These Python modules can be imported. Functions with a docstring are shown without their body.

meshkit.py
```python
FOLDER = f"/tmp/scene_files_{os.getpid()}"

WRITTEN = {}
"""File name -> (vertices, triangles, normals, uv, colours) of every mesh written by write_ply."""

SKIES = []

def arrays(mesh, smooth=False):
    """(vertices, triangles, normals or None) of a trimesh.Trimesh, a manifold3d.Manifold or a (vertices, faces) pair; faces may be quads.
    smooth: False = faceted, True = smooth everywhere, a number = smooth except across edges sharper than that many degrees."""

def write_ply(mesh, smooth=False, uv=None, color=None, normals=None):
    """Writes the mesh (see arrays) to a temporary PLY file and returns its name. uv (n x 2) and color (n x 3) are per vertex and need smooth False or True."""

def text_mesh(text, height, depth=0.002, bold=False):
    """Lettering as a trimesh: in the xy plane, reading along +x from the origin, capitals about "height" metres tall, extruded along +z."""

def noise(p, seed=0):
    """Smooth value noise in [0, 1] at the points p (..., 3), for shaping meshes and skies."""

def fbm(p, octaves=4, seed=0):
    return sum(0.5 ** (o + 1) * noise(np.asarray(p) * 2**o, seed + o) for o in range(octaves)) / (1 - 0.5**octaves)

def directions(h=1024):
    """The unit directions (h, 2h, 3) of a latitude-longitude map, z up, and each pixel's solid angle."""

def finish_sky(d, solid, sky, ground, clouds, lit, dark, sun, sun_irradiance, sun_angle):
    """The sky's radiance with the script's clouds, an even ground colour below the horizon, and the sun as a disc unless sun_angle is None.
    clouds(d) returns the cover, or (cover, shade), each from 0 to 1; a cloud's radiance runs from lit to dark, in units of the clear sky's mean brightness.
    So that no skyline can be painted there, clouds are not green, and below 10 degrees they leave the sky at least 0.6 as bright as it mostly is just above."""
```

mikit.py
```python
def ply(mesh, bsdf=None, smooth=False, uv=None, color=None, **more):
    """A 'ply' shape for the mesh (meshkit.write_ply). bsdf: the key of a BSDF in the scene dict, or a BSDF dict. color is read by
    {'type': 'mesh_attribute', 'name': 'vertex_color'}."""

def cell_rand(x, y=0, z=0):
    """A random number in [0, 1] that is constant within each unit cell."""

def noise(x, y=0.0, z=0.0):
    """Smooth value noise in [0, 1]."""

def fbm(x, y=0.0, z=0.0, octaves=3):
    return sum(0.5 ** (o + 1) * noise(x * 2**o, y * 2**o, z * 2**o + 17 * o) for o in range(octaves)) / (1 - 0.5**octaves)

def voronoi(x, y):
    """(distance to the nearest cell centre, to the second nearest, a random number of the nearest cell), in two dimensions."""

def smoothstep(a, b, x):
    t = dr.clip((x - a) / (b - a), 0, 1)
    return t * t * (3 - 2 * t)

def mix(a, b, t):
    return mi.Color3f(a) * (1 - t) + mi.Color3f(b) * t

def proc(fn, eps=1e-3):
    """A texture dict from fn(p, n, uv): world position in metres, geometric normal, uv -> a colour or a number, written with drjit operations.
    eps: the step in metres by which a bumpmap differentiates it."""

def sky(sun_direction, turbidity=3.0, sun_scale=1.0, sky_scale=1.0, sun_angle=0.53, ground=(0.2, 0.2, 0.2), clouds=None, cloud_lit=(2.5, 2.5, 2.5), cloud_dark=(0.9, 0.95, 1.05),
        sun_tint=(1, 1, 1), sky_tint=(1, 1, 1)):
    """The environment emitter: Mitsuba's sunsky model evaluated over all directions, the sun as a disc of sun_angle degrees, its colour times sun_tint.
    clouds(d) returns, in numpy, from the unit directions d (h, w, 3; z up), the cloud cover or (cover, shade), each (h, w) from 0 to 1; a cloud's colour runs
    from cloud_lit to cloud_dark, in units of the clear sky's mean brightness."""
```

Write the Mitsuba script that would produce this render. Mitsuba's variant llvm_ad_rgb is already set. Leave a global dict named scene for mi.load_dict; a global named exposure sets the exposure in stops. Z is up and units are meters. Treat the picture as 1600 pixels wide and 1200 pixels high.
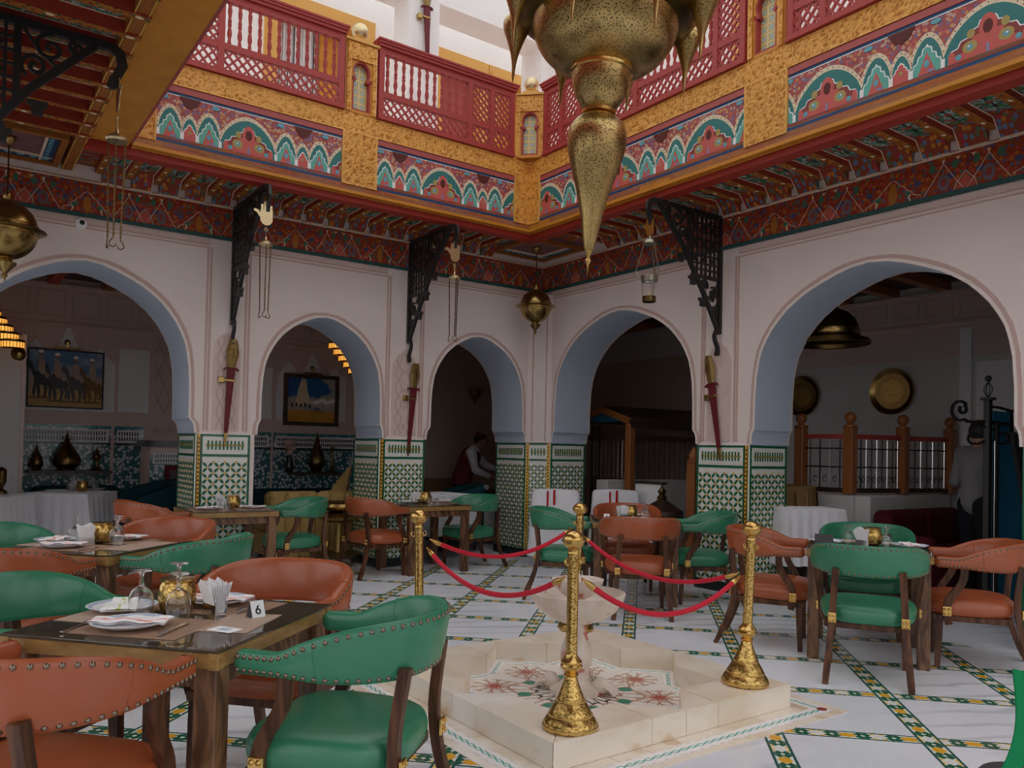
import math, random
import numpy as np, trimesh, shapely, manifold3d
from shapely import affinity
from shapely.geometry import Polygon, LineString, Point, box as sbox, MultiPolygon
from shapely.ops import unary_union
import drjit as dr, mitsuba as mi, mikit, meshkit
from mikit import proc, noise, fbm, voronoi, cell_rand, smoothstep, mix

T = mi.ScalarTransform4f
scene, labels = {}, {}
R = random.Random(7)

# ------------------------------------------------------------------ camera, sky, exposure
YAW, PITCH, ROLL = math.radians(54.346), math.radians(1.1137), 0.021708
EYE = np.array([-6.452, -8.368, 1.37])
_fw = np.array([math.cos(YAW)*math.cos(PITCH), math.sin(YAW)*math.cos(PITCH), math.sin(PITCH)])
_r0 = np.array([math.sin(YAW), -math.cos(YAW), 0]); _u0 = np.cross(_r0, _fw)
_up = -math.sin(ROLL)*_r0 + math.cos(ROLL)*_u0
scene['camera'] = {'type': 'perspective', 'fov': 2*math.degrees(math.atan(800/1253.232)), 'fov_axis': 'x', 'near_clip': 0.02, 'far_clip': 200.0,
    'principal_point_offset_y': -79.63/1200.0,
    'to_world': T().look_at(origin=EYE.tolist(), target=(EYE+_fw).tolist(), up=_up.tolist())}
exposure = 2.15
scene['sky'] = mikit.sky((0.35, -0.30, 0.88), turbidity=4.0, sun_scale=0.0, sky_scale=1.0, clouds=lambda d: np.full(d.shape[:2], 0.97),
    cloud_lit=(2.3, 2.3, 2.35), cloud_dark=(2.0, 2.05, 2.15))
# ------------------------------------------------------------------ materials
def pr(key, col, rough=0.6, spec=0.4, metal=0.0, **kw):
    d = {'type': 'principled', 'base_color': col if isinstance(col, dict) else {'type': 'rgb', 'value': list(col)}, 'roughness': rough, 'metallic': metal}
    if not metal: d['specular'] = spec
    d.update(kw)
    scene[key] = {'type': 'twosided', 'bsdf': d}
def bumped(key, scale_fn, eps=1e-3):
    inner = scene[key]['bsdf']
    scene[key] = {'type': 'twosided', 'bsdf': {'type': 'bumpmap', 'arbitrary': proc(scale_fn, eps), 'scale': 1.0, 'bsdf': inner}}
C3 = mi.Color3f
pr('plaster', proc(lambda p, n, uv: mix((.77, .675, .635), (.82, .73, .69), fbm(p.x*2, p.y*2, p.z*2))), .85, .2)
pr('plaster_pink', (.58, .42, .375), .85, .2)
pr('plaster_relief', (.68, .54, .49), .85, .2)
pr('plaster_grille', (.52, .42, .385), .85, .2)
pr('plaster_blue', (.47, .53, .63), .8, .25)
pr('plaster_white', (.74, .75, .76), .8, .25)
pr('plaster_brown', proc(lambda p, n, uv: mix((.44, .33, .27), (.50, .39, .33), fbm(p.x*3, p.y*3, p.z*3))), .85, .2)
pr('plaster_mauve', (.60, .48, .44), .85, .2)
pr('white_wall', (.90, .89, .87), .8, .25)
pr('grey_wall', (.56, .55, .54), .8, .25)
def _marble(p, n, uv):
    a = fbm(p.x*1.3+p.y*.4, p.y*1.3-p.x*.4, 3.0, 4)
    s = dr.sin((p.x*.50+p.y*.86)*30 + a*7+fbm(p.x*.8, p.y*.8, 2.0)*9)
    v = smoothstep(.55, .98, s)*smoothstep(.35, .8, fbm(p.x*1.1, p.y*1.1, 9.0))
    c = mix((.80, .83, .875), (.70, .735, .79), smoothstep(.3, .75, a))
    return mix(c, (.47, .50, .555), v*.75)
pr('marble', proc(_marble), .22, .5)
def _onyx(p, n, uv):
    a = fbm(p.x*3.2, p.y*3.2, p.z*5, 4); b = fbm(p.x*7+4, p.y*7, p.z*9, 3)
    c = mix((.80, .73, .62), (.70, .60, .46), smoothstep(.45, .75, a))
    c = mix(c, (.55, .36, .18), smoothstep(.62, .80, b)*.55*smoothstep(.05, .10, 0.11-p.z+.04))
    return mix(c, (.86, .82, .76), smoothstep(.55, .75, fbm(p.x*2+9, p.y*2, 1.0)))
pr('onyx', proc(_onyx), .3, .5)
def _fmarble(p, n, uv):
    a = fbm(p.x*9, p.y*9, p.z*9, 4)
    c = mix((.72, .64, .56), (.60, .50, .43), smoothstep(.4, .7, a))
    return mix(c, (.55, .22, .17), smoothstep(.68, .76, fbm(p.x*14+3, p.y*14, p.z*14)))
pr('fountain_marble', proc(_fmarble), .35, .5)
GRN, YEL, WHT = (.006, .105, .055), (.74, .40, .03), (.74, .76, .72)
pr('tile_white', (.74, .74, .69), .16, .5); pr('tile_green', (.012, .115, .055), .16, .5); pr('tile_yellow', (.74, .42, .04), .16, .5)
pr('tile_black', (.012, .016, .015), .16, .5); pr('plinth', (.010, .016, .018), .2, .5); pr('tile_teal', (.02, .22, .24), .2, .5); pr('grout', (.45, .45, .42), .7)
def _band(p, n, uv):
    # zellige strip: uv.x along (metres), uv.y across (0..1); green borders, yellow eight-point stars linked by green knots on white
    v = dr.abs(uv.y-.5)*2; P = .145; s = uv.x/P; k = dr.floor(s); f = (s-k-.5)*2; par = k-2*dr.floor(k/2)
    d1 = dr.maximum(dr.abs(f), v*.95); d2 = (dr.abs(f)+v*.95)*.72
    star = dr.minimum(d1, d2)
    col = mix(WHT, YEL, dr.select(par < .5, 1.0, 0.0)*smoothstep(.47, .43, star))
    tri = smoothstep(.20, .16, dr.abs(dr.abs(f)-.88)+dr.abs(v-.62)*.5)
    col = mix(col, (.78, .48, .05), dr.select(par < .5, 0.0, 1.0)*smoothstep(.2, .15, dr.abs(dr.abs(f)-.30)*.7+dr.abs(v-.66)))
    knot = smoothstep(.36, .31, dr.abs(dr.abs(f)-.74)+dr.abs(v-.34)*.8)
    col = mix(col, GRN, dr.maximum(knot, tri*.9))
    col = mix(col, (.008, .095, .08), smoothstep(.74, .78, v))
    return col
pr('zellige_band', proc(_band), .2, .5)
def _border(p, n, uv):
    # white marble with an inlaid braided teal ribbon
    v = uv.y-.5; s = uv.x*55
    a = dr.abs(v-.11*dr.sin(s)); b = dr.abs(v+.11*dr.sin(s))
    w = dr.minimum(a, b)
    c = mix((.83, .83, .82), (.045, .34, .31), smoothstep(.055, .03, w))
    return mix(c, (.62, .56, .52), smoothstep(.40, .47, dr.abs(v))*smoothstep(.4, .6, noise(uv.x*60, 1.0)))
pr('braid_border', proc(_border), .25, .5)
def _basin(p, n, uv):
    # interlaced star mosaic on the basin floor, metres about the basin centre
    x, y = uv.x, uv.y
    r = dr.sqrt(x*x+y*y); a = dr.atan2(y, x)
    best = mi.Float(9.0); rr = mi.Float(9.0)
    def rosette(cx, cy, k, ph):
        dx, dy = x-cx, y-cy
        q = dr.sqrt(dx*dx+dy*dy); t = dr.atan2(dy, dx)+ph
        m = dr.abs(t*k/(2*math.pi) - dr.floor(t*k/(2*math.pi)+.5))*2*math.pi/k*q
        return q, m
    lines = mi.Float(0.0); reds = mi.Float(0.0); greens = mi.Float(0.0)
    q, m = rosette(0, 0, 16, 0.0)
    dark = smoothstep(.26, .22, q)
    lines = dr.maximum(lines, smoothstep(.007, .004, dr.abs(m-.4*dr.abs(q-.12)*.5))*smoothstep(.55, .5, q))
    lines = dr.maximum(lines, smoothstep(.012, .008, dr.abs(q-.24-.02*dr.cos(a*16))))
    lines = dr.maximum(lines, smoothstep(.012, .008, dr.abs(q-.36-.03*dr.cos(a*8))))
    for i in range(8):
        t = i*math.pi/4
        for rad, col in ((.47, 0), (.30, 1)):
            cx, cy = rad*math.cos(t+(.39 if col else 0)), rad*math.sin(t+(.39 if col else 0))
            q2, m2 = rosette(cx, cy, 10, t)
            if col: greens = dr.maximum(greens, smoothstep(.045, .035, q2))
            else:
                reds = dr.maximum(reds, smoothstep(.05, .04, q2-.012*dr.cos(10*dr.atan2(y-cy, x-cx))))
                lines = dr.maximum(lines, smoothstep(.008, .005, dr.abs(m2-.25*dr.abs(q2-.09)))*smoothstep(.15, .13, q2))
    col = mix((.80, .77, .70), (.42, .20, .12), lines*.85)
    col = mix(col, (.02, .02, .03), dark*lines)
    col = mix(col, (.03, .25, .16), greens); col = mix(col, (.42, .09, .06), reds)
    return col
pr('basin_mosaic', proc(_basin), .25, .5)
def _star(p, n, uv):
    # blue-white zellige of the rooms behind
    f1, f2, c = voronoi(uv.x*24, uv.y*24)
    col = mix((.58, .62, .64), (.20, .27, .29), smoothstep(.40, .46, f1))
    col = mix(col, (.025, .035, .04), smoothstep(.10, .05, f2-f1))
    return mix(col, (.03, .13, .14), dr.select(c > .55, 1.0, 0.0))
pr('zellige_blue', proc(_star), .12, .6)
def _wood(p, n, uv):
    g = fbm(p.x*40+fbm(p.x*4, p.y*4, p.z*2)*3, p.y*40, p.z*3.0, 3)
    return mix((.052, .020, .010), (.135, .055, .026), smoothstep(.3, .75, g))
pr('wood', proc(_wood), .38, .3)
pr('wood_table', proc(lambda p, n, uv: mix((.075, .032, .015), (.215, .105, .048), smoothstep(.3, .72, fbm(p.x*45+2*dr.sin(p.z*9), p.y*45, p.z*2.2+fbm(p.x*9, p.y*9, p.z), 3)))), .4, .5)
pr('apron_gold', proc(lambda p, n, uv: mix((.20, .10, .035), (.42, .25, .08), fbm(p.x*14, p.y*14, p.z*30))), .3, .5)
pr('wood_orange', (.28, .095, .025), .35, .5); pr('wood_red', (.38, .050, .042), .5, .4); pr('wood_redbright', (.40, .085, .075), .5, .4); pr('joist_red', (.30, .035, .018), .45, .4)
pr('wood_dark', (.035, .018, .012), .4, .5)
pr('orange_paint', proc(lambda p, n, uv: mix((.50, .185, .014), (.66, .28, .028), fbm(p.x*9, p.y*9, p.z*9))), .45, .4)
pr('orange_line', (.72, .40, .10), .5); pr('cream_line', (.74, .60, .47), .6); pr('gold_line', (.60, .36, .07), .5)
scene['carved'] = {'type': 'twosided', 'bsdf': {'type': 'principled', 'base_color': {'type': 'mesh_attribute', 'name': 'vertex_color'}, 'roughness': .5, 'specular': .4}}
pr('leather_green', (.032, .205, .108), .30, .5, clearcoat=.6, clearcoat_gloss=.82); pr('leather_tan', (.36, .085, .028), .30, .5, clearcoat=.6, clearcoat_gloss=.82)
pr('iron', (.014, .014, .014), .45, .5); pr('nail', (.26, .20, .15), .22, metal=1.0)
def _etch(p, n, uv):
    a = noise(p.x*150, p.y*150, p.z*150)
    return mix((.34, .20, .050), (.74, .50, .17), smoothstep(.30, .58, a))
pr('brass_etched', proc(_etch), .26, metal=1.0)
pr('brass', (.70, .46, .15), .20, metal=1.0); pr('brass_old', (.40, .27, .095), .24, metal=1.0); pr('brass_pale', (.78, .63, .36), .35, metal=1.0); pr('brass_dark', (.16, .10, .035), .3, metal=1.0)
def _pit(p, n, uv):
    f1, f2, c = voronoi(uv.x, uv.y)
    hole = smoothstep(.26, .18, f1)*dr.select(c > .25, 1.0, 0.0)
    base = mix((.46, .31, .11), (.66, .47, .20), fbm(p.x*12, p.y*12, p.z*12))
    return mix(base, (.02, .013, .006), hole)
pr('brass_pitted', proc(_pit), .30, metal=1.0)
pr('steel', (.65, .65, .66), .2, metal=1.0); pr('silver_old', (.36, .34, .26), .35, metal=1.0)
pr('red_rope', (.55, .012, .035), .55, .3, sheen=.6); pr('sword_red', (.13, .008, .014), .5, .4)
pr('ceramic', (.82, .84, .86), .15, .5); pr('ceramic_blue', (.45, .55, .68), .2, .5); pr('cloth_white', (.74, .74, .77), .85, .1); pr('paper', (.85, .85, .86), .8, .1)
def _napkin(p, n, uv):
    return mix((.84, .83, .84), (.78, .20, .13), smoothstep(.12, .10, dr.abs(uv.y-.5))*smoothstep(.4, .55, noise(uv.x*16, uv.y*22)))
pr('napkin_red', proc(_napkin), .85, .1)
pr('napkin_green', proc(lambda p, n, uv: mix((.84, .85, .83), (.55, .62, .22), smoothstep(.10, .08, dr.abs(uv.y-.5))*smoothstep(.5, .6, noise(uv.x*11, uv.y*15)))), .85, .1)
pr('placemat', (.30, .19, .13), .7, .3); pr('placemat_light', (.42, .31, .24), .7, .3); pr('black', (.012, .012, .013), .5); pr('dark_grey', (.05, .05, .055), .5)
pr('table_glass_backing', (.05, .04, .026), .03, .9)
pr('velvet_teal', (.006, .040, .052), .8, .2, sheen=.5); pr('velvet_gold', proc(lambda p, n, uv: mix((.38, .24, .075), (.52, .36, .14), fbm(p.x*14, p.y*14, p.z*4))), .75, .2, sheen=.4)
pr('velvet_red', (.075, .006, .012), .8, .2, sheen=.3); pr('fabric_brown', (.20, .12, .05), .8, .2)
pr('blue_paint', (.012, .125, .225), .6); pr('skin', (.32, .17, .11), .6, .3); pr('hair', (.015, .012, .011), .6); pr('vest', (.10, .008, .018), .8); pr('shirt', (.62, .63, .68), .85, .1); pr('trousers', (.012, .012, .016), .85, .1)
pr('fez', (.085, .010, .010), .8); pr('tshirt', (.17, .165, .165), .85, .1); pr('flag_green', (.01, .22, .08), .8, .1); pr('flag_red', (.42, .012, .018), .8, .1); pr('flower_pink', (.52, .36, .33), .8); pr('leaf', (.04, .09, .03), .7)
def _frz(p, n, uv):
    f1, f2, c = voronoi(uv.x*22, uv.y*22)
    f3, f4, c2 = voronoi(uv.x*41+7, uv.y*41)
    col = mix((.25, .022, .014), (.34, .050, .018), c2)
    m = smoothstep(.36, .28, f1)
    pick = dr.select(c < .30, mix((.07, .07, .15), (.10, .10, .18), c2), dr.select(c < .48, mix((.06, .12, .08), (.12, .15, .12), c2), dr.select(c < .75, C3(.44, .14, .02), C3(.45, .07, .05))))
    col = mix(col, pick, m)
    return mix(col, (.50, .20, .05), smoothstep(.07, .03, f4-f3)*.45)
pr('frieze_paint', proc(_frz), .55, .3)
def _teal(p, n, uv):
    a = noise(uv.x*34, uv.y*34); b = noise(uv.x*60+5, uv.y*60)
    col = mix((.045, .125, .115), (.17, .26, .23), smoothstep(.4, .65, a))
    col = mix(col, (.40, .45, .42), smoothstep(.66, .74, b)); col = mix(col, (.03, .16, .06), smoothstep(.62, .70, noise(uv.x*27+9, uv.y*27)))
    return mix(col, (.32, .09, .06), smoothstep(.72, .78, noise(uv.x*38+3, uv.y*38+9)))
pr('cartouche_teal', proc(_teal), .55, .3)
def _orn(p, n, uv):
    f1, f2, c = voronoi(uv.x*26, uv.y*26)
    col = mix((.28, .085, .016), (.40, .15, .02), noise(uv.x*20, uv.y*20))
    col = mix(col, (.22, .03, .015), smoothstep(.34, .28, f1)*dr.select(c < .4, 1.0, 0.0))
    return mix(col, (.06, .09, .05), smoothstep(.3, .24, f1)*dr.select(c > .75, 1.0, 0.0))
pr('joist_paint', proc(_orn), .55, .3)
def _spot(p, n, uv):
    f1, f2, c = voronoi(uv.x*24, uv.y*24)
    col = C3(.26, .045, .020)
    pick = dr.select(c < .35, C3(.12, .17, .26), dr.select(c < .6, C3(.50, .17, .02), dr.select(c < .8, C3(.36, .03, .05), C3(.10, .14, .07))))
    return mix(col, pick, smoothstep(.42, .34, f1))
pr('spandrel_paint', proc(_spot), .55, .3)
pr('mauve_ceiling', proc(lambda p, n, uv: mix((.14, .06, .06), (.24, .13, .13), fbm(p.x*16, p.y*16, p.z))), .6, .3)
pr('paint_teal', (.040, .190, .180), .5, .3); pr('paint_tealdark', (.022, .085, .080), .5, .3); pr('paint_mint', (.13, .42, .34), .5, .3); pr('paint_rose', (.56, .115, .095), .5, .3); pr('paint_rosedark', (.26, .050, .042), .5, .3)
pr('paint_blue', (.006, .055, .15), .45, .4); pr('paint_cream', (.72, .60, .42), .5, .3); pr('paint_white', (.82, .82, .80), .5, .3); pr('paint_mauve', (.26, .075, .075), .5, .3); pr('paint_sky', (.14, .36, .44), .5, .3); pr('paint_maroon', (.11, .02, .016), .5, .3); pr('paint_olive', (.40, .30, .10), .5, .3); pr('paint_lilac', (.26, .24, .40), .5, .3); pr('paint_green', (.03, .26, .15), .5, .3)
def _flor(p, n, uv):
    f1, f2, c = voronoi(uv.x*30, uv.y*30)
    col = mix((.40, .10, .085), (.30, .07, .075), noise(uv.x*12, uv.y*12))
    pick = dr.select(c < .25, C3(.16, .17, .34), dr.select(c < .5, C3(.62, .36, .12), dr.select(c < .7, C3(.60, .13, .10), C3(.55, .42, .32))))
    return mix(col, pick, smoothstep(.38, .32, f1)*dr.select(f1 > .16, 1.0, 0.35))
pr('floral_paint', proc(_flor), .5, .3)
def _niche(p, n, uv):
    u, v = uv.x*13, uv.y*13
    f = (u-dr.floor(u)-.5, v-dr.floor(v)-.5)
    r = dr.sqrt(f[0]*f[0]+f[1]*f[1]); a = dr.atan2(f[1], f[0]); k = r*(1+.22*dr.cos(8*a))
    col = mix((.62, .56, .36), (.62, .40, .05), smoothstep(.46, .40, dr.maximum(dr.abs(f[0]), dr.abs(f[1])))*smoothstep(.30, .36, k))
    col = mix(col, (.10, .30, .26), smoothstep(.30, .26, k)); col = mix(col, (.66, .66, .58), smoothstep(.22, .18, k)); return mix(col, (.02, .07, .16), smoothstep(.10, .07, r))
pr('niche_mosaic', proc(_niche), .25, .5)
scene['glass'] = {'type': 'dielectric', 'int_ior': 1.5, 'ext_ior': 1.0}
scene['thin_glass'] = {'type': 'thindielectric', 'int_ior': 1.5}
pr('lamp_amber', (.60, .25, .03), .4)
def _canvas1(p, n, uv):
    v = uv.y; cl = fbm(uv.x*4, uv.y*5)
    sky = mix((.085, .20, .37), (.30, .38, .44), smoothstep(.35, .65, cl))
    sand = mix((.52, .36, .16), (.40, .24, .10), fbm(uv.x*7, uv.y*12))
    hill = mix((.34, .28, .26), (.42, .33, .25), noise(uv.x*6, uv.y*6))
    c = mix(hill, sky, smoothstep(.50, .66, v)); return mix(sand, c, smoothstep(.28, .42, v))
pr('canvas_desert', proc(_canvas1), .6, .3)
def _canvas2(p, n, uv):
    a = fbm(uv.x*2.2+3.1, uv.y*2.2+1.0, 0.0, 4)
    c = mix((.02, .12, .33), (.42, .39, .36), smoothstep(.42, .52, a+.22*dr.abs(uv.x-.5)-.06))
    f = mix((.62, .34, .04), (.48, .20, .03), fbm(uv.x*9, uv.y*14)); return mix(f, c, smoothstep(.30, .36, uv.y+.05*fbm(uv.x*11, 2.0)))
pr('canvas_abstract', proc(_canvas2), .6, .3)
pr('joist_paint_plain', (.42, .15, .02), .55, .3); pr('frieze_line', (.56, .36, .29), .55, .3); pr('frieze_grey', (.16, .13, .16), .55, .3); pr('frieze_blue', (.075, .075, .16), .55, .3); pr('frieze_green', (.06, .16, .10), .55, .3); pr('frieze_rose', (.50, .10, .065), .55, .3)
pr('hilt_bronze', proc(lambda p, n, uv: mix((.16, .10, .03), (.36, .25, .09), noise(p.x*90, p.y*90, p.z*90))), .42, metal=.8)
pr('fascia_red', (.34, .028, .016), .5, .4)
# ------------------------------------------------------------------ helpers
V = np.array
def num(key):
    if key not in scene and key not in labels and key not in RES: return key
    i = 1
    while f'{key}_{i:03d}' in scene or f'{key}_{i:03d}' in labels or f'{key}_{i:03d}' in RES: i += 1
    return f'{key}_{i:03d}'
RES = set(); NEXT = {}
def fresh(key):
    i = NEXT.get(key, -1)
    while True:
        k = key if i < 0 else f'{key}_{i:03d}'
        i = 1 if i < 0 else i+1
        if k not in scene and k not in RES:
            NEXT[key] = i; RES.add(k); return k
def thing(name, label, cat, group=None):
    k = fresh(name); labels[k] = {'label': label, 'category': cat}
    if group: labels[k]['group'] = group
    return k
def put(key, mesh, mat, smooth=False, to=None, label=None, kind=None, uv=None, color=None):
    d = mikit.ply(mesh, mat, smooth=smooth, uv=uv, color=color) if not isinstance(mesh, dict) else dict(mesh)
    if to is not None: d['to_world'] = to
    scene[key] = d
    if label or kind:
        labels[key] = {}
        if label: labels[key]['label'] = label
        if kind: labels[key]['kind'] = kind
    return d
def part(parent, name, mesh, mat, smooth=False, to=None, label=None, kind=None, **kw):
    k = fresh(parent + '__' + name); put(k, mesh, mat, smooth, to, label, kind, **kw); return k
def solo(name, mesh, mat, label, cat, group=None, smooth=False, to=None, **kw):
    k = fresh(name); put(k, mesh, mat, smooth, to, **kw); labels[k] = {'label': label, 'category': cat}
    if group: labels[k]['group'] = group
    return k
def struct(name, mesh, mat, smooth=False, **kw):
    RES.add(name); put(name, mesh, mat, smooth, **kw); labels[name] = {'kind': 'structure'}; return name
TM = trimesh.Trimesh
def cat(*ms):
    ms = [m for m in (ms[0] if len(ms) == 1 and isinstance(ms[0], list) else ms) if m is not None]
    return ms[0] if len(ms) == 1 else trimesh.util.concatenate(ms)
def box(x0, x1, y0, y1, z0, z1):
    x0, x1 = min(x0, x1), max(x0, x1); y0, y1 = min(y0, y1), max(y0, y1); z0, z1 = min(z0, z1), max(z0, z1)
    m = trimesh.creation.box((x1-x0, y1-y0, z1-z0)); m.apply_translation(((x0+x1)/2, (y0+y1)/2, (z0+z1)/2)); return m
def cbox(x0, x1, y0, y1, z0, z1, c=.004):
    pts = []
    for x, sx in ((x0, 1), (x1, -1)):
        for y, sy in ((y0, 1), (y1, -1)):
            for z, sz in ((z0, 1), (z1, -1)):
                pts += [(x, y+sy*c, z+sz*c), (x+sx*c, y, z+sz*c), (x+sx*c, y+sy*c, z)]
    return hull(pts)
def hull(pts):
    return trimesh.convex.convex_hull(np.asarray(pts, float))
def mv(m, x=0, y=0, z=0, rz=0, rx=0, ry=0, s=None):
    m = m.copy()
    if s is not None: m.apply_scale(s)
    for a, ax in ((rx, (1, 0, 0)), (ry, (0, 1, 0)), (rz, (0, 0, 1))):
        if a: m.apply_transform(trimesh.transformations.rotation_matrix(math.radians(a), ax))
    m.apply_translation((x, y, z)); return m
def rigid(x, y, z=0, deg=0, tilt=None):
    t = T().translate([float(x), float(y), float(z)])
    if tilt: t = t.rotate([tilt[0], tilt[1], 0], tilt[2])
    return t.rotate([0, 0, 1], float(deg))
def lathe(prof, n=24, cap=True):
    # prof: (radius, z) from bottom to top
    P = np.array(prof, float); a = np.arange(n)*2*np.pi/n; k = len(P)
    v = np.stack([P[:, None, 0]*np.cos(a), P[:, None, 0]*np.sin(a), np.repeat(P[:, 1:2], n, 1)], -1).reshape(-1, 3)
    i, j = np.meshgrid(np.arange(k-1), np.arange(n), indexing='ij'); b = i*n+j; c = i*n+(j+1) % n
    f = np.concatenate([np.stack([b, c, c+n], -1).reshape(-1, 3), np.stack([b, c+n, b+n], -1).reshape(-1, 3)])
    if cap:
        for row, s in ((0, 1), (k-1, -1)):
            if P[row, 0] > 1e-5:
                v = np.vstack([v, [[0, 0, P[row, 1]]]]); q = len(v)-1; j = np.arange(n); r = row*n
                f = np.vstack([f, np.stack([np.full(n, q), r+(j+1) % n, r+j] if s > 0 else [np.full(n, q), r+j, r+(j+1) % n], -1)])
    m = TM(v, f, process=True); m.update_faces(m.nondegenerate_faces()); return m
def sweep(path, sect, up=(0, 0, 1), scale=None, caps=True):
    # path n x 3; sect m x 2 (or a list of n sections), laid along the path in the frame (side, up')
    P = np.asarray(path, float); n = len(P)
    S = [np.asarray(sect, float)]*n if not isinstance(sect, list) else [np.asarray(s, float) for s in sect]
    t = np.gradient(P, axis=0); t /= np.linalg.norm(t, axis=1, keepdims=True)+1e-12
    up = np.broadcast_to(np.asarray(up, float), (n, 3))
    a = np.cross(t, up); a /= np.linalg.norm(a, axis=1, keepdims=True)+1e-12; b = np.cross(a, t)
    m = len(S[0]); sc = np.ones(n) if scale is None else np.asarray(scale, float)
    v = np.concatenate([P[i]+sc[i]*(S[i][:, :1]*a[i]+S[i][:, 1:]*b[i]) for i in range(n)])
    i, j = np.meshgrid(np.arange(n-1), np.arange(m), indexing='ij'); q = i*m+j; c = i*m+(j+1) % m
    f = np.concatenate([np.stack([q, q+m, c+m], -1).reshape(-1, 3), np.stack([q, c+m, c], -1).reshape(-1, 3)])
    if caps:
        for row in (0, n-1):
            v = np.vstack([v, v[row*m:(row+1)*m].mean(0, keepdims=True)]); k = len(v)-1; j = np.arange(m); r = row*m
            f = np.vstack([f, np.stack([np.full(m, k), r+j, r+(j+1) % m] if row == 0 else [np.full(m, k), r+(j+1) % m, r+j], -1)])
    mm = TM(v, f, process=False)
    if mm.volume < 0: mm.invert()
    return mm
def ring(r, n=8):
    a = np.arange(n)*2*np.pi/n; return np.stack([np.cos(a), np.sin(a)], 1)*r
def rect(w, h): return V([(-w/2, -h/2), (w/2, -h/2), (w/2, h/2), (-w/2, h/2)])
def tube(path, r, n=6, up=(0, 0, 1)):
    P = np.asarray(path, float)
    d = P[-1]-P[0]
    if abs(d[2]) > .8*np.linalg.norm(d) and up == (0, 0, 1): up = (0.31, 0.95, 0.02)
    return sweep(P, ring(1.0, n), up, scale=np.broadcast_to(r, (len(P),)))
def curve(pts, n=16):
    from scipy.interpolate import CubicSpline
    P = np.asarray(pts, float); s = np.concatenate([[0], np.cumsum(np.linalg.norm(np.diff(P, axis=0), axis=1))])
    return CubicSpline(s, P)(np.linspace(0, s[-1], n))
def ball(x, y, z, r, sub=2, s=(1, 1, 1)):
    m = trimesh.creation.icosphere(subdivisions=sub, radius=r); m.apply_scale(s); m.apply_translation((x, y, z)); return m
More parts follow.
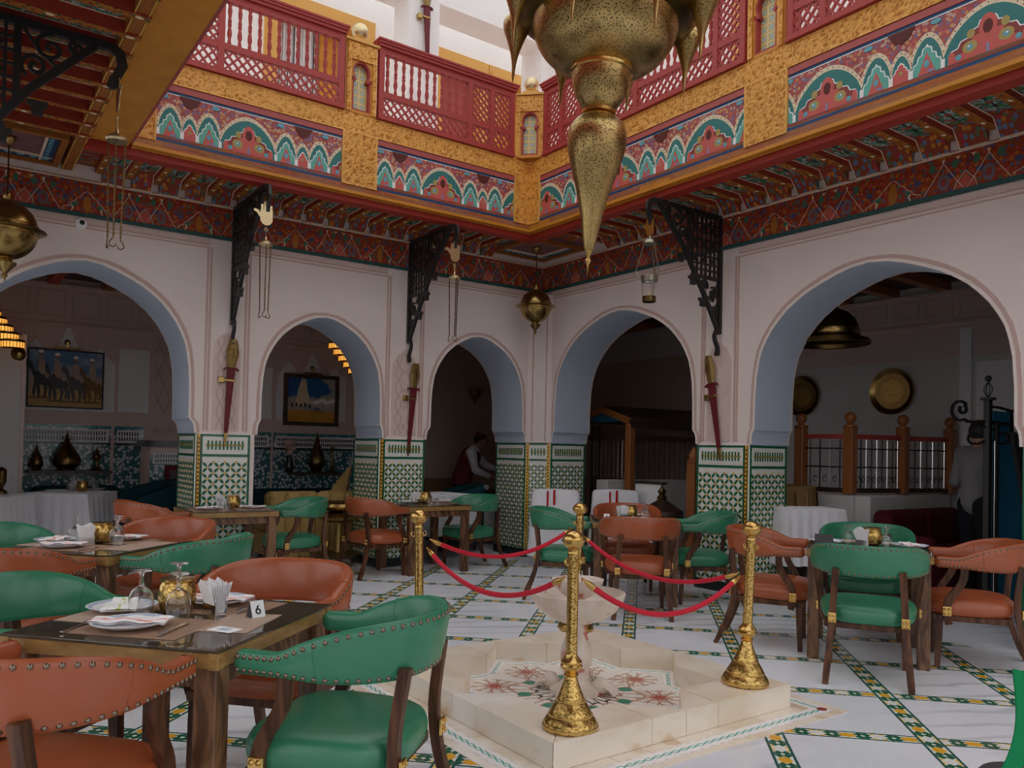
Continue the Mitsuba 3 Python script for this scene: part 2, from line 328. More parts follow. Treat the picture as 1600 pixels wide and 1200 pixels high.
def polys(g):
    if g.is_empty: return []
    return [p for p in (g.geoms if hasattr(g, 'geoms') else [g]) if p.geom_type == 'Polygon' and p.area > 1e-9] if g.geom_type != 'GeometryCollection' else sum([polys(x) for x in g.geoms], [])
class Frame:
    # a plane in space: origin, in-plane axes U and W, outward normal N = U x W
    def __init__(s, o, u, w=(0, 0, 1)):
        s.o, s.u, s.w = V(o, float), V(u, float), V(w, float); s.n = np.cross(s.u, s.w)
        s.M = np.eye(4); s.M[:3, 0], s.M[:3, 1], s.M[:3, 2], s.M[:3, 3] = s.u, s.w, s.n, s.o
    def ext(s, g, h, off=0.0):
        # shapely geometry in (u, w), extruded h metres outward from the offset off
        ms = []
        for p in polys(g):
            m = trimesh.creation.extrude_polygon(p, h, engine='earcut'); m.apply_translation((0, 0, off)); ms.append(m)
        if not ms: return None
        m = cat(ms); m.apply_transform(s.M); return m
    def uv(s, m, du=0, dw=0):
        d = m.vertices-s.o; return np.stack([d@s.u-du, d@s.w-dw], 1)
    def at(s, u, w, n=0): return s.o+u*s.u+w*s.w+n*s.n
    def place(s, m):
        m = m.copy(); m.apply_transform(s.M); return m
    def box(s, u0, u1, w0, w1, n0, n1): return s.place(box(u0, u1, w0, w1, n0, n1))
def flatuv(fr, g, h, off, mat, parent, name, du=0, dw=0, **kw):
    m = fr.ext(g, h, off)
    if m is None: return None
    m = TM(m.vertices[m.faces].reshape(-1, 3), np.arange(len(m.faces)*3).reshape(-1, 3), process=False)
    return part(parent, name, m, mat, uv=fr.uv(m, du, dw), **kw)
def kpart(parent, name, fr, g, h, off, mat, **kw):
    m = fr.ext(g, h, off)
    return part(parent, name, m, mat, **kw) if m is not None else None
rb = sbox
L_ = Frame((0, 0, 0), (1, 0, 0)); Rt = Frame((0, 0, 0), (0, -1, 0))
# ------------------------------------------------------------------ walls with pointed arches
G = 0.9375                       # depth of the gallery over the court
ZD, ZF0, ZF1 = 1.478, 3.456, 3.80
def arch_poly(c, hw, apex, hwt, z0=-.02, grow=0.0):
    pr_ = [(0, 1), (.16, .998), (.33, .985), (.43, .963), (.50, .94), (.58, .892), (.65, .838), (.71, .775), (.77, .702), (.83, .60), (.874, .51), (.92, .385), (.96, .255), (.985, .145), (1, 0.0)]
    zs = 1.70; w = lambda t: t
    pts = [(hwt+grow, z0), (hwt+grow, ZD), (hwt-.028+grow, ZD), (hwt-.028+grow, ZD+.02)]
    for k in range(1, 7):
        a = k/6*math.pi/2
        pts.append((hwt-.028-(hwt-.028-hw-.012)*(1-math.cos(a))+grow, ZD+.02+.11*math.sin(a)))
    pts += [(hw+.012+grow, ZD+.145), (hw+grow, ZD+.15)]
    for t, k in pr_: pts.append((k*hw+grow*(1 if t < .999 else 0), zs+t*(apex-zs)+grow*max(0, t)))
    right = [(c+x, z) for x, z in pts]; left = [(c-x, z) for x, z in reversed(pts)]
    return Polygon(right+left[1:]).buffer(0)
ARL = [(-5.37, .95, 3.05, 1.035), (-3.010, .685, 2.79, .7455), (-.975, .68, 2.78, .759)]      # u = x on the left wall (tile-level half width last)
ARR = [(1.4665, 1.16, 3.04, 1.2375), (4.57, 1.155, 3.05, 1.218)]                                 # u = -y on the right wall
TL, TR = .67, .58
X3 = -5.164                      # face of the gallery over the third side
def wall(name, fr, u0, u1, arches, th, extra_cut=None):
    g = rb(u0, -.02, u1, ZF1)
    for a in arches: g = g.difference(arch_poly(*a))
    m = fr.ext(g, th, -th)
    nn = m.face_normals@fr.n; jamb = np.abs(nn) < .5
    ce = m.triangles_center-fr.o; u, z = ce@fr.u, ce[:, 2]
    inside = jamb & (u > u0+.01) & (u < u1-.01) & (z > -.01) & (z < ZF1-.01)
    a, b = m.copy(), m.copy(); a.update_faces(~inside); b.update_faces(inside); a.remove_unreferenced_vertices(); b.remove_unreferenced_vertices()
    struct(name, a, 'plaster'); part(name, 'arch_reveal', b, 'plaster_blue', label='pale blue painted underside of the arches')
    for c in arches:                                        # raised plaster edge and pink line round every arch
        p0 = arch_poly(*c); clip = rb(-20, ZD+.004, 20, 9)
        kpart(name, 'arch_edge', fr, arch_poly(*c, grow=.022).difference(p0).intersection(clip), .008, 0, 'plaster')
        kpart(name, 'arch_line', fr, arch_poly(*c, grow=.052).difference(arch_poly(*c, grow=.026)).intersection(clip), .005, 0, 'plaster_pink')
        kpart(name, 'arch_back_edge', fr, arch_poly(*c, grow=.05).difference(p0).intersection(clip), .02, -th-.02, 'plaster_relief')
    return g
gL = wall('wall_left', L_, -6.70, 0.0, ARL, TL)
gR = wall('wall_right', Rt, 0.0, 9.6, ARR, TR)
# pilaster mouldings, top rails and carved plaster panels
def pilaster(name, fr, uc, half, grille):
    for s in (-1, 1):
        for d in (0, .034):
            kpart(name, 'moulding', fr, rb(uc+s*(half+d)-.009, ZD+.03, uc+s*(half+d)+.009, 3.36), .010, 0, 'plaster_pink')
    w = half-.055; z0, z1, zt = ZD+.05, 2.34, 2.515
    pan = Polygon([(uc-w, z0), (uc+w, z0), (uc+w, z1), (uc+.09, z1+.10), (uc, zt), (uc-.09, z1+.10), (uc-w, z1)])
    kpart(name, 'carved_panel', fr, pan, .006, 0, 'plaster_relief')
    lines = []
    if grille:
        n = 2; sw = 2*w/n
        for k in range(-1, n+1):
            for s in (-1, 1):
                pts = []
                for i in range(61):
                    t = i/60; zz = z0+t*(zt-z0); ph = t*(zt-z0)/(.36)*2*math.pi
                    pts.append((uc-w+sw*(k+.5)+s*(sw/2)*(0.5-0.5*math.cos(ph))-s*sw/4, zz))
                lines.append(LineString(pts).buffer(.006))
        for i in range(5): lines.append(Point(uc, z0+.1+i*.21).buffer(.022).difference(Point(uc, z0+.1+i*.21).buffer(.012)))
    else:
        rr = random.Random(3)
        for i in range(90):
            x, z = uc+rr.uniform(-w, w), rr.uniform(z0, zt); a = rr.uniform(0, 6.3)
            lines.append(LineString([(x+.03*t*math.cos(a+t*2.2), z+.03*t*math.sin(a+t*2.2)) for t in (0, .3, .6, .9, 1.2)]).buffer(.004))
    kpart(name, 'carved_tracery', fr, unary_union(lines).intersection(pan), .004, .006, 'plaster_grille' if grille else 'plaster_relief')
    kpart(name, 'panel_border', fr, pan.buffer(.012, join_style=2).difference(pan.buffer(-.008, join_style=2)), .009, 0, 'plaster_relief')
pilaster('wall_left', L_, -4.06, .18, True); pilaster('wall_left', L_, -2.02, .205, True); pilaster('wall_right', Rt, 2.97, .195, False)
for nm, fr, spans in (('wall_left', L_, [(-6.7, -4.26), (-3.82, -2.27), (-1.77, -.17)]), ('wall_right', Rt, [(.15, 2.76), (3.2, 6.2), (6.6, 9.5)])):
    for a, b in spans:
        for z in (3.352, 3.385): kpart(nm, 'rail_line', fr, rb(a, z-.006, b, z+.006), .008, 0, 'plaster_pink')
        kpart(nm, 'rail', fr, rb(a, 3.392, b, 3.44), .012, 0, 'plaster_relief')
kpart('wall_left', 'moulding', L_, rb(-.165, ZD+.03, -.145, 3.36), .01, 0, 'plaster_pink'); kpart('wall_right', 'moulding', Rt, rb(.13, ZD+.03, .15, 3.36), .01, 0, 'plaster_pink')
# chamfered corner
CH = Frame((-.216, 0, 0), V((.216, -.229, 0))/np.hypot(.216, .229)); CW = float(np.hypot(.216, .229))
struct('wall_corner', CH.ext(rb(0, ZD, CW, 3.40), .012, 0), 'plaster')
for u in (.07, CW-.07): kpart('wall_corner', 'moulding', CH, rb(u-.008, ZD+.02, u+.008, 3.36), .008, .012, 'plaster_pink')
kpart('wall_corner', 'plinth', CH, rb(-.01, 0, CW+.01, .10), .03, 0, 'plinth')
# ------------------------------------------------------------------ zellige dado
def dado(holder, fr, u0, u1, single, cell=.110, side=0):
    z0, z1, zb = .10, 1.255, ZD-.008
    W = u1-u0; e = .022                                        # green edge strips
    kpart(holder, 'tile_bed', fr, rb(u0, z0, u1, zb), .010, 0, 'tile_white')
    kpart(holder, 'green_strip', fr, unary_union([rb(u0, z0, u0+e, zb), rb(u1-e, z0, u1, zb), rb(u0, z1-.012, u1, z1+.014), rb(u0, zb-.022, u1, zb)]), .006, .010, 'tile_green')
    a0, a1 = u0+e, u1-e
    if side:                                                   # chequered corner strip, yellow and black
        s0, s1 = (u0, u0+.042) if side < 0 else (u1-.042, u1)
        kpart(holder, 'corner_strip', fr, rb(s0, z0, s1, zb), .0075, .010, 'tile_yellow')
        kpart(holder, 'corner_check', fr, unary_union([rb((s0+s1)/2-.008, z0+.012+i*.042, (s0+s1)/2+.008, z0+.030+i*.042) for i in range(int((zb-z0)/.042))]+[rb(s0, z0, s0+.007, zb), rb(s1-.007, z0, s1, zb)]), .0025, .0175, 'tile_black')
        if side < 0: a0 = s1+.016; kpart(holder, 'green_strip', fr, rb(s1, z0, a0, zb), .006, .010, 'tile_green')
        else: a1 = s0-.016; kpart(holder, 'green_strip', fr, rb(a1, z0, s0, zb), .006, .010, 'tile_green')
    field = rb(a0+.002, z0+.002, a1-.002, z1-.014); n = max(2, round((a1-a0)/cell)); c = (a1-a0)/n; h = c/2
    whites, greens, yel = [], [], []
    rows = int((z1-z0)/h)+2
    for r in range(rows):
        for k in range(-1, n+1):
            x = a0+(k+.5)*c+(h if r % 2 else 0); z = z1-.014-.05-r*h
            whites.append(Polygon([(x-.325*c, z), (x, z-.325*c), (x+.325*c, z), (x, z+.325*c)]).intersection(field))
            y = Polygon([(x+h-.125*c, z), (x+h, z-.125*c), (x+h+.125*c, z), (x+h, z+.125*c)]); yel.append(y.intersection(field))
            for sx in (-1, 1):
                mx, mz = x+sx*h/2, z-h/2                        # lozenge between two whites on the diagonal
                g_ = affinity.rotate(Polygon([(mx-.245*c, mz), (mx-.14*c, mz-.118*c), (mx+.14*c, mz-.118*c), (mx+.245*c, mz), (mx+.14*c, mz+.118*c), (mx-.14*c, mz+.118*c)]), 45*(1 if sx > 0 else -1), origin=(mx, mz))
                greens.append(g_.intersection(field))
    kpart(holder, 'green_lozenge', fr, MultiPolygon(sum([polys(g_) for g_ in greens], [])), .0030, .010, 'tile_green', kind='stuff')
    kpart(holder, 'yellow_tile', fr, MultiPolygon(sum([polys(g_) for g_ in yel], [])), .0042, .010, 'tile_yellow', kind='stuff')
    if single:
        for w in whites:
            for p in polys(w): kpart(holder, 'white_tile', fr, p, .0036, .010, 'tile_white')
    # arcaded border panel
    b0, b1, q0, q1 = a0+.012, a1-.012, z1+.028, zb-.034
    kpart(holder, 'border_panel', fr, rb(b0, q0, b1, q1), .004, .010, 'tile_white')
    m = max(4, int((b1-b0-.05)/.036)); st = (b1-b0-.05)/m; bars = []
    for i in range(m):
        x = b0+.025+(i+.5)*st
        for za, zc in ((q0+.03, q0+.075), (q1-.03, q1-.075)):
            d = 1 if zc > za else -1
            bars.append(Polygon([(x-.008, za), (x+.008, za), (x+.011, za+d*.025), (x+.004, zc), (x-.004, zc), (x-.011, za+d*.025)]))
    kpart(holder, 'border_arcade', fr, MultiPolygon([p for p in bars]), .003, .014, 'tile_green')
    kpart(holder, 'border_line', fr, rb(b0+.02, (q0+q1)/2-.012, b1-.02, (q0+q1)/2+.012), .002, .014, 'paint_olive')
    kpart(holder, 'plinth', fr, rb(u0-.004, 0, u1+.004, .10), .022, 0, 'plinth')
dado('wall_left', L_, -4.338, -3.804, True, side=-1); dado('wall_left', L_, -2.313, -1.733, True, side=-1)
dado('wall_right', Rt, 2.704, 3.352, True, side=1)
dado('wall_right', Rt, 5.788, 6.60, False)
kpart('wall_left', 'plinth', L_, rb(-.187, 0, 0, .10), .03, 0, 'plinth'); kpart('wall_right', 'plinth', Rt, rb(0, 0, .229, .10), .03, 0, 'plinth')
# jambs (right-hand jambs of the left wall face -x; left-hand jambs of the right wall face -y)
for x in (-4.338, -2.313, -.216):
    dado('wall_left', Frame((x, TL, 0), (0, -1, 0)), .0, TL, False)
for u in (.229, 3.352):
    dado('wall_right', Frame((0, -u, 0), (1, 0, 0)), .0, TR, False)
dado('wall_corner', CH, 0, CW, False, cell=.10)
for u in (0, CW-.042):
    kpart('wall_corner', 'corner_strip', CH, rb(u, .1, u+.042, ZD-.008), .009, .010, 'tile_yellow'); kpart('wall_corner', 'corner_check', CH, unary_union([rb(u+.013, .115+i*.042, u+.029, .133+i*.042) for i in range(32)]), .003, .019, 'tile_black')
# capital step on the reveal
for nm, fr, arr, th in (('wall_left', L_, ARL, TL), ('wall_right', Rt, ARR, TR)):
    for (c, hw, ap, ht) in arr:
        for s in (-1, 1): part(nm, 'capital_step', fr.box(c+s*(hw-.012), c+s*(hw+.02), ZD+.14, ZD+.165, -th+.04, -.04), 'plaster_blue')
# ------------------------------------------------------------------ painted frieze under the gallery ceiling
def frieze(name, fr, u0, u1, uc, P):
    kpart(name, 'wall_head', fr, rb(u0, ZF0, u1, 4.05), .1, -.1, 'plaster')
    flatuv(fr, rb(u0, ZF0+.022, u1, ZF1), .012, 0, 'frieze_paint', name, 'frieze')
    kpart(name, 'green_cornice', fr, rb(u0, ZF0-.004, u1, ZF0+.026), .035, 0, 'paint_tealdark')
    kpart(name, 'frieze_top_line', fr, rb(u0, ZF1-.022, u1, ZF1-.008), .02, 0, 'cream_line')
    k0, k1 = math.floor((u0-uc)/P)-1, math.ceil((u1-uc)/P)+1
    clip = rb(u0, ZF0+.024, u1, ZF1-.02); lines, loz, core, orng, flame, white, blue, grn = [], [], [], [], [], [], [], []
    zb = ZF0+.03; s = P
    def stepped(x, half, z0, z1, n=4):
        pts = []
        for sd in (-1, 1):
            q = []
            for i in range(n):
                t0, t1 = i/n, (i+.62)/n
                q += [(x+sd*half*(1-t0), z0+(z1-z0)*t0), (x+sd*half*(1-t0*.985-.10*(i > 0)), z0+(z1-z0)*t1)]
            q.append((x, z1)); pts += q if sd < 0 else q[::-1]
        return pts
    for k in range(k0, k1+1):
        x = uc+k*P
        for dx in (-.145*s, .145*s):
            lines.append(LineString([(x+dx-.145*s*.95, zb), (x+dx-.07*s, zb+.11), (x+dx, zb+.235), (x+dx+.07*s, zb+.11), (x+dx+.145*s*.95, zb)]).buffer(.004))
            loz.append(affinity.scale(Point(x+dx, zb+.085).buffer(.05), .80*s, 1.35)); core.append(affinity.scale(Point(x+dx, zb+.085).buffer(.026), .8*s, 1.3))
            white.append(Point(x+dx, zb+.255).buffer(.011)); white.append(rb(x+dx-.004, zb+.225, x+dx+.004, zb+.255))
            for e in (-.075, .075): grn.append(affinity.scale(Point(x+dx+e*s, zb+.215).buffer(.028), .75*s, 1.3))
        flame.append(Polygon([(x-.062*s, zb+.01), (x-.055*s, zb+.045), (x-.03*s, zb+.08), (x, zb+.125), (x+.03*s, zb+.08), (x+.055*s, zb+.045), (x+.062*s, zb+.01)]))
        lines.append(LineString([(x-.075*s, zb), (x-.06*s, zb+.06), (x, zb+.14), (x+.06*s, zb+.06), (x+.075*s, zb)]).buffer(.004))
        for e in (-.09, .09): blue.append(affinity.scale(Point(x+e*s, zb+.13).buffer(.03), .9*s, .9))
        for e in (-.05, .05): white.append(Polygon([(x+e*s-.028, zb+.272), (x+e*s-.008, zb+.255), (x+e*s, zb+.238), (x+e*s+.008, zb+.255), (x+e*s+.028, zb+.272), (x+e*s, zb+.262)]))
        xg = x+.5*P
        lines.append(LineString([(q[0], q[1]) for q in stepped(xg, .20*s, zb, zb+.205)]).buffer(.004))
        orng.append(affinity.scale(Point(xg, zb+.085).buffer(.052), .62*s, 1.5)); orng.append(rb(xg-.012, zb, xg+.012, zb+.05))
        for e in (-.11, .11):
            white.append(LineString([(xg+e*s*1.15, zb+.01), (xg+e*s*1.05, zb+.035), (xg+e*s*1.15, zb+.055)]).buffer(.006))
            grn.append(affinity.scale(Point(xg+e*s, zb+.07).buffer(.025), .9*s, 1)); blue.append(affinity.scale(Point(xg+e*1.6*s, zb+.13).buffer(.03), .9*s, .8))
    for nm, g_, mt, o in (('painted_medallion', loz, 'frieze_grey', .0125), ('painted_flower', grn, 'frieze_green', .0123), ('painted_bud', blue, 'frieze_blue', .0122), ('painted_palmette', orng, 'joist_paint_plain', .0124), ('painted_flame', flame, 'frieze_rose', .0126), ('painted_core', core, 'paint_rosedark', .0136), ('painted_zigzag', lines, 'frieze_line', .0132), ('painted_leaf', white, 'paint_cream', .0134)):
        kpart(name, nm, fr, unary_union(g_).intersection(clip), .001, o, mt)
frieze('wall_left', L_, -6.7, 0, -4.876, 1.0); frieze('wall_right', Rt, 0, 9.6, 5.365, 1.17)
# ------------------------------------------------------------------ first-floor gallery round the court
GLf = Frame((0, -G, 0), (1, 0, 0)); GRf = Frame((-G, 0, 0), (0, -1, 0)); G3 = Frame((X3, 0, 0), (0, 1, 0))     # G3 faces +x
YE = 9.6
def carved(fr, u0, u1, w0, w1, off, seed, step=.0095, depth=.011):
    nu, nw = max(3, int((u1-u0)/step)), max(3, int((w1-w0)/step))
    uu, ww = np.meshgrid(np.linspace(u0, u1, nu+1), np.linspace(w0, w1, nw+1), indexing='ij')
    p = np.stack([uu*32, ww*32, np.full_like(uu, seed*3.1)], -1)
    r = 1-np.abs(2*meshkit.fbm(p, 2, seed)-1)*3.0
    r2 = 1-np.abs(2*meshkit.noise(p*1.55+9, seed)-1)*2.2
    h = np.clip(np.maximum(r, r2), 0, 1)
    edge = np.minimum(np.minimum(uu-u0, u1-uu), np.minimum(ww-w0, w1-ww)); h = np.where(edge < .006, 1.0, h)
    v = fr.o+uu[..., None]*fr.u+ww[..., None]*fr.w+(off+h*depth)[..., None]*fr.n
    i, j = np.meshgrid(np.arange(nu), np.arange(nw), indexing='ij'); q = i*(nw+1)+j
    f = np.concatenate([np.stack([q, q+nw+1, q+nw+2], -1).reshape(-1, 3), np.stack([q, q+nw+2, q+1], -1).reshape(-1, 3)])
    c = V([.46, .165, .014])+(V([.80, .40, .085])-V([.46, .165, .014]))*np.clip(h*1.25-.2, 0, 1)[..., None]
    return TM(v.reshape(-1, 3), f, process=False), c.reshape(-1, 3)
def carve(parent, name, fr, u0, u1, w0, w1, off, seed, **kw):
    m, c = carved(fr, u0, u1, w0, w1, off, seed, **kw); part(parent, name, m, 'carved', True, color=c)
def arcade(parent, fr, u0, u1, uc, P):
    # the painted arcade board, 4.02 to 4.43
    z0, z1 = 4.022, 4.432
    flatuv(fr, rb(u0, z0, u1, z1), .01, -.02, 'floral_paint', parent, 'painted_board')
    clip = rb(u0+.004, z0, u1-.004, z1-.004); s = P/1.04
    A = {k: [] for k in 'cream teal mint rose dark white maroon sky olive lilac dot star pink'.split()}
    def arch(x, hw, zt, zs=z0+.095):
        n = 14; pts = [(x-hw, z0), (x-hw, zs)]
        for i in range(1, n): 
            t = -1+2*i/n; pts.append((x+hw*t, zs+(zt-zs)*(1-abs(t)**1.9)**.72*(1-.0*abs(t))))
        return Polygon(pts+[(x+hw, zs), (x+hw, z0)])
    def peak(x, hw, zt, k, zs):
        pts = [(x-hw, z0), (x-hw, zs)]; rt = []
        for i in range(k):
            t0, t1 = i/k, (i+1)/k
            rt += [(x-hw*(1-t0), zs+(zt-zs)*t0*.9), (x-hw*(1-t0)+hw*.06, zs+(zt-zs)*(t0+.55/k)), (x-hw*(1-t1)-hw*.02, zs+(zt-zs)*(t0+.72/k))]
        rt.append((x, zt)); return Polygon(pts+rt+[(2*x-a, b) for a, b in rt[::-1]]+[(x+hw, zs), (x+hw, z0)]).buffer(0)
    k0, k1 = math.floor((u0-uc)/P)-1, math.ceil((u1-uc)/P)+1
    for k in range(k0, k1+1):
        x = uc+k*P
        for (dx, hw, zt, kind) in ((0, .255, z1-.072, 'L'), (.355, .098, z1-.125, 'M'), (.52, .062, z1-.185, 'S'), (.685, .098, z1-.125, 'M')):
            xx = x+dx*s; hw *= s; a = arch(xx, hw, zt)
            A['cream'].append(arch(xx, hw+.026, zt+.036)); A['teal'].append(a)
            A['dot'] += [Point(q).buffer(.0045) for q in [LineString(arch(xx, hw+.013, zt+.019).exterior.coords[1:-2]).interpolate(t, True) for t in np.linspace(.1, .9, 15 if kind == 'L' else 9)]]
            zi = zt-.062 if kind == 'L' else zt-.055
            inner = peak(xx, hw*.86, zi, 4 if kind == 'L' else 3, z0+.085)
            A['mint'].append(inner.buffer(.008)); A['dark' if kind == 'L' else ('pink' if kind == 'S' else 'sky')].append(inner)
            if kind == 'L':
                A['rose'].append(peak(xx, hw*.74, zi-.045, 4, z0+.05)); A['maroon'].append(affinity.scale(Point(xx, zi-.075).buffer(.034), .9, 1.35)); A['pink'].append(affinity.scale(Point(xx, zi-.075).buffer(.062), .9, 1.4)); A['pink'].append(rb(xx-.022, z0, xx+.022, zi-.1))
                for e in (-1, 1):
                    A['olive'] += [affinity.scale(Point(xx+e*.10*s, z0+.105).buffer(.045), 1.05, .9), affinity.scale(Point(xx+e*.095*s, z0+.19).buffer(.026), 1, 1.2)]
                    A['star'] += [Point(xx+e*.10*s, z0+.105).buffer(.020), Point(xx+e*.165*s, z0+.06).buffer(.020)]; A['white'].append(Point(xx+e*.105*s, z0+.11).buffer(.007))
                    A['pink'].append(affinity.scale(Point(xx+e*.205*s, z0+.06).buffer(.026), .9, 2.0))
                A['lilac'].append(rb(xx-.009, z0+.02, xx+.009, z0+.09))
            elif kind == 'M':
                A['rose'] += [Polygon([(xx-hw*.60, z0+.02), (xx, zi-.05), (xx+hw*.60, z0+.02)]), rb(xx-hw*.8, z0+.006, xx+hw*.8, z0+.022)]
                A['star'].append(affinity.scale(Point(xx, z0+.10).buffer(.021), .9, 1.3)); A['lilac'].append(affinity.scale(Point(xx+.03, z0+.045).buffer(.015), 1.8, .7))
            else:
                A['rose'].append(rb(xx-.018, z0, xx+.018, z0+.07)); A['olive'].append(Point(xx, z0+.10).buffer(.014))
            for e in (-1, 1): A['white'].append(rb(xx+e*(hw+.001)-.014, z0, xx+e*(hw+.001)+.014, z0+.088))
        A['maroon'].append(Polygon([(x+(.52-.09)*s, z1-.004), (x+.47*s, z1-.075), (x+.52*s, z1-.10), (x+.57*s, z1-.075), (x+.61*s, z1-.004)]))
        for e in (.30, .74): A['star'].append(affinity.scale(Point(x+e*s, z1-.035).buffer(.024), 1.5, .8))
    for i, (k, mt, nm) in enumerate((('maroon', 'paint_maroon', 'painted_lozenge'),)): kpart(parent, nm, fr, unary_union(A[k]).intersection(clip), .001, -.0098, mt)
    for k, mt, nm, o in (('cream', 'paint_cream', 'painted_scallop', -.0096), ('teal', 'paint_teal', 'painted_arch', -.0086), ('dot', 'paint_maroon', 'painted_dot', -.0086), ('mint', 'paint_white', 'painted_outline', -.0076), ('dark', 'paint_rosedark', 'painted_scene', -.0066), ('sky', 'paint_mint', 'painted_arbour', -.0066), ('pink', 'paint_rose', 'painted_panel', -.0060), ('rose', 'paint_rose', 'painted_ground', -.0056), ('olive', 'paint_olive', 'painted_scroll', -.0046), ('maroon', 'paint_maroon', 'painted_heart', -.0044), ('star', 'paint_sky', 'painted_blossom', -.0036), ('lilac', 'paint_lilac', 'painted_drop', -.0036), ('white', 'paint_white', 'painted_column', -.0026)):
        if k in ('teal',):
            for g_ in A[k]: kpart(parent, nm, fr, g_.intersection(clip), .001, o, mt)
        else: kpart(parent, nm, fr, unary_union(A[k]).intersection(clip), .001, o, mt)
def face(name, fr, u0, u1, pil, uc, P, seed):
    # pil: pilaster intervals; the boards lie between them
    RES.add(name); labels[name] = {'kind': 'structure'}
    put(name, fr.box(u0, u1, 3.995, 4.71, -.14, -.021), 'orange_paint')
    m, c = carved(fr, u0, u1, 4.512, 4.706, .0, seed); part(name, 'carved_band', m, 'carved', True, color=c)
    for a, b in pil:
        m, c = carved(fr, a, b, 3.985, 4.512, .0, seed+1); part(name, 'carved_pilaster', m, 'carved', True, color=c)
        kpart(name, 'pilaster_edge', fr, unary_union([rb(a-.012, 3.985, a, 4.512), rb(b, 3.985, b+.012, 4.512)]), .036, -.021, 'orange_line')
    ed = [u0]+[x for p in pil for x in p]+[u1]
    for a, b in zip(ed[0::2], ed[1::2]):
        if b-a < .05: continue
        a += .012*(a > u0); b -= .012*(b < u1)
        arcade(name, fr, a, b, uc, P)
        kpart(name, 'red_rail', fr, rb(a, 4.452, b, 4.508), .024, -.021, 'wood_redbright')
        kpart(name, 'blue_rail', fr, rb(a, 4.432, b, 4.452), .016, -.021, 'paint_blue'); kpart(name, 'white_rail', fr, rb(a, 4.424, b, 4.432), .014, -.021, 'paint_white')
        kpart(name, 'blue_sill', fr, rb(a, 3.996, b, 4.018), .022, -.021, 'paint_blue'); kpart(name, 'mint_sill', fr, rb(a, 4.018, b, 4.024), .014, -.021, 'paint_mint')
face('gallery_front_left', GLf, X3, -G, [(X3, -4.997), (-3.257, -2.902), (-1.155, -G)], -4.186, 1.04, 3)
face('gallery_front_right', GRf, G, YE, [(G, 1.116), (3.995, 4.393), (7.3, 7.7)], 4.755, 1.17, 5)
# edge beam: orange moulding, red fascia behind it
bm = struct('gallery_beam', cat(box(X3, -G+.0, -G-.0, -G+.10, 3.905, 3.99), box(-G, -G+.10, -YE, -G+.10, 3.905, 3.99)), 'orange_paint')
part(bm, 'red_fascia', cat(box(X3-.35, -G+.10, -G+.07, -G+.20, 3.838, 3.97), box(-G+.07, -G+.20, -YE, -G+.20, 3.838, 3.97)), 'fascia_red')
part(bm, 'orange_line', cat(box(X3, -G+.07, -G+.068, -G+.074, 3.90, 3.91), box(-G+.068, -G+.074, -YE, -G+.07, 3.90, 3.91)), 'orange_line')
b3 = struct('gallery_beam_side', box(X3-.345, X3-.03, -YE, -G+.05, 3.90, 4.70), 'orange_paint')
part(b3, 'red_edge', box(X3-.03, X3, -YE, -G, 3.915, 4.70), 'wood_redbright')
ps = part(b3, 'painted_strip', box(X3-.43, X3-.345, -YE, 0, 3.86, 3.97), 'joist_paint')
for x in (X3-.43, X3-.352): part(b3, 'strip_line', box(x, x+.007, -YE, 0, 3.853, 3.862), 'gold_line')
ZP = 3.935
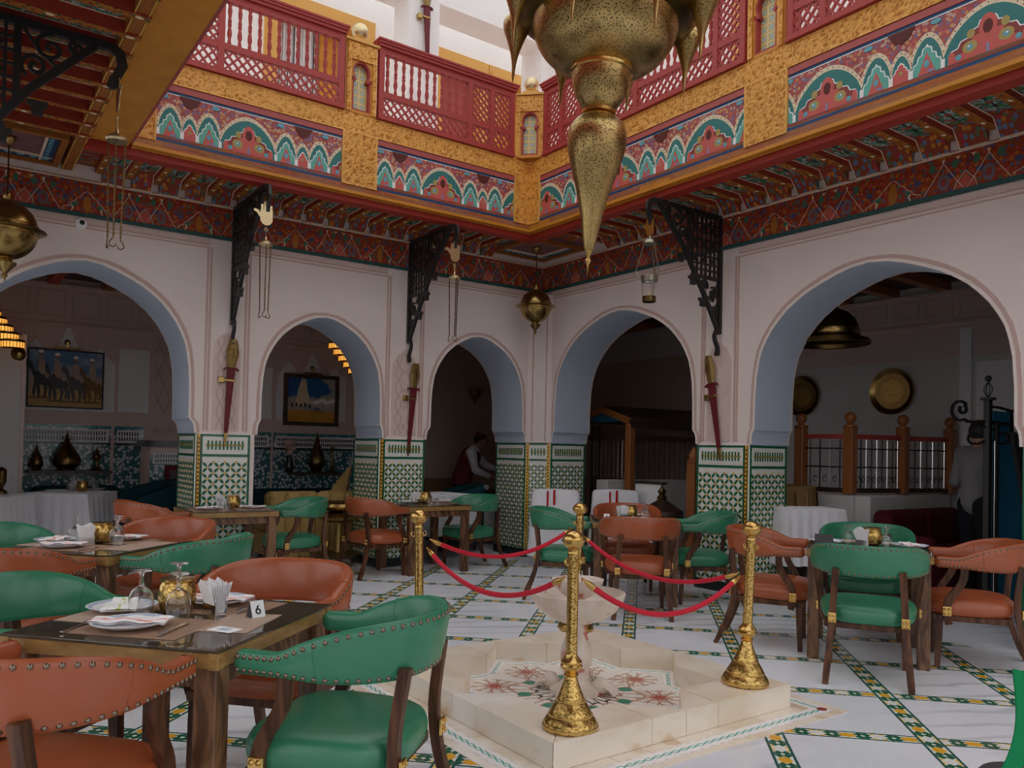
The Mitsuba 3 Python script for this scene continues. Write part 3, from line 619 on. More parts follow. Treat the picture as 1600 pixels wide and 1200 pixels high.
# ------------------------------------------------------------------ painted ceiling under the gallery
ceil = struct('ceiling', cat(box(-6.75, 0, -G, 0, ZP, 4.05), box(-G, 0, -YE, 0, ZP, 4.05), box(-6.75, X3-.03, -YE, -G, ZP, 4.05)), 'spandrel_paint')
def joist(fr, u, n0, n1, zb, w, bside=True, pitch=.25):
    # a joist along the normal of a wall frame (from the wall, n0, to the beam, n1), with the painted panel beside it
    sect = box(u-w/2, u+w/2, zb+.003, ZP, n0, n1); m = fr.place(sect)
    j = part(ceil, 'joist', m, 'joist_red')
    q = TM(*[x for x in (lambda mm: (mm.vertices, mm.faces))(fr.place(box(u-w/2, u+w/2, zb, zb+.003, n0, n1)))]) ; vv = q.vertices[q.faces].reshape(-1, 3)
    q = TM(vv, np.arange(len(vv)).reshape(-1, 3), process=False); uvv = np.stack([(vv-fr.o)@fr.u, (vv-fr.o)@fr.n], 1)
    part(j, 'painted_underside', q, 'joist_paint', uv=uvv)
    part(j, 'pale_oval', cat([fr.place(mv(ball(0, 0, 0, .02, 1, (.8, .12, 1.3)), u, zb, n0+(n1-n0)*t)) for t in (.25, .6, .95)]), 'paint_cream')
    # panel: cartouche, dark knot, spandrels, white outline
    a, b = u+w/2, u+pitch-w/2; c = (a+b)/2; hw = (b-a)/2-.014
    cf = Frame(fr.at(0, ZP, 0), fr.u, fr.n)               # a plane looking down
    cf.n = V((0, 0, -1.0)); cf.M[:3, 2] = cf.n
    def flat(g, h, off, mat, nm, uvs=False):
        ms = [trimesh.creation.extrude_polygon(p, h, engine='earcut') for p in polys(g)]; mm = cat(ms); mm.apply_translation((0, 0, off)); mm.apply_transform(cf.M); mm.invert() if mm.volume < 0 else None
        if uvs:
            vv = mm.vertices[mm.faces].reshape(-1, 3); mm = TM(vv, np.arange(len(vv)).reshape(-1, 3), process=False); part(j, nm, mm, mat, uv=np.stack([(vv-fr.o)@fr.u, (vv-fr.o)@fr.n], 1))
        else: part(j, nm, mm, mat)
    s0, s1 = n0+.16, n1-.08
    flat(rb(a, n0+.0, b, n1), .004, 0, 'spandrel_paint', 'painted_panel', True)
    if n0 > 0:                                                 # cove down to the frieze
        cv = fr.place(TM(V([(a, ZP, n0+.13), (b, ZP, n0+.13), (b, ZF1-.01, n0), (a, ZF1-.01, n0), (a, ZP, n0), (b, ZP, n0)]), [(0, 2, 1), (0, 3, 2), (0, 4, 3), (1, 2, 5), (2, 3, 4), (2, 4, 5)], process=False))
        vv = cv.vertices[cv.faces].reshape(-1, 3); part(j, 'cove', TM(vv, np.arange(len(vv)).reshape(-1, 3), process=False), 'spandrel_paint', uv=np.stack([(vv-fr.o)@fr.u, (vv-fr.o)@fr.n], 1))
        e = V([0, ZP-ZF1+.01, .13]); e /= np.linalg.norm(e)
        part(j, 'cove_line', fr.place(cat([tube([((b-.006) if bside else (a+.006), ZP-.004, n0+.125), ((b-.006) if bside else (a+.006), ZF1-.006, n0+.004)], .0045, 5, up=(1, 0, 0)), tube([(a, ZF1-.002, n0+.008), (b, ZF1-.002, n0+.008)], .0045, 5)])), 'cream_line')
        s0 += .03
    flat(Polygon([(c-hw, s0+.10), (c-hw*.6, s0+.03), (c, s0), (c+hw*.6, s0+.03), (c+hw, s0+.10), (c+hw, s1-.10), (c+hw*.6, s1-.03), (c, s1), (c-hw*.6, s1-.03), (c-hw, s1-.10)]), .004, .004, 'cartouche_teal', 'cartouche', True)
    L = s1-s0; m0 = (s0+s1)/2
    flat(unary_union([Polygon([(c-.006, m0-e*L*.26), (c, m0-e*L*.30), (c+.006, m0-e*L*.26), (c+.004, m0-e*L*.08), (c-.004, m0-e*L*.08)]) for e in (1, -1)]+[Point(c, m0-e*L*.2).buffer(.011) for e in (1, -1)]), .003, .008, 'black', 'knot')
    flat(affinity.scale(Point(c, m0).buffer(.016), 1.6, 1.3), .003, .008, 'joist_red', 'rosette')
    ls = (b-.006) if bside else (a+.006)
    flat(unary_union([LineString([(ls, n1), (ls, n0+.125)]+([] if n0 > 0 else [(ls, n1-.2)][:0])).buffer(.0045, cap_style=2)]), .004, .004, 'cream_line', 'panel_outline')
CL = Frame((0, 0, 0), (1, 0, 0)); CRr = Frame((0, 0, 0), (0, -1, 0)); C3f = Frame((-6.72, 0, 0), (0, 1, 0))
for k in range(18): joist(CL, -5.293+.25*k, .012, G-.20, 3.880, .062)
for k in range(28): joist(CRr, 1.222+.29*k, .012, G-.20, 3.880, .072, False, pitch=.29)
for k in range(26): joist(C3f, -1.045-.283*(k+0), .0, 1.22, 3.845, .060, pitch=.283)
# corner panels of the ceiling
for (xa, xb, ya, yb) in ((-.84, -.015, -.84, -.015), (-6.6, X3-.46, -.84, -.015)):
    cp = part(ceil, 'corner_panel', box(xa, xb, ya, yb, 3.90, 3.965), 'mauve_ceiling')
    for (q0, q1, r0, r1) in ((xa, xb, ya, ya+.05), (xa, xb, yb-.05, yb), (xa, xa+.05, ya, yb), (xb-.05, xb, ya, yb)): part(cp, 'panel_frame', box(q0, q1, r0, r1, 3.86, 3.90), 'joist_paint')
    for e, (q0, q1, r0, r1) in enumerate(((xa+.06, xb-.06, yb-.14, yb-.06), (xb-.14, xb-.06, ya+.06, yb-.06))):
        part(cp, 'blue_border', box(q0, q1, r0, r1, 3.885, 3.90), 'paint_blue')
        n = 9; along = (q1-q0) if e == 0 else (r1-r0)
        part(cp, 'scallop', cat([cbox(*( (q0+along*(i+.2)/n, q0+along*(i+.75)/n, r0+.01, r0+.045) if e == 0 else (q0+.01, q0+.045, r0+along*(i+.2)/n, r0+along*(i+.75)/n)), 3.879, 3.886, .002) for i in range(n)]), 'paint_sky')
        part(cp, 'pink_line', box(q0, q1, r0-.02, r0, 3.882, 3.90) if e == 0 else box(q0-.02, q0, r0, r1, 3.882, 3.90), 'cream_line')
# gallery floor slab and what stands on it
struct('gallery_slab', cat(box(-6.75, 2.4, -G+.12, 2.6, 4.05, 4.70), box(-G+.12, 2.4, -YE, -G+.12, 4.05, 4.70), box(-6.75, X3-.35, -YE, -G+.12, 4.05, 4.70)), 'white_wall')
# ------------------------------------------------------------------ balustrades of the gallery
def bal_profile(h):
    return [(k_*.86, z_) for k_, z_ in [(.014, 0), (.020, .01), (.020, .03*h/.34), (.013, .045*h/.34), (.026, .085*h/.34), (.022, .115*h/.34), (.013, .145*h/.34), (.021, .158*h/.34), (.021, .170*h/.34), (.014, .178*h/.34), (.021, .187*h/.34), (.021, .20*h/.34), (.013, .215*h/.34), (.020, .25*h/.34), (.024, .285*h/.34), (.014, .31*h/.34), (.020, .32*h/.34), (.020, h)]]
ZB = 4.712
BAL = {}
def lattice(fr, u0, u1, w0, w1):
    ms, n = [], max(1, round((u1-u0)/.085)); m = max(1, round((w1-w0)/.085)); du, dw = (u1-u0)/n, (w1-w0)/m
    for i in range(n+1):
        for j in range(m+1):
            if (i+j) % 2 == 0: pass
            x, z = u0+i*du, w0+j*dw
            ms.append(fr.place(mv(lathe([(.0, -.016), (.017, -.008), (.017, .008), (.0, .016)], 6, False), x, z, 0)))
    g = []
    for i in range(-m, n+1):
        for s in (1, -1):
            g.append(LineString([(u0+i*du, w0 if s > 0 else w1), (u0+(i+m)*du, w1 if s > 0 else w0)]).buffer(.0085, cap_style=2))
    q = fr.ext(unary_union(g).intersection(rb(u0, w0, u1, w1)), .018, -.009)
    return cat(ms+[q])
def balustrade(fr, u0, u1, label, bays):
    # bays: (ua, ub, 'b' with balusters over lattice | 'l' lattice over lattice | 'd' solid lattice)
    t = thing('balustrade', label, 'balustrade'); top = 5.46
    part(t, 'bottom_rail', cat(fr.box(u0, u1, ZB, ZB+.055, -.045, .03), fr.box(u0, u1, ZB, ZB+.02, -.045, .045)), 'wood_red')
    part(t, 'hand_rail', cat(fr.box(u0-.01, u1+.01, top, top+.03, -.06, .045), fr.box(u0-.02, u1+.02, top+.03, top+.055, -.075, .06), fr.box(u0-.03, u1+.03, top+.055, top+.075, -.085, .07)), 'wood_red')
    mid0, mid1 = 4.952, 5.012
    for i, (a, b, k) in enumerate(bays):
        for x in (a, b): part(t, 'post', fr.box(x-.028, x+.028, ZB+.05, top, -.035, .022), 'wood_red')
        a, b = a+.028, b-.028
        part(t, 'middle_rail', fr.box(a, b, mid0, mid1, -.03, .018), 'wood_red'); part(t, 'top_rail', fr.box(a, b, 5.395, top, -.03, .018), 'wood_red')
        part(t, 'lattice', lattice(fr, a, b, ZB+.055, mid0), 'wood_red')
        if k == 'b':
            n = max(2, round((b-a)/.089)); st = (b-a)/n; h = 5.395-mid1
            if 'b' not in BAL: BAL['b'] = mikit.ply(lathe(bal_profile(h), 10), 'wood_red', smooth=50)
            for j in range(n):
                p = fr.at(a+(j+.5)*st, mid1, -.006); part(t, 'baluster', BAL['b'], None, to=T().translate(p.tolist()))
        else: part(t, 'lattice', lattice(fr, a, b, mid1, 5.395), 'wood_red')
    return t
balustrade(GLf, -4.99, -3.27, 'red wooden balustrade with turned balusters, left of the first carved gallery post', [(-5.14, -4.76, 'l'), (-4.76, -4.46, 'l'), (-4.46, -3.30, 'b')])
balustrade(GLf, -2.895, -1.19, 'red wooden balustrade with turned balusters between the carved post and the corner post', [(-2.865, -1.79, 'b'), (-1.79, -1.50, 'l'), (-1.50, -1.22, 'l')])
balustrade(GRf, 1.19, 3.985, 'long red wooden balustrade right of the corner post, behind the great chandelier', [(1.22, 1.5, 'l'), (1.5, 1.8, 'l'), (1.8, 2.66, 'b'), (2.66, 3.66, 'b'), (3.66, 3.955, 'l')])
balustrade(GRf, 4.40, 7.25, 'red wooden balustrade at the top right, right of the mosaic niche post', [(4.43, 4.72, 'l'), (4.72, 5.02, 'l'), (5.02, 7.2, 'b')])
def niche_post(fr, ua, ub, label, corner=False):
    t = thing('gallery_post', label, 'post'); c, w = (ua+ub)/2, ub-ua; zt = 5.43
    hw = w*.29; zsp = 5.02
    key = unary_union([rb(c-hw, 4.75, c+hw, 5.06), affinity.scale(Point(c, 5.14).buffer(hw*.98, 24), 1, 1.12), Point(c-hw, 5.06).buffer(.018).union(Point(c+hw, 5.06).buffer(.018))]).buffer(.004)
    outer = rb(ua, 4.716, ub, zt).difference(key)
    put(t, fr.ext(outer, .03, -.03), 'orange_paint')
    part(t, 'red_rim', fr.ext(key.difference(key.buffer(-.016)), .06, -.065), 'wood_red')
    flatuv(fr, key, .01, -.075, 'niche_mosaic', t, 'mosaic_panel')
    part(t, 'back', fr.box(ua, ub, 4.716, zt, -.16, -.08), 'orange_paint')
    # carved relief over the face
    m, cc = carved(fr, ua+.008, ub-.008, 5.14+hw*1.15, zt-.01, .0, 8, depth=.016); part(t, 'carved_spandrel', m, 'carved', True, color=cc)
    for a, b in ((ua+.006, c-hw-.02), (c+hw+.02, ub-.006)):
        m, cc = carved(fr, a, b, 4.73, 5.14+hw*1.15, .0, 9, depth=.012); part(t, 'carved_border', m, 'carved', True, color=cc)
    part(t, 'cap', cat(fr.box(ua-.02, ub+.02, zt, zt+.022, -.18, .03), fr.box(c-w*.28, c+w*.28, zt+.022, zt+.06, -.14, -.005)), 'orange_line')
    p = fr.at(c, zt+.06, -.07)
    solo('finial_ball', mv(lathe([(.0, 0), (.03, .003), (.034, .012), (.056, .028), (.076, .055), (.086, .092), (.081, .125), (.062, .155), (.035, .173), (0, .179)], 28), *p), 'brass_pale', f'polished ball finial on the {"corner" if corner else ("middle" if fr is GLf else "right-hand")} gallery post', 'finial', smooth=40)
    return t
niche_post(GLf, -3.243, -2.912, 'carved orange gallery post with a mosaic keyhole niche, between the two left balustrades')
niche_post(GRf, 3.998, 4.36, 'carved orange gallery post with a mosaic keyhole niche at the top right')
# corner post, set diagonally across the corner
ck = math.sqrt(.5); CPf = Frame((-1.155, -G, 0), (ck, -ck, 0)); CPW = (1.155-G)/ck
CPf = Frame((-1.17, -G-.0, 0), (ck, -ck, 0)); niche_post(CPf, .01, CPW+.02, 'narrow carved corner gallery post with a mosaic niche', True)
# ------------------------------------------------------------------ upper storey
upL = box(-6.75, 2.4, 1.15, 1.35, 4.7, 7.9); upR = box(1.15, 1.35, -YE, 1.35, 4.7, 7.9)
def cutbox(m, bs):
    A = manifold3d.Manifold(manifold3d.Mesh(np.asarray(m.vertices, np.float32), np.asarray(m.faces, np.uint32)))
    for b in bs: A = A-manifold3d.Manifold(manifold3d.Mesh(np.asarray(b.vertices, np.float32), np.asarray(b.faces, np.uint32)))
    q = A.to_mesh(); return TM(q.vert_properties[:, :3], q.tri_verts)
doorsL = [(-3.35, -2.03), (-1.05, -.25), (-.12, .72)]
doorsR = [(-3.2, -2.2), (-5.6, -4.6)]
struct('wall_upper_left', cutbox(upL, [box(a, b, 1.0, 1.5, 4.6, 6.78) for a, b in doorsL]), 'white_wall')
struct('wall_upper_right', cutbox(upR, [box(1.0, 1.5, a, b, 4.6, 6.78) for a, b in doorsR]), 'white_wall')
def doorway(n, a, b, left, curtain):
    k = f'door_{n}'; RES.add(k); labels[k] = {'kind': 'structure'}
    f = (lambda u0, u1, y0, y1, z0, z1: box(u0, u1, y0, y1, z0, z1)) if left else (lambda u0, u1, y0, y1, z0, z1: box(y0, y1, u0, u1, z0, z1))
    put(k, cat(f(a-.02, a+.10, 1.10, 1.36, 4.7, 6.80), f(b-.10, b+.02, 1.10, 1.36, 4.7, 6.80), f(a-.02, b+.02, 1.10, 1.36, 6.68, 6.80), f(a-.06, b+.06, 1.12, 1.15, 6.80, 6.88), f(a-.06, a-.02, 1.12, 1.15, 4.7, 6.88), f(b+.02, b+.06, 1.12, 1.15, 4.7, 6.88)), 'orange_line')
    if curtain == 'leaf': part(k, 'door_leaf', f(a+.08, b-.08, 1.28, 1.32, 4.7, 6.7), 'wood_redbright')
    elif curtain == 'orange': part(k, 'door_leaf', f(a+.08, b-.08, 1.28, 1.32, 4.7, 6.7), 'orange_paint')
    else:
        part(k, 'door_leaf', f(b-.62, b-.08, 1.28, 1.32, 4.7, 6.7), 'orange_paint')
        n_ = 26; xs = np.linspace(a+.08, b-.60, n_); g = [(x, 1.34+.03*math.sin(i*1.9)) for i, x in enumerate(xs)]
        part(k, 'curtain', cat([f(g[i][0], g[i+1][0], g[i][1], g[i][1]+.012, 4.75, 6.66) for i in range(n_-1)]), 'cloth_white')
for i, (d, c) in enumerate(zip(doorsL, ('curtain', 'leaf', 'orange'))): doorway(i+1, *d, True, c)
for i, (d, c) in enumerate(zip(doorsR, ('leaf', 'orange'))): doorway(i+4, *d, False, c)
struct('wall_rooms', cat(box(-6.75, 2.4, 2.5, 2.6, 4.7, 7.9), box(2.3, 2.4, -YE, 2.6, 4.7, 7.9)), 'plaster_brown')
struct('column_upper', cat(cbox(-2.17, -1.77, -.20, .20, 4.7, 7.2, .01), cbox(-.25, .20, -.20, .25, 4.7, 7.2, .01), cbox(-5.3, -4.9, -.2, .2, 4.7, 7.2, .01), cbox(-.2, .2, -4.4, -4.0, 4.7, 7.2, .01), cbox(-.2, .2, -7.8, -7.4, 4.7, 7.2, .01)), 'white_wall')
struct('lintel_upper', cat(box(-6.75, .2, -.20, .20, 6.62, 7.35), box(-.2, .2, -YE, -.2, 6.62, 7.35)), 'white_wall')
struct('ceiling_upper', cat(box(-6.75, 2.4, 1.15, 2.6, 7.35, 7.5), box(1.15, 2.4, -YE, 1.15, 7.35, 7.5), box(-8.2, X3-.9, -YE, -.2, 7.35, 7.5)), 'white_wall')
# unseen sides behind the camera: piers and lintels, opened for added frontal daylight
struct('wall_side', cat([box(-6.95, -6.75, y-.2, y+.2, 0, 4.0) for y in (-9.6, -7.2, -4.8, -2.4, -.2)]+[box(-6.95, -6.75, -YE, 0, 3.5, 4.0)]), 'plaster'); struct('wall_side_upper', cat([box(-8.2, -8.0, y-.15, y+.15, 4.0, 7.5) for y in (-9.6, -6.4, -3.2, 0, 2.5)]+[box(-8.2, -8.0, -YE, 2.6, 7.0, 7.5)]), 'white_wall')
struct('wall_rear', cat([box(x-.2, x+.2, -YE-.2, -YE, 0, 7.5) for x in (-8.0, -5.2, -2.6, 0, 2.2)]+[box(-8.2, 2.4, -YE-.2, -YE, a, b) for a, b in ((3.7, 4.7), (7.0, 7.5))]), 'plaster')
struct('gallery_slab_rear', box(-8.2, -6.75, -YE, 2.6, 4.0, 4.1), 'white_wall')
# ------------------------------------------------------------------ floor: marble slabs between zellige strips laid diagonally
struct('floor', box(-8.2, 7.5, -YE-.2, 8.0, -.25, -.012), 'marble')
FC = V([-3.45, -4.86]); c45 = math.sqrt(.5)
def uvxy(u, v): return FC+V([(u-v)*c45, (u+v)*c45])
BW = .052                                                       # half width of a strip
court = rb(-6.72, -YE, -.02, -.02).difference(rb(FC[0]-1.045, FC[1]-1.045, FC[0]+1.045, FC[1]+1.045))
court = court.difference(Polygon([(-.21, 0), (0, 0), (0, -.23)]))
inner = rb(-6.5, -YE+.1, -.22, -.22).difference(rb(FC[0]-1.045, FC[1]-1.045, FC[0]+1.045, FC[1]+1.045))
U0, V0, PT = .36, -.27, .745
def quad(u0, u1, v0, v1): return Polygon([uvxy(u0, v0), uvxy(u1, v0), uvxy(u1, v1), uvxy(u0, v1)])
def flat_mesh(g, z0, z1):
    ms = []
    for p in polys(g):
        m = trimesh.creation.extrude_polygon(p, z1-z0, engine='earcut'); m.apply_translation((0, 0, z0)); ms.append(m)
    return cat(ms)
def view_ok(g):
    c = np.array(g.centroid.coords[0]); d = c-EYE[:2]; f = d@_fw[:2]; r = d@_r0[:2]; return f > .3 and abs(r) < .78*f+.9
for i in range(-9, 10):
    for j in range(-9, 10):
        g = quad(U0+PT*i+BW+.001, U0+PT*(i+1)-BW-.001, V0+PT*j+BW+.001, V0+PT*(j+1)-BW-.001).intersection(inner)
        if g.is_empty or not view_ok(g): continue
        for p in polys(g):
            if p.area > .01: part('floor', 'slab', flat_mesh(p, -.012, 0), 'marble')
def strip(c, along_u, lo, hi):
    # one run of a strip between two crossings; uv.x along, uv.y across
    g = (quad(lo, hi, c-BW, c+BW) if along_u else quad(c-BW, c+BW, lo, hi)).intersection(inner)
    for p in polys(g):
        if p.area < 1e-4 or not view_ok(p): continue
        m = flat_mesh(p, -.012, 0); vv = m.vertices[m.faces].reshape(-1, 3); q = TM(vv, np.arange(len(vv)).reshape(-1, 3), process=False)
        d = vv[:, :2]-FC; u, v = (d[:, 0]+d[:, 1])*c45, (d[:, 1]-d[:, 0])*c45
        part('floor', 'mosaic_strip', q, 'zellige_band', uv=np.stack([u, (v-c)/(2*BW)+.5], 1) if along_u else np.stack([v, (u-c)/(2*BW)+.5], 1))
for k in range(-9, 10):
    for j in range(-9, 10):
        strip(V0+PT*k, True, U0+PT*j-BW, U0+PT*(j+1)-BW)
        strip(U0+PT*k, False, V0+PT*j+BW, V0+PT*(j+1)-BW)
# margin along the arcades
mg = court.difference(rb(-6.5, -YE+.1, -.22, -.22)).difference(rb(FC[0]-1.1, FC[1]-1.1, FC[0]+1.1, FC[1]+1.1))
part('floor', 'margin', flat_mesh(mg, -.012, 0), 'marble')
# ------------------------------------------------------------------ star fountain
ft = thing('star_fountain', 'low square onyx fountain with a sunken star basin of mosaic, ringed by red ropes', 'fountain')
HP, HZ, A8 = .83, .125, .566
def star8(a):
    q = rb(-a, -a, a, a); return q.union(affinity.rotate(q, 45, origin=(0, 0)))
sq = rb(-HP, -HP, HP, HP); st = star8(A8)
rim = affinity.translate(sq.difference(st), *FC)
put(ft, flat_mesh(affinity.translate(sq.buffer(-.012).difference(st.buffer(.006)), *FC), .0, HZ-.008), 'onyx')
cuts = []                                                     # kerb stones: cut the rim along rays at its joints
bw_ = .0016
def kerb_lines():
    L = []
    for t in range(4):
        a = t*math.pi/2; ca, sa = math.cos(a), math.sin(a)
        for x0, x1 in (((A8*1.414-.02, 0), (1.2, 0)), ((A8, A8), (1.2, 1.2)), ((A8, A8*.414), (1.2, A8*.414)), ((A8, -A8*.414), (1.2, -A8*.414))):
            L.append(LineString([(ca*p[0]-sa*p[1], sa*p[0]+ca*p[1]) for p in (x0, x1)]).buffer(bw_))
    return unary_union(L)
for p in polys(sq.difference(st).difference(kerb_lines())):
    if p.area < .0008: continue
    q = affinity.translate(p, *FC); m = flat_mesh(q, .004, HZ)
    top = polys(q.buffer(-.004))
    pts = [(*c, z) for z, pp in ((.004, q), (HZ-.005, q)) for c in pp.exterior.coords[:-1]]
    part(ft, 'kerb_stone', cat([m]+[flat_mesh(x, HZ, HZ+.0018) for x in top]), 'onyx')
def uvflat(g, z0, z1, fn, mat, parent, name):
    m = flat_mesh(affinity.translate(g, *FC), z0, z1); vv = m.vertices[m.faces].reshape(-1, 3); q = TM(vv, np.arange(len(vv)).reshape(-1, 3), process=False)
    part(parent, name, q, mat, uv=fn(vv[:, :2]-FC))
uvflat(st, -.012, .004, lambda d: d, 'basin_mosaic', ft, 'basin_floor')
# braided edge of the basin floor: straight runs along the star's sides
so = list(st.exterior.coords)[:-1]; inner_st = st.buffer(-.075, join_style=2)
for i in range(len(so)):
    a, b = V(so[i]), V(so[(i+1) % len(so)]); d = b-a; ln = np.linalg.norm(d); d = d/ln; nrm = V([-d[1], d[0]])
    if not st.contains(Point(*( (a+b)/2+nrm*.03))): nrm = -nrm
    ab = (a+b)/2; q = Polygon([a, b, b+nrm*.075-d*.03, a+nrm*.075+d*.03]).intersection(st)
    uvflat(q, .004, .007, lambda e, a=a, d=d, nrm=nrm: np.stack([(e-a)@d, ((e-a)@nrm)/.075], 1), 'braid_border', ft, 'braided_edge')
# flat surround let into the floor
for t in range(4):
    a = t*90
    def R4(g): return affinity.rotate(g, a, origin=(0, 0))
    ca, sa = math.cos(math.radians(a)), math.sin(math.radians(a))
    loc = lambda d, ca=ca, sa=sa: np.stack([ca*d[:, 0]+sa*d[:, 1], -sa*d[:, 0]+ca*d[:, 1]], 1)
    trap = lambda r0, r1: Polygon([(-r0, -r0), (r0, -r0), (r1, -r1), (-r1, -r1)])
    for i in range(9):
        x0, x1 = -.905+i*.2011, -.905+(i+1)*.2011-.003
        part(ft, 'cream_border', flat_mesh(affinity.translate(R4(rb(x0, -.90, x1, -.815).intersection(trap(.80, .905))), *FC), -.012, .002), 'onyx')
        if i < 9: part(ft, 'outer_border', flat_mesh(affinity.translate(R4(rb(-1.045+i*.2322, -1.045, -1.045+(i+1)*.2322-.003, -.992).intersection(trap(.985, 1.045))), *FC), -.012, .002), 'onyx')
    uvflat(R4(trap(.90, .992)), -.012, .0025, lambda d, loc=loc: np.stack([loc(d)[:, 0], (-loc(d)[:, 1]-.90)/.092], 1), 'braid_border', ft, 'braided_border')
    cx, cy = ca*.946-sa*-.946, sa*.946+ca*-.946
    part(ft, 'corner_rose', mv(lathe([(.028, 0), (.028, .003)], 8), FC[0]+cx, FC[1]+cy, .0015), 'paint_rosedark')
# two-tier marble pedestal in the basin
px_, py_ = FC
part(ft, 'pedestal', mv(lathe([(.15, 0), (.15, .025), (.12, .04), (.085, .055), (.07, .075), (.062, .10), (.07, .125), (.088, .17), (.092, .21), (.084, .26), (.066, .31), (.050, .36), (.048, .385), (.06, .40)], 28), px_, py_, .004), 'fountain_marble', 40)
feet = []
for i in range(4):
    a = i*math.pi/2+.6
    foot = cat([ball(.0, 0, .05, .05, 2, (1, .8, 1))]+[mv(tube(curve([(.02, (k-1.5)*.022, .055), (.055, (k-1.5)*.026, .045), (.085, (k-1.5)*.028, .012)], 6), [.014, .014, .014, .013, .012, .010], 6)) for k in range(4)])
    feet.append(mv(foot, px_+.15*math.cos(a), py_+.15*math.sin(a), .004, rz=math.degrees(a)))
for f_ in feet: part(ft, 'claw_foot', f_, 'fountain_marble', 40)
bowl = [(.05, .395), (.09, .402), (.165, .43), (.225, .475), (.258, .525), (.27, .562), (.272, .572), (.262, .574), (.245, .545), (.20, .505), (.13, .470), (.06, .455), (.0, .452)]
flute = lathe(bowl, 64); r = np.hypot(flute.vertices[:, 0], flute.vertices[:, 1]); an = np.arctan2(flute.vertices[:, 1], flute.vertices[:, 0])
flute.vertices[:, :2] *= (1+.012*np.cos(an*24)*(r > .15))[:, None]
part(ft, 'lower_bowl', mv(flute, px_, py_, 0), 'fountain_marble', 40)
part(ft, 'upper_bowl', mv(lathe([(.045, .45), (.035, .49), (.04, .53), (.085, .555), (.130, .60), (.146, .638), (.148, .645), (.140, .645), (.12, .61), (.08, .585), (.04, .575), (0, .573)], 40), px_, py_, 0), 'fountain_marble', 40)
part(ft, 'spout', mv(lathe([(.03, .572), (.018, .61), (.03, .635), (.022, .66), (.012, .67), (.0, .69)], 16), px_, py_, 0), 'fountain_marble', 40)
# ------------------------------------------------------------------ brass stanchions and red ropes
def stanchion(x, y, label, lean=(0, 0, 0)):
    t = thing('stanchion', label, 'stanchion', 'brass stanchions round the fountain'); z = HZ+.0018; to = rigid(x, y, z, 0, lean)
    base = [(.115, 0), (.123, .006), (.123, .028), (.116, .042), (.104, .058), (.098, .062), (.098, .070), (.085, .095), (.068, .120), (.064, .124), (.064, .132), (.046, .175), (.034, .205), (.030, .222)]
    part(t, 'base', lathe(base, 40), 'brass_etched', 30, to)
    for (r_, a, b) in ((.127, .012, .020), (.101, .062, .069), (.0665, .124, .131)): part(t, 'base_ring', lathe([(r_-.01, a-.002), (r_, a), (r_, b), (r_-.01, b+.002)], 40), 'brass', 30, to)
    part(t, 'knop', lathe([(.030, .222), (.026, .232), (.034, .240), (.026, .248), (.030, .255), (.046, .268), (.050, .280), (.044, .290), (.048, .294), (.048, .300), (.040, .308), (.030, .322), (.026, .332)], 32), 'brass', 30, to)
    part(t, 'pole', lathe([(.026, .332), (.0255, .40), (.0255, .79), (.027, .80)], 28), 'brass_etched', 30, to)
    part(t, 'neck', lathe([(.0265, .785), (.0235, .80), (.030, .812)], 28), 'brass', 30, to)
    part(t, 'ball_top', lathe([(.026, .806), (.042, .818), (.050, .832), (.050, .838), (.056, .840), (.056, .846), (.050, .848), (.047, .862), (.036, .876), (.018, .884), (0, .886)], 32), 'brass', 40, to)
    for a in (0, 90, 180, 270): part(t, 'hook', mv(tube(curve([(.024, 0, .735), (.045, 0, .735), (.05, 0, .75), (.04, 0, .757)], 8), .004, 5), rz=a), 'brass', True, to)
    return t
SP = {'f': (-4.097, -5.583), 'r': (-2.83, -5.549), 'b': (-2.777, -4.057), 'l': (-4.121, -4.237)}
stanchion(*SP['f'], 'foreground brass stanchion on the front corner of the onyx fountain', (0.8, -.6, -.8)); stanchion(*SP['r'], 'brass stanchion on the right corner of the fountain, with ropes ending at its left', (.6, .8, 1.6))
stanchion(*SP['b'], 'rear brass stanchion on the fountain, behind the marble bowl', (.6, .8, 1.2)); stanchion(*SP['l'], 'brass stanchion on the left corner of the fountain, behind the green chair', (.6, .8, -1.5))
def rope(a, b, sag, label, za=.84, zb=.84):
    A, B = V([*SP[a], za]), V([*SP[b], zb]); d = (B-A)/np.linalg.norm(B-A); t = thing('rope', label, 'rope', 'red ropes between the stanchions')
    A, B = A+d*.05, B-d*.05
    q = lambda s: A+(B-A)*s-V([0, 0, 4*sag*s*(1-s)])
    s = np.linspace(.06, .94, 36); P = V([q(x) for x in s]); m = tube(P, .0135, 10)
    put(t, m, 'red_rope', True)
    for s0, s1 in ((0.005, .065), (.995, .935)): part(t, 'brass_end', tube(V([q(x) for x in np.linspace(s0, s1, 8)]), [.004, .006, .008, .011, .014, .0155, .0155, .015], 10), 'brass', 40)
rope('l', 'b', .15, 'red rope from the left stanchion to the rear stanchion'); rope('b', 'r', .16, 'red rope from the rear stanchion to the right stanchion', .80, .72)
rope('l', 'f', .17, 'red rope from the left stanchion to the front stanchion', .80, .80); rope('f', 'r', .19, 'red rope from the front stanchion to the right stanchion', .80, .72)
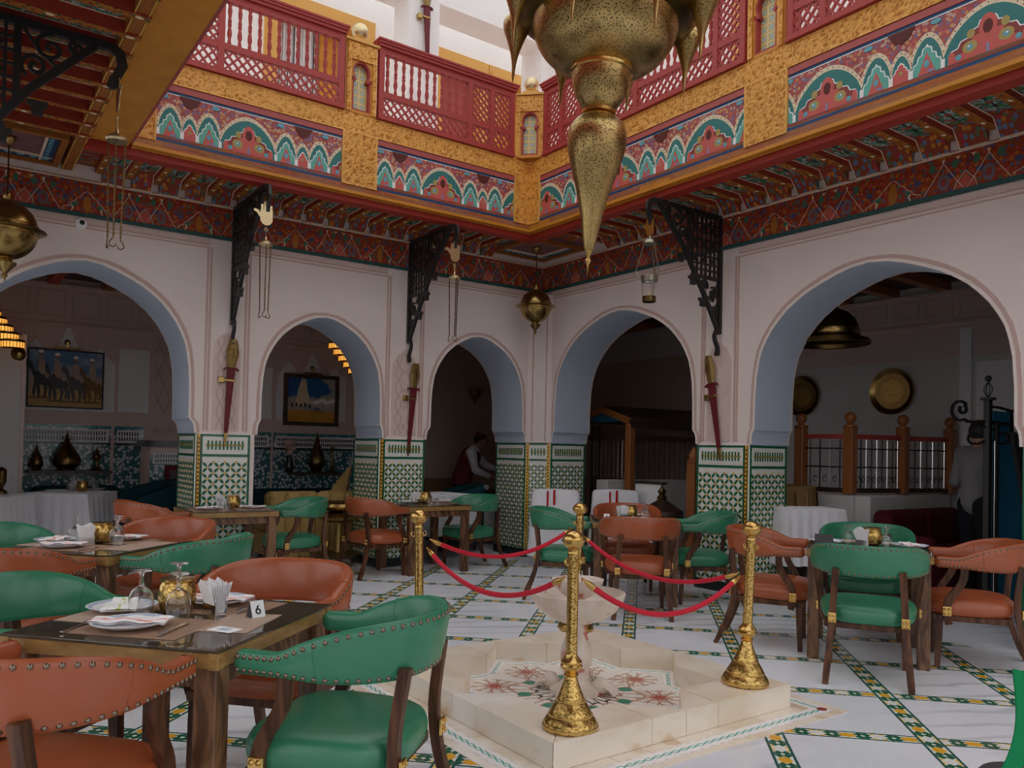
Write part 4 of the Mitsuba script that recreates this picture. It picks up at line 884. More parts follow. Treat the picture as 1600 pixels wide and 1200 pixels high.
# ------------------------------------------------------------------ leather captain's chairs
def chair_meshes():
    M = {}
    # seat cushion
    n = 48; a = np.arange(n)*2*np.pi/n
    def outl(k):
        p = 3.4; r = (np.abs(np.cos(a))**p+np.abs(np.sin(a))**p)**(-1/p)
        x, y = r*np.cos(a)*.275, r*np.sin(a)*.262; x = x*(1+.10*y/.262); return np.stack([x*k, y*k], 1)
    prof = [(.90, .352), (.965, .358), (1.0, .378), (1.015, .405), (1.005, .430), (.97, .450), (.90, .463), (.75, .473), (.5, .480), (.25, .484), (.001, .485)]
    v = np.concatenate([np.column_stack([outl(k), np.full(n, z)]) for k, z in prof]); m = len(prof)
    i, j = np.meshgrid(np.arange(m-1), np.arange(n), indexing='ij'); q, c = i*n+j, i*n+(j+1) % n
    f = np.concatenate([np.stack([q, c, c+n], -1).reshape(-1, 3), np.stack([q, c+n, q+n], -1).reshape(-1, 3)])
    v = np.vstack([v, [[0, 0, .352]]]); j = np.arange(n); f = np.vstack([f, np.stack([np.full(n, len(v)-1), (j+1) % n, j], 1)])
    M['seat'] = (TM(v, f, process=False), True)
    M['seat_frame'] = (cat([cbox(-.245, .245, -.225, -.19, .315, .353), cbox(-.245, .245, .19, .225, .315, .353), cbox(-.255, -.22, -.2, .2, .315, .353), cbox(.22, .255, -.2, .2, .315, .353)]), False)
    # horseshoe back: path, heights
    def path(t):                                              # t in -1..1, 0 at the back
        L1 = .62
        if abs(t) < L1:
            ph = t/L1*math.pi/2; x, y = .318*math.sin(ph)*(1+.0*abs(t)), .0-.305*math.cos(ph)
        else:
            k = (abs(t)-L1)/(1-L1); x, y = math.copysign(.318-.015*k*k, t), .225*k
        return x, y
    ts = np.linspace(-1, 1, 61); P, S = [], []
    for t in ts:
        x, y = path(t); b = max(0, 1-(abs(t)/.78)**2.2); b = b*b*(3-2*b)
        zb, zt = .668-.022*b, .742+.100*b
        e = 1.0; d = 1-abs(t)
        if d < .035: e = math.sqrt(max(0.02, 1-(1-d/.035)**2))
        h, w = (zt-zb)*(.45+.55*e), (.060-.008*b)*(.3+.7*e)
        P.append((x, y-.012*b, (zb+zt)/2)); r_ = []
        N = 16
        for k in range(N):
            al = 2*math.pi*k/N; ca, sa = math.cos(al), math.sin(al); p = 3.0
            rr = (abs(ca)**p+abs(sa)**p)**(-1/p); uu, ww = rr*ca*w/2, rr*sa*h/2
            r_.append((uu+(.16*ww*b), ww))                       # the back leans outward at its top
        S.append(r_)
    # order so that +side is outward: the sweep's side is t x up
    bk = sweep(P, [V(s) for s in S], (0, 0, 1)); M['backrest'] = (bk, True)
    # nail heads along both edges of the outside
    nails = []; dome = lathe([(.0082, 0), (.0074, .0034), (.0046, .0060), (0, .0070)], 8, False)
    for up in (1, -1):
        for t in np.linspace(-.96, .96, 50):
            i = int(round((t+1)/2*60)); s = V(S[i]); x, y, z = P[i]
            t2 = V(P[min(i+1, 60)])-V(P[max(i-1, 0)]); t2 /= np.linalg.norm(t2); a_ = np.cross(t2, (0, 0, 1)); a_ /= np.linalg.norm(a_)
            xa, ya = path(t); b = max(0, 1-(abs(t)/.78)**2.2); b = b*b*(3-2*b); zb, zt = .668-.022*b, .742+.100*b; h, w = zt-zb, .060-.008*b
            ww = up*(h/2-.017); uu = w/2*(1-.0)*(1-abs(ww*2/h)**3)**(1/3.0)+.16*ww*b
            side = 1
            pos = V([xa, ya-.012*b, (zb+zt)/2])+a_*uu*side+V([0, 0, ww])
            d = a_*side; m_ = dome.copy(); zax = d; xax = np.cross((0, 0, 1), zax); xax /= np.linalg.norm(xax); yax = np.cross(zax, xax); Q = np.eye(4); Q[:3, 0], Q[:3, 1], Q[:3, 2], Q[:3, 3] = xax, yax, zax, pos-d*.0005; m_.apply_transform(Q); nails.append(m_)
    M['nail_trim'] = (cat(nails), True)
    seam = []
    for t in (-.55, .55):
        i = int(round((t+1)/2*60)); s = V(S[i])*1.012; x, y, z = P[i]; t2 = V(P[i+1])-V(P[i-1]); t2 /= np.linalg.norm(t2); a_ = np.cross(t2, (0, 0, 1)); a_ /= np.linalg.norm(a_); b_ = np.cross(a_, t2)
        loop = [V(P[i])+a_*u+b_*w for u, w in list(map(tuple, s))+[tuple(s[0])]]; M['seam'+('a' if t < 0 else 'b')] = (tube(loop, .0022, 4, up=tuple(t2)), True)
    for sx, nm in ((-1, 'a'), (1, 'b')):
        M['front_leg'+nm] = (sweep([(sx*.222, .185, .335), (sx*.224, .190, .2), (sx*.228, .198, 0)], rect(.042, .042), (0, 1, 0), scale=[1, .92, .72]), False)
        M['back_leg'+nm] = (sweep(curve([(sx*.236, -.385, 0), (sx*.222, -.315, .16), (sx*.208, -.268, .33), (sx*.200, -.258, .46), (sx*.192, -.272, .60), (sx*.186, -.285, .69)], 14), rect(.040, .034), (0, 1, 0), scale=[.85]+[1]*13), 40)
        M['arm_support'+nm] = (sweep(curve([(sx*.262, .135, .30), (sx*.284, .150, .37), (sx*.292, .140, .45), (sx*.302, .085, .54), (sx*.310, .055, .62), (sx*.312, .060, .69)], 14), rect(.030, .044), (0, 1, 0)), 40)
        M['brass_clip'+nm] = (cat([mv(cbox(-.006, .006, -.026, .026, -.030, .030, .003), sx*.306, .150, .385)]+[ball(sx*.311, .150+dy, .385+dz, .010, 1) for dy in (-.012, .012) for dz in (-.015, .015)]), False)
        M['back_clip'+nm] = (cat([mv(cbox(-.024, .024, -.006, .006, -.030, .030, .003), sx*.204, -.287, .385)]+[ball(sx*.204+dx, -.292, .385+dz, .010, 1) for dx in (-.011, .011) for dz in (-.015, .015)]), False)
    return M
CM = chair_meshes(); CP = {}
def chair(x, y, deg, color, label, group=None):
    t = thing('captain_chair', label, 'chair', group or "studded captain's chairs round the dining tables"); to = rigid(x, y, 0, deg-90)
    for nm, (m, sm) in CM.items():
        base = nm.rstrip('ab') if nm[-1] in 'ab' and nm[:-1] in ('front_leg', 'back_leg', 'arm_support', 'brass_clip', 'back_clip', 'seam') else nm
        mat = {'seat': 'leather_'+color, 'backrest': 'leather_'+color, 'seam': 'leather_'+color, 'nail_trim': 'nail', 'brass_clip': 'brass', 'back_clip': 'brass'}.get(base, 'wood')
        key = (nm, mat)
        if key not in CP: CP[key] = mikit.ply(m, mat, smooth=sm)
        part(t, base, CP[key], None, to=to, kind='stuff' if base == 'nail_trim' else None)
    return t
def dv(d): return V([math.cos(math.radians(d)), math.sin(math.radians(d))])
TB = {1: (-5.72, -5.355, 42), 2: (-5.65, -2.98, 43), 3: (-4.15, -.42, 0), 4: (-1.93, -.38, 0), 5: (-1.09, -2.88, 51), 6: (-1.06, -5.21, 31)}
def around(n, ang, dist, turn=0):
    x, y, a = TB[n]; p = V([x, y])+dv(a+ang)*dist; return p[0], p[1], a+ang+180+turn
chair(*around(1, 180, .625), 'tan', 'tan leather chair in the left foreground, its studded back to the camera')
chair(*around(1, -90, .625), 'green', 'large green leather chair in the foreground, right of table six')
chair(*around(1, 0, .62), 'tan', 'tan leather chair on the far side of table six, nearest the left stanchion')
chair(*around(1, 90, .62), 'green', 'green leather chair at the far left of table six')
chair(*around(2, 180, .625), 'tan', 'tan leather chair at the left edge, near side of the second table')
chair(*around(2, -90, .625), 'green', 'green leather chair with its studded back turned, right side of the second table')
chair(*around(2, 0, .62), 'tan', 'tan leather chair at the far side of the second table, facing the camera')
chair(*around(2, 90, .62), 'green', 'green leather chair at the far left of the second table')
chair(-4.78, -.36, 5, 'tan', 'tan leather chair left of the table at the tall tiled pillar by the left arch')
chair(-3.48, -.42, 178, 'green', 'green leather chair before the gold velvet sofa')
chair(-2.55, -.46, 10, 'tan', 'tan leather chair beside the brass side stool, left of the table at the second pillar')
chair(-1.33, -.40, 178, 'green', 'green leather chair between the second pillar and the corner pillar')
chair(*around(5, 90, .625), 'green', 'green leather chair behind the rear stanchion, left of the table')
chair(*around(5, 180, .625), 'tan', 'tan leather chair with its back to the camera, behind the marble bowl')
chair(*around(5, -90, .62), 'green', 'green leather chair in front of the tiled pillar with the red sword on the right')
chair(*around(5, 0, .62), 'tan', 'tan leather chair half hidden behind the napkins, before the cloth covered chairs')
chair(*around(6, 180, .62), 'green', 'green leather chair with its back to the camera at the right-hand table')
chair(*around(6, 90, .625), 'tan', 'tan leather chair just right of the right stanchion')
chair(*around(6, -90, .625), 'tan', 'tan leather chair at the right edge of the picture')
chair(*around(6, 0, .66), 'green', 'green leather chair at the far side of the right-hand table, before the red sofa')
# ------------------------------------------------------------------ tables and what lies on them
def table_meshes():
    M = {}; h = .375
    M['glass_top'] = (cbox(-.39, .39, -.39, .39, .742, .750, .002), 'table_glass_backing')
    M['apron_front'] = (None, None)
    return M
TP = {}
def table(n, label):
    x, y, a = TB[n]; t = thing('dining_table', label, 'table', 'wooden dining tables in the court'); to = rigid(x, y, 0, a); h = .372
    def P(nm, mesh, mat, **kw):
        k = (nm, mat, id(mesh) if False else nm)
        if k not in TP: TP[k] = mikit.ply(mesh(), mat)
        part(t, nm.split('.')[0], TP[k], None, to=to, **kw)
    P('glass_top', lambda: cbox(-.39, .39, -.39, .39, .741, .750, .002), 'table_glass_backing', label='dark glass table top')
    for i, s in enumerate(((0, 1), (0, -1), (1, 0), (-1, 0))):
        P(f'apron.{i}', (lambda s=s: cbox(*((-h, h, s[1]*h-.012, s[1]*h+.012) if s[0] == 0 else (s[0]*h-.012, s[0]*h+.012, -h, h)), .692, .741, .003)), 'apron_gold')
        P(f'rail.{i}', (lambda s=s: cbox(*((-h+.05, h-.05, s[1]*(h-.035)-.012, s[1]*(h-.035)+.012) if s[0] == 0 else (s[0]*(h-.035)-.012, s[0]*(h-.035)+.012, -h+.05, h-.05)), .622, .700, .003)), 'wood_table')
    for i, (sx, sy) in enumerate(((1, 1), (1, -1), (-1, 1), (-1, -1))):
        P(f'leg.{i}', (lambda sx=sx, sy=sy: cbox(sx*.338-.038, sx*.338+.038, sy*.338-.038, sy*.338+.038, 0, .695, .004)), 'wood_table')
        P(f'corner_cap.{i}', (lambda sx=sx, sy=sy: cat([cbox(sx*.372-.018, sx*.372+.018, sy*.372-.018, sy*.372+.018, .690, .742, .003)]+[ball(sx*.372+(sx*.018 if q else 0), sy*.372+(0 if q else sy*.018), z, .005, 1) for q in (0, 1) for z in (.703, .728)])), 'apron_gold')
    return t
table(1, 'dark glass topped wooden table in the left foreground with the number six card'); table(2, 'wooden table behind table six on the left, set with upturned glasses'); table(3, 'wooden table against the tiled pillar beside the gold sofa'); table(4, 'wooden table against the second tiled pillar, by the left stanchion')
table(5, 'wooden table with a number card, behind the rear stanchion'); table(6, 'wooden table on the right, ringed by two green and two tan chairs')
GP = {}
def G_(k, fn, mat, sm):
    if k not in GP: GP[k] = mikit.ply(fn(), mat, smooth=sm)
    return GP[k]
ZT = .7505
def loc(n, u, v):
    # table coordinates (along its own axes) to the world
    x, y, a = TB[n]; d = dv(a); e = dv(a+90); return V([x, y])+u*d+v*e, a
def plate(n, u, v, where, napkin='red', turn=0, z=ZT+.003):
    p, a = loc(n, u, v); to = rigid(p[0], p[1], z, a+turn)
    t = thing('dinner_plate', f'white plate {where}', 'plate', 'plates on the dining tables')
    scene_put(t, G_('plate', lambda: lathe([(.055, 0), (.075, .004), (.100, .012), (.118, .019), (.121, .021), (.118, .022), (.10, .016), (.075, .009), (0, .008)], 40), 'ceramic', 40), to)
    part(t, 'blue_rim', G_('rim', lambda: lathe([(.097, .0150), (.114, .0212), (.115, .0216), (.098, .0158)], 40, False), 'ceramic_blue', 40), None, to=to)
    w = thing('napkin', f'{napkin} patterned napkin {where}', 'napkin', 'folded napkins on the plates')
    def nk():
        N = 15; uu, ww = np.meshgrid(np.linspace(-.128, .128, N), np.linspace(-.05, .05, 7), indexing='ij'); z_ = .026+.012*np.sin(uu*30)*np.cos(ww*40)*.3+.004*np.cos(uu*55)+np.maximum(0, np.abs(uu)-.09)*(-.10)
        vv = np.stack([uu, ww*(1-.15*np.sin(uu*14)), z_], -1); top = vv.reshape(-1, 3); bot = top-V([0, 0, .006])
        i, j = np.meshgrid(np.arange(N-1), np.arange(6), indexing='ij'); q = i*7+j; f = np.concatenate([np.stack([q, q+7, q+8], -1).reshape(-1, 3), np.stack([q, q+8, q+1], -1).reshape(-1, 3)])
        return TM(np.vstack([top, bot]), np.vstack([f, f[:, ::-1]+len(top)]), process=False)
    mm = nk(); uvn = np.stack([mm.vertices[:, 0]/.256+.5, mm.vertices[:, 1]/.1+.5], 1)
    k = 'nk'+napkin
    if k not in GP: GP[k] = mikit.ply(mm, 'napkin_'+napkin, smooth=True, uv=uvn)
    scene_put(w, GP[k], rigid(p[0], p[1], z, a+turn+12))
def scene_put(key, d, to): scene[key] = {**d, 'to_world': to}
def goblet(n, u, v, where, small=False):
    p, a = loc(n, u, v); s = .82 if small else 1
    t = thing('upturned_glass', f'upturned stemmed glass {where}', 'glass', 'upturned glasses on the tables')
    def g():
        return lathe([(.034, 0), (.038, .02), (.0425, .05), (.041, .075), (.032, .095), (.016, .108), (.0075, .116), (.0085, .122), (.0065, .13), (.0065, .15), (.010, .156), (.022, .160), (.0345, .163), (.035, .165), (.0, .165), (0, .112), (.012, .106), (.029, .0935), (.0385, .075), (.040, .05), (.0355, .02), (.0315, 0), (.034, 0)], 28, False)
    scene_put(t, G_('goblet', g, 'glass', 50), T().translate([float(p[0]), float(p[1]), ZT]).scale(s))
def pot(n, u, v, where):
    p, a = loc(n, u, v); t = thing('brass_pot', f'round brass pot {where}', 'pot', 'brass pots on the tables'); to = rigid(p[0], p[1], ZT, a)
    scene_put(t, G_('pot', lambda: lathe([(.040, 0), (.058, .012), (.066, .04), (.066, .075), (.060, .10), (.052, .112), (.058, .117), (.058, .122), (.05, .124), (.045, .112), (.04, .02), (0, .015)], 32), 'brass_etched', 40), to)
    part(t, 'rim', G_('potrim', lambda: lathe([(.050, .113), (.060, .117), (.060, .123), (.050, .126)], 32), 'brass', 40), None, to=to)
def napkins(n, u, v, where, turn=0, tall=True):
    p, a = loc(n, u, v); to = rigid(p[0], p[1], ZT, a+turn); t = thing('napkin_holder', f'metal napkin holder {where}', 'napkin holder', 'napkin holders on the tables')
    scene_put(t, G_('nh', lambda: cat([Frame((0, s*.022, 0), (1, 0, 0)).ext(rb(-.045, 0, .045, .045).union(affinity.scale(Point(0, .045).buffer(.045), 1, .85)), .003) for s in (-1, 1)]+[cbox(-.045, .045, -.024, .022, 0, .004, .001)]), 'steel', False), to)
    w = thing('paper_napkins', f'white paper napkins {where}', 'napkins', 'paper napkins in holders')
    def fan():
        ms = []
        for i in range(9):
            s = (i-4)/4
            ms.append(mv(cat([Frame((0, 0, 0), (1, 0, 0)).ext(Polygon([(-.038, .006), (.030, .006), (.052+.006*s, .105), (.028, .118+.006*(i % 3)), (-.012, .108), (-.044, .122-.005*(i % 2))]), .0014)]), 0, s*.013, 0, rx=-s*14))
        return cat(ms)
    scene_put(w, G_('fan', fan, 'paper', False), to)
def cutlery(n, u, v, kind, where, turn=0):
    p, a = loc(n, u, v); t = solo(kind, {'type': 'x'}, None, f'steel {kind} {where}', kind) if False else thing(kind, f'steel {kind} {where}', kind, 'cutlery on the tables')
    def kn(): return cat([sweep([(-.10, 0, .004), (-.04, 0, .005), (.0, 0, .005)], rect(.016, .006), scale=[.8, 1, .7]), Frame((0, 0, .003), (1, 0, 0), (0, 1, 0)).ext(Polygon([(0, -.007), (.09, -.009), (.105, 0), (.09, .006), (0, .005)]), .002)])
    def fk(): return cat([sweep([(-.10, 0, .004), (-.04, 0, .006), (.02, 0, .005), (.04, 0, .006)], rect(.013, .004), scale=[1, .8, .5, .8]), cbox(.036, .055, -.012, .012, .004, .007, .001)]+[cbox(.053, .092, q-.002, q+.002, .004, .0065, .0006) for q in (-.0095, -.0032, .0032, .0095)])
    scene_put(t, G_(kind, kn if kind == 'knife' else fk, 'steel', False), rigid(p[0], p[1], ZT+.003, a+turn))
def mat_(n, u, v, w, d, where, turn=0, light=False):
    p, a = loc(n, u, v); t = thing('placemat', f'brown paper placemat {where}', 'placemat', 'paper placemats on the tables'); put(t, cbox(-w/2, w/2, -d/2, d/2, 0, .0016, .0004), 'placemat_light' if light else 'placemat', to=rigid(p[0], p[1], ZT, a+turn))
def number(n, u, v, txt, where, turn):
    p, a = loc(n, u, v); t = thing('table_number', f'small tent card with the number {txt} {where}', 'sign'); to = rigid(p[0], p[1], ZT, a+turn)
    put(t, hull([(-.026, -.022, 0), (.026, -.022, 0), (-.026, .022, 0), (.026, .022, 0), (-.026, 0, .058), (.026, 0, .058)]), 'ceramic', to=to)
    fr = Frame((0, -.0225, .0), (1, 0, 0)); tm = meshkit.text_mesh(txt, .030, .0012, bold=True); tm.apply_translation((-tm.bounds[:, 0].mean(), .014, 0)); q = tm.copy()
    ang = math.atan2(.022, .058); Q = np.eye(4); Q[:3, 0] = (1, 0, 0); Q[:3, 1] = (0, math.sin(ang), math.cos(ang)); Q[:3, 2] = np.cross(Q[:3, 0], Q[:3, 1]); Q[:3, 3] = (0, -.0223, 0); q.apply_transform(Q); part(t, 'numeral', q, 'black', to=to)
    for s in (-1, 1): part(t, 'end_panel', hull([(s*.0265, -.022, 0), (s*.0265, .022, 0), (s*.0265, 0, .058), (s*.0275, -.022, 0), (s*.0275, .022, 0), (s*.0275, 0, .058)]), 'dark_grey', to=to)
# table one (six): u along the right-hand near edge's direction, v away to the left
W1 = 'on table six'
mat_(1, -.17, .02, .30, .40, 'at the near left place of table six', 2); mat_(1, .21, -.02, .29, .40, 'at the far right place of table six', -2); mat_(1, .02, .27, .40, .22, 'at the far left edge of table six', 1, True); mat_(1, -.02, -.24, .30, .18, 'under the menu card at the near edge of table six', 6, True)
plate(1, -.20, .06, 'at the near place of table six', 'red', 95); plate(1, .03, .27, 'at the far left of table six, beneath an upturned glass', 'green', 20); plate(1, .25, .02, 'at the far right of table six, behind the paper napkins', 'red', 85)
goblet(1, -.055, -.02, 'nearest the camera on table six'); goblet(1, -.04, .14, 'at the left of the brass pot on table six'); goblet(1, .16, .13, 'behind the brass pot on table six')
pot(1, .075, .075, 'amid the glasses on table six'); napkins(1, .09, -.07, 'beside the brass pot on table six', 60)
number(1, .085, -.24, '6', 'at the right edge of table six', -31)
p_, a_ = loc(1, -.14, -.255); cd = thing('menu_card', 'white printed card lying on the near right corner of table six', 'card'); put(cd, cbox(-.05, .05, -.032, .032, 0, .0018, .0005), 'paper', to=rigid(p_[0], p_[1], ZT+.002, a_+78))
part(cd, 'printed_block', cbox(-.02, .024, -.018, .018, .0018, .0022, .0001), 'ceramic_blue', to=rigid(p_[0], p_[1], ZT+.002, a_+78))
cutlery(1, -.24, .22, 'fork', 'left of the near plate on table six', 10); cutlery(1, -.19, -.10, 'knife', 'right of the near plate on table six', 8); cutlery(1, .25, -.13, 'fork', 'beside the far right plate on table six', 0); cutlery(1, .20, -.15, 'knife', 'along the right edge of table six', 4)
# table two
mat_(2, -.17, .02, .30, .42, 'at the near left place of the second table'); mat_(2, .20, .0, .28, .42, 'at the far right place of the second table'); mat_(2, .0, .27, .40, .22, 'at the far left of the second table', 0, True); mat_(2, .03, -.27, .44, .2, 'at the near right edge of the second table', 0, True)
plate(2, -.20, .07, 'at the near place of the second table', 'red', 95); plate(2, .0, .28, 'at the far left of the second table', 'red', 10); plate(2, .26, .0, 'at the far right of the second table', 'red', 80)
goblet(2, -.02, .13, 'left of the napkins on the second table'); goblet(2, -.02, -.15, 'nearest the camera on the second table'); goblet(2, .12, -.05, 'before the brass pot on the second table')
pot(2, .09, .03, 'on the second table'); napkins(2, -.02, .06, 'at the middle of the second table', -40); cutlery(2, -.22, -.12, 'knife', 'on the near mat of the second table', 5)
# table three
plate(3, -.20, -.16, 'at the left of the table by the first pillar', 'red', 30); plate(3, .22, -.14, 'at the right of the table by the first pillar', 'red', -20); napkins(3, -.06, .0, 'on the table by the first pillar', 80); goblet(3, .0, -.06, 'on the table by the first pillar', True); pot(3, .07, .0, 'on the table by the first pillar'); goblet(3, .13, .04, 'right of the brass pot by the first pillar', True)
mat_(3, -.2, -.16, .34, .3, 'under the left plate by the first pillar'); mat_(3, .2, -.16, .34, .3, 'under the right plate by the first pillar')
# table four
plate(4, -.18, .05, 'at the left of the table by the second pillar', 'red', 20); napkins(4, -.06, .08, 'on the table by the second pillar', 25); pot(4, .05, .06, 'on the table by the second pillar'); plate(4, .24, .02, 'at the right of the table by the second pillar', 'red', -15); mat_(4, .2, .0, .32, .34, 'under the right plate by the second pillar')
t = thing('salt_cellar', 'small glass salt cellar near the front edge of the table by the second pillar', 'salt cellar'); p_, a_ = loc(4, .09, -.12); put(t, cbox(-.02, .02, -.02, .02, 0, .05, .004), 'glass', to=rigid(p_[0], p_[1], ZT)); part(t, 'cap', cbox(-.021, .021, -.021, .021, .0505, .062, .003), 'steel', to=rigid(p_[0], p_[1], ZT))
t = thing('salt_cellar', 'small glass pepper cellar beside the napkin holder by the second pillar', 'salt cellar'); p_, a_ = loc(4, .02, -.10); put(t, cbox(-.02, .02, -.02, .02, 0, .055, .004), 'glass', to=rigid(p_[0], p_[1], ZT)); part(t, 'cap', cbox(-.021, .021, -.021, .021, .0555, .067, .003), 'steel', to=rigid(p_[0], p_[1], ZT))
# table five
number(5, -.22, .26, '8', 'on the table behind the rear stanchion', 265); napkins(5, -.02, .10, 'on the table behind the rear stanchion', -60); pot(5, .04, .02, 'on the table behind the rear stanchion'); goblet(5, .02, -.10, 'right of the pot on the table behind the rear stanchion', True); goblet(5, -.08, -.12, 'before the right side of the table behind the rear stanchion', True); plate(5, -.2, .02, 'near the back of the tan chair, behind the rear stanchion', 'red', 80); plate(5, .22, .0, 'at the far side of the table behind the rear stanchion', 'red', 80)
# table six (right)
goblet(6, .04, .13, 'left of the napkins on the right-hand table', True); napkins(6, .02, .03, 'on the right-hand table', 70); pot(6, .06, -.03, 'on the right-hand table'); goblet(6, .06, -.13, 'right of the pot on the right-hand table', True); goblet(6, -.02, -.12, 'nearest the right plate on the right-hand table', True); plate(6, .02, -.27, 'at the right of the right-hand table', 'red', 5); plate(6, .0, .27, 'at the left of the right-hand table', 'red', 5); mat_(6, .26, .02, .2, .5, 'at the far side of the right-hand table', 0, True)
t = thing('menu_stand', 'dark folded menu card at the left corner of the right-hand table', 'card'); p_, a_ = loc(6, -.24, .28); put(t, hull([(-.06, -.03, 0), (.06, -.03, 0), (-.06, .03, 0), (.06, .03, 0), (-.06, 0, .085), (.06, 0, .085)]), 'dark_grey', to=rigid(p_[0], p_[1], ZT, 120)); part(t, 'printed_face', mv(cbox(-.045, .045, -.0305, -.0295, .012, .06, .0003), 0, 0, 0), 'ceramic_blue', to=rigid(p_[0], p_[1], ZT, 120))
# ------------------------------------------------------------------ wrought-iron brackets under the gallery
def bar(a, b, w=.022): return ('L', a, b, w)
def scroll(cx, cy, r0, r1, a0, turns, n=34): return [(cx+(r0+(r1-r0)*i/n)*math.cos(a0+turns*2*math.pi*i/n), cy+(r0+(r1-r0)*i/n)*math.sin(a0+turns*2*math.pi*i/n)) for i in range(n+1)]
def bracket(fr, label):
    # fr: plane of the bracket, u out from the wall, w up from its top bar
    t = thing('iron_bracket', label, 'bracket', 'wrought-iron brackets under the gallery'); D = .030
    def shape(nm, g, d=D): kpart(t, nm, fr, g, d, -d/2, 'iron')
    ln = lambda pts, w: LineString(pts).buffer(w/2, cap_style=2)
    shape('wall_bar', unary_union([rb(.0, -1.18, .042, 0), rb(-.0, -1.20, .075, -1.165)]), .045); shape('top_bar', rb(.0, -.045, 1.0, 0), .045)
    shape('brace', unary_union([ln([(.90, -.04), (.56, -.40), (.40, -.62), (.27, -.80), (.14, -1.0), (.035, -1.17)], .045)]))
    shape('nose', unary_union([ln([(.98, -.02), (1.04, -.05), (1.055, -.12), (1.02, -.20), (1.0, -.235)], .055), Point(1.0, -.25).buffer(.03)]))
    shape('tail', ln(curve([(.045, -1.19, 0), (.085, -1.215, 0), (.075, -1.27, 0), (.04, -1.34, 0), (.035, -1.385, 0)], 14)[:, :2], .035).union(Point(.045, -1.40).buffer(.026)))
    for u, w in ((.60, -.46), (.42, -.66), (.27, -.86)): shape('stud', unary_union([rb(u-.03, w-.09, u+.03, w-.02), rb(u-.055, w-.035, u+.055, w-.005)]))
    shape('cross_bar', rb(-.02, -.67, .44, -.635)); 
    grid = [rb(x-.009, -.64, x+.009, -.04) for x in (.105, .17, .235, .30, .365, .43)]+[rb(.04, z-.008, min(.50, .87+z*.9), z+.008) for z in (-.12, -.20, -.28, -.36, -.44, -.52, -.58)]
    tri = Polygon([(.0, 0), (.92, 0), (.58, -.40), (.40, -.64), (0, -.66)])
    shape('grille', unary_union(grid+[Point(x, z).buffer(.022) for x in (.137, .267, .397) for z in (-.16, -.32, -.48)]).intersection(tri), .02)
    shape('upright', rb(.47, -.50, .51, -.03))
    for (cx, cy, r, a, k) in ((.66, -.13, .085, 1.5, 1.4), (.58, -.26, .075, 4.0, -1.4), (.80, -.09, .045, 2.0, 1.2), (.12, -.80, .06, 1.2, 1.4), (.26, -.73, .055, 3.6, -1.3), (.09, -.98, .045, 1.2, 1.3)):
        shape('scroll', LineString(scroll(cx, cy, r, .012, a, k)).buffer(.011), .022)
    shape('leaf', unary_union([ln([(.52, -.05), (.60, -.16), (.70, -.24), (.76, -.21)], .016), ln([(.05, -.70), (.12, -.88), (.20, -.84)], .016), ln([(.06, -.90), (.07, -1.08)], .016)]), .022)
    return t
bracket(Frame((-4.02, 0, 3.80), (0, -1, 0)), 'black wrought-iron bracket on the left wall, above the first red sword'); bracket(Frame((-1.985, 0, 3.80), (0, -1, 0)), 'black wrought-iron bracket on the left wall, above the second red sword')
bracket(Frame((0, -2.97, 3.80), (-1, 0, 0)), 'black wrought-iron bracket on the right wall, above the sword between the two right arches'); bracket(Frame((0, -6.25, 3.83), (-1, 0, 0)), 'black wrought-iron bracket whose scrolled tip shows at the right edge of the picture')
bracket(Frame((-6.62, -2.83, 3.86), (1, 0, 0)), 'large black wrought-iron bracket at the top left corner of the picture')
# ------------------------------------------------------------------ hand-shaped hangers with chains
def hand_poly(s=1.0):
    g = [rb(-.05, 0, .05, .09), affinity.scale(Point(0, .02).buffer(.052), .96, 1.0)]
    for x, h in ((-.037, .135), (-.0125, .155), (.0125, .15), (.037, .13)): g += [rb(x-.0095, .08, x+.0095, h-.008), Point(x, h-.008).buffer(.0095)]
    g.append(LineString([(-.048, .04), (-.072, .072), (-.092, .078)]).buffer(.012))
    return affinity.scale(unary_union(g), s, s, origin=(0, 0))
def chain(x0, z0, x1, z1, y0=0, y1=0, n=40, r=.0042):
    ms = []
    for i in range(n):
        t = (i+.5)/n; ms.append(mv(cbox(-r*1.4, r*1.4, -r*.6, r*.6, -abs(z1-z0)/n*.62, abs(z1-z0)/n*.62, .001), x0+(x1-x0)*t, y0+(y1-y0)*t, z0+(z1-z0)*t, rz=90*(i % 2)))
    return cat(ms)
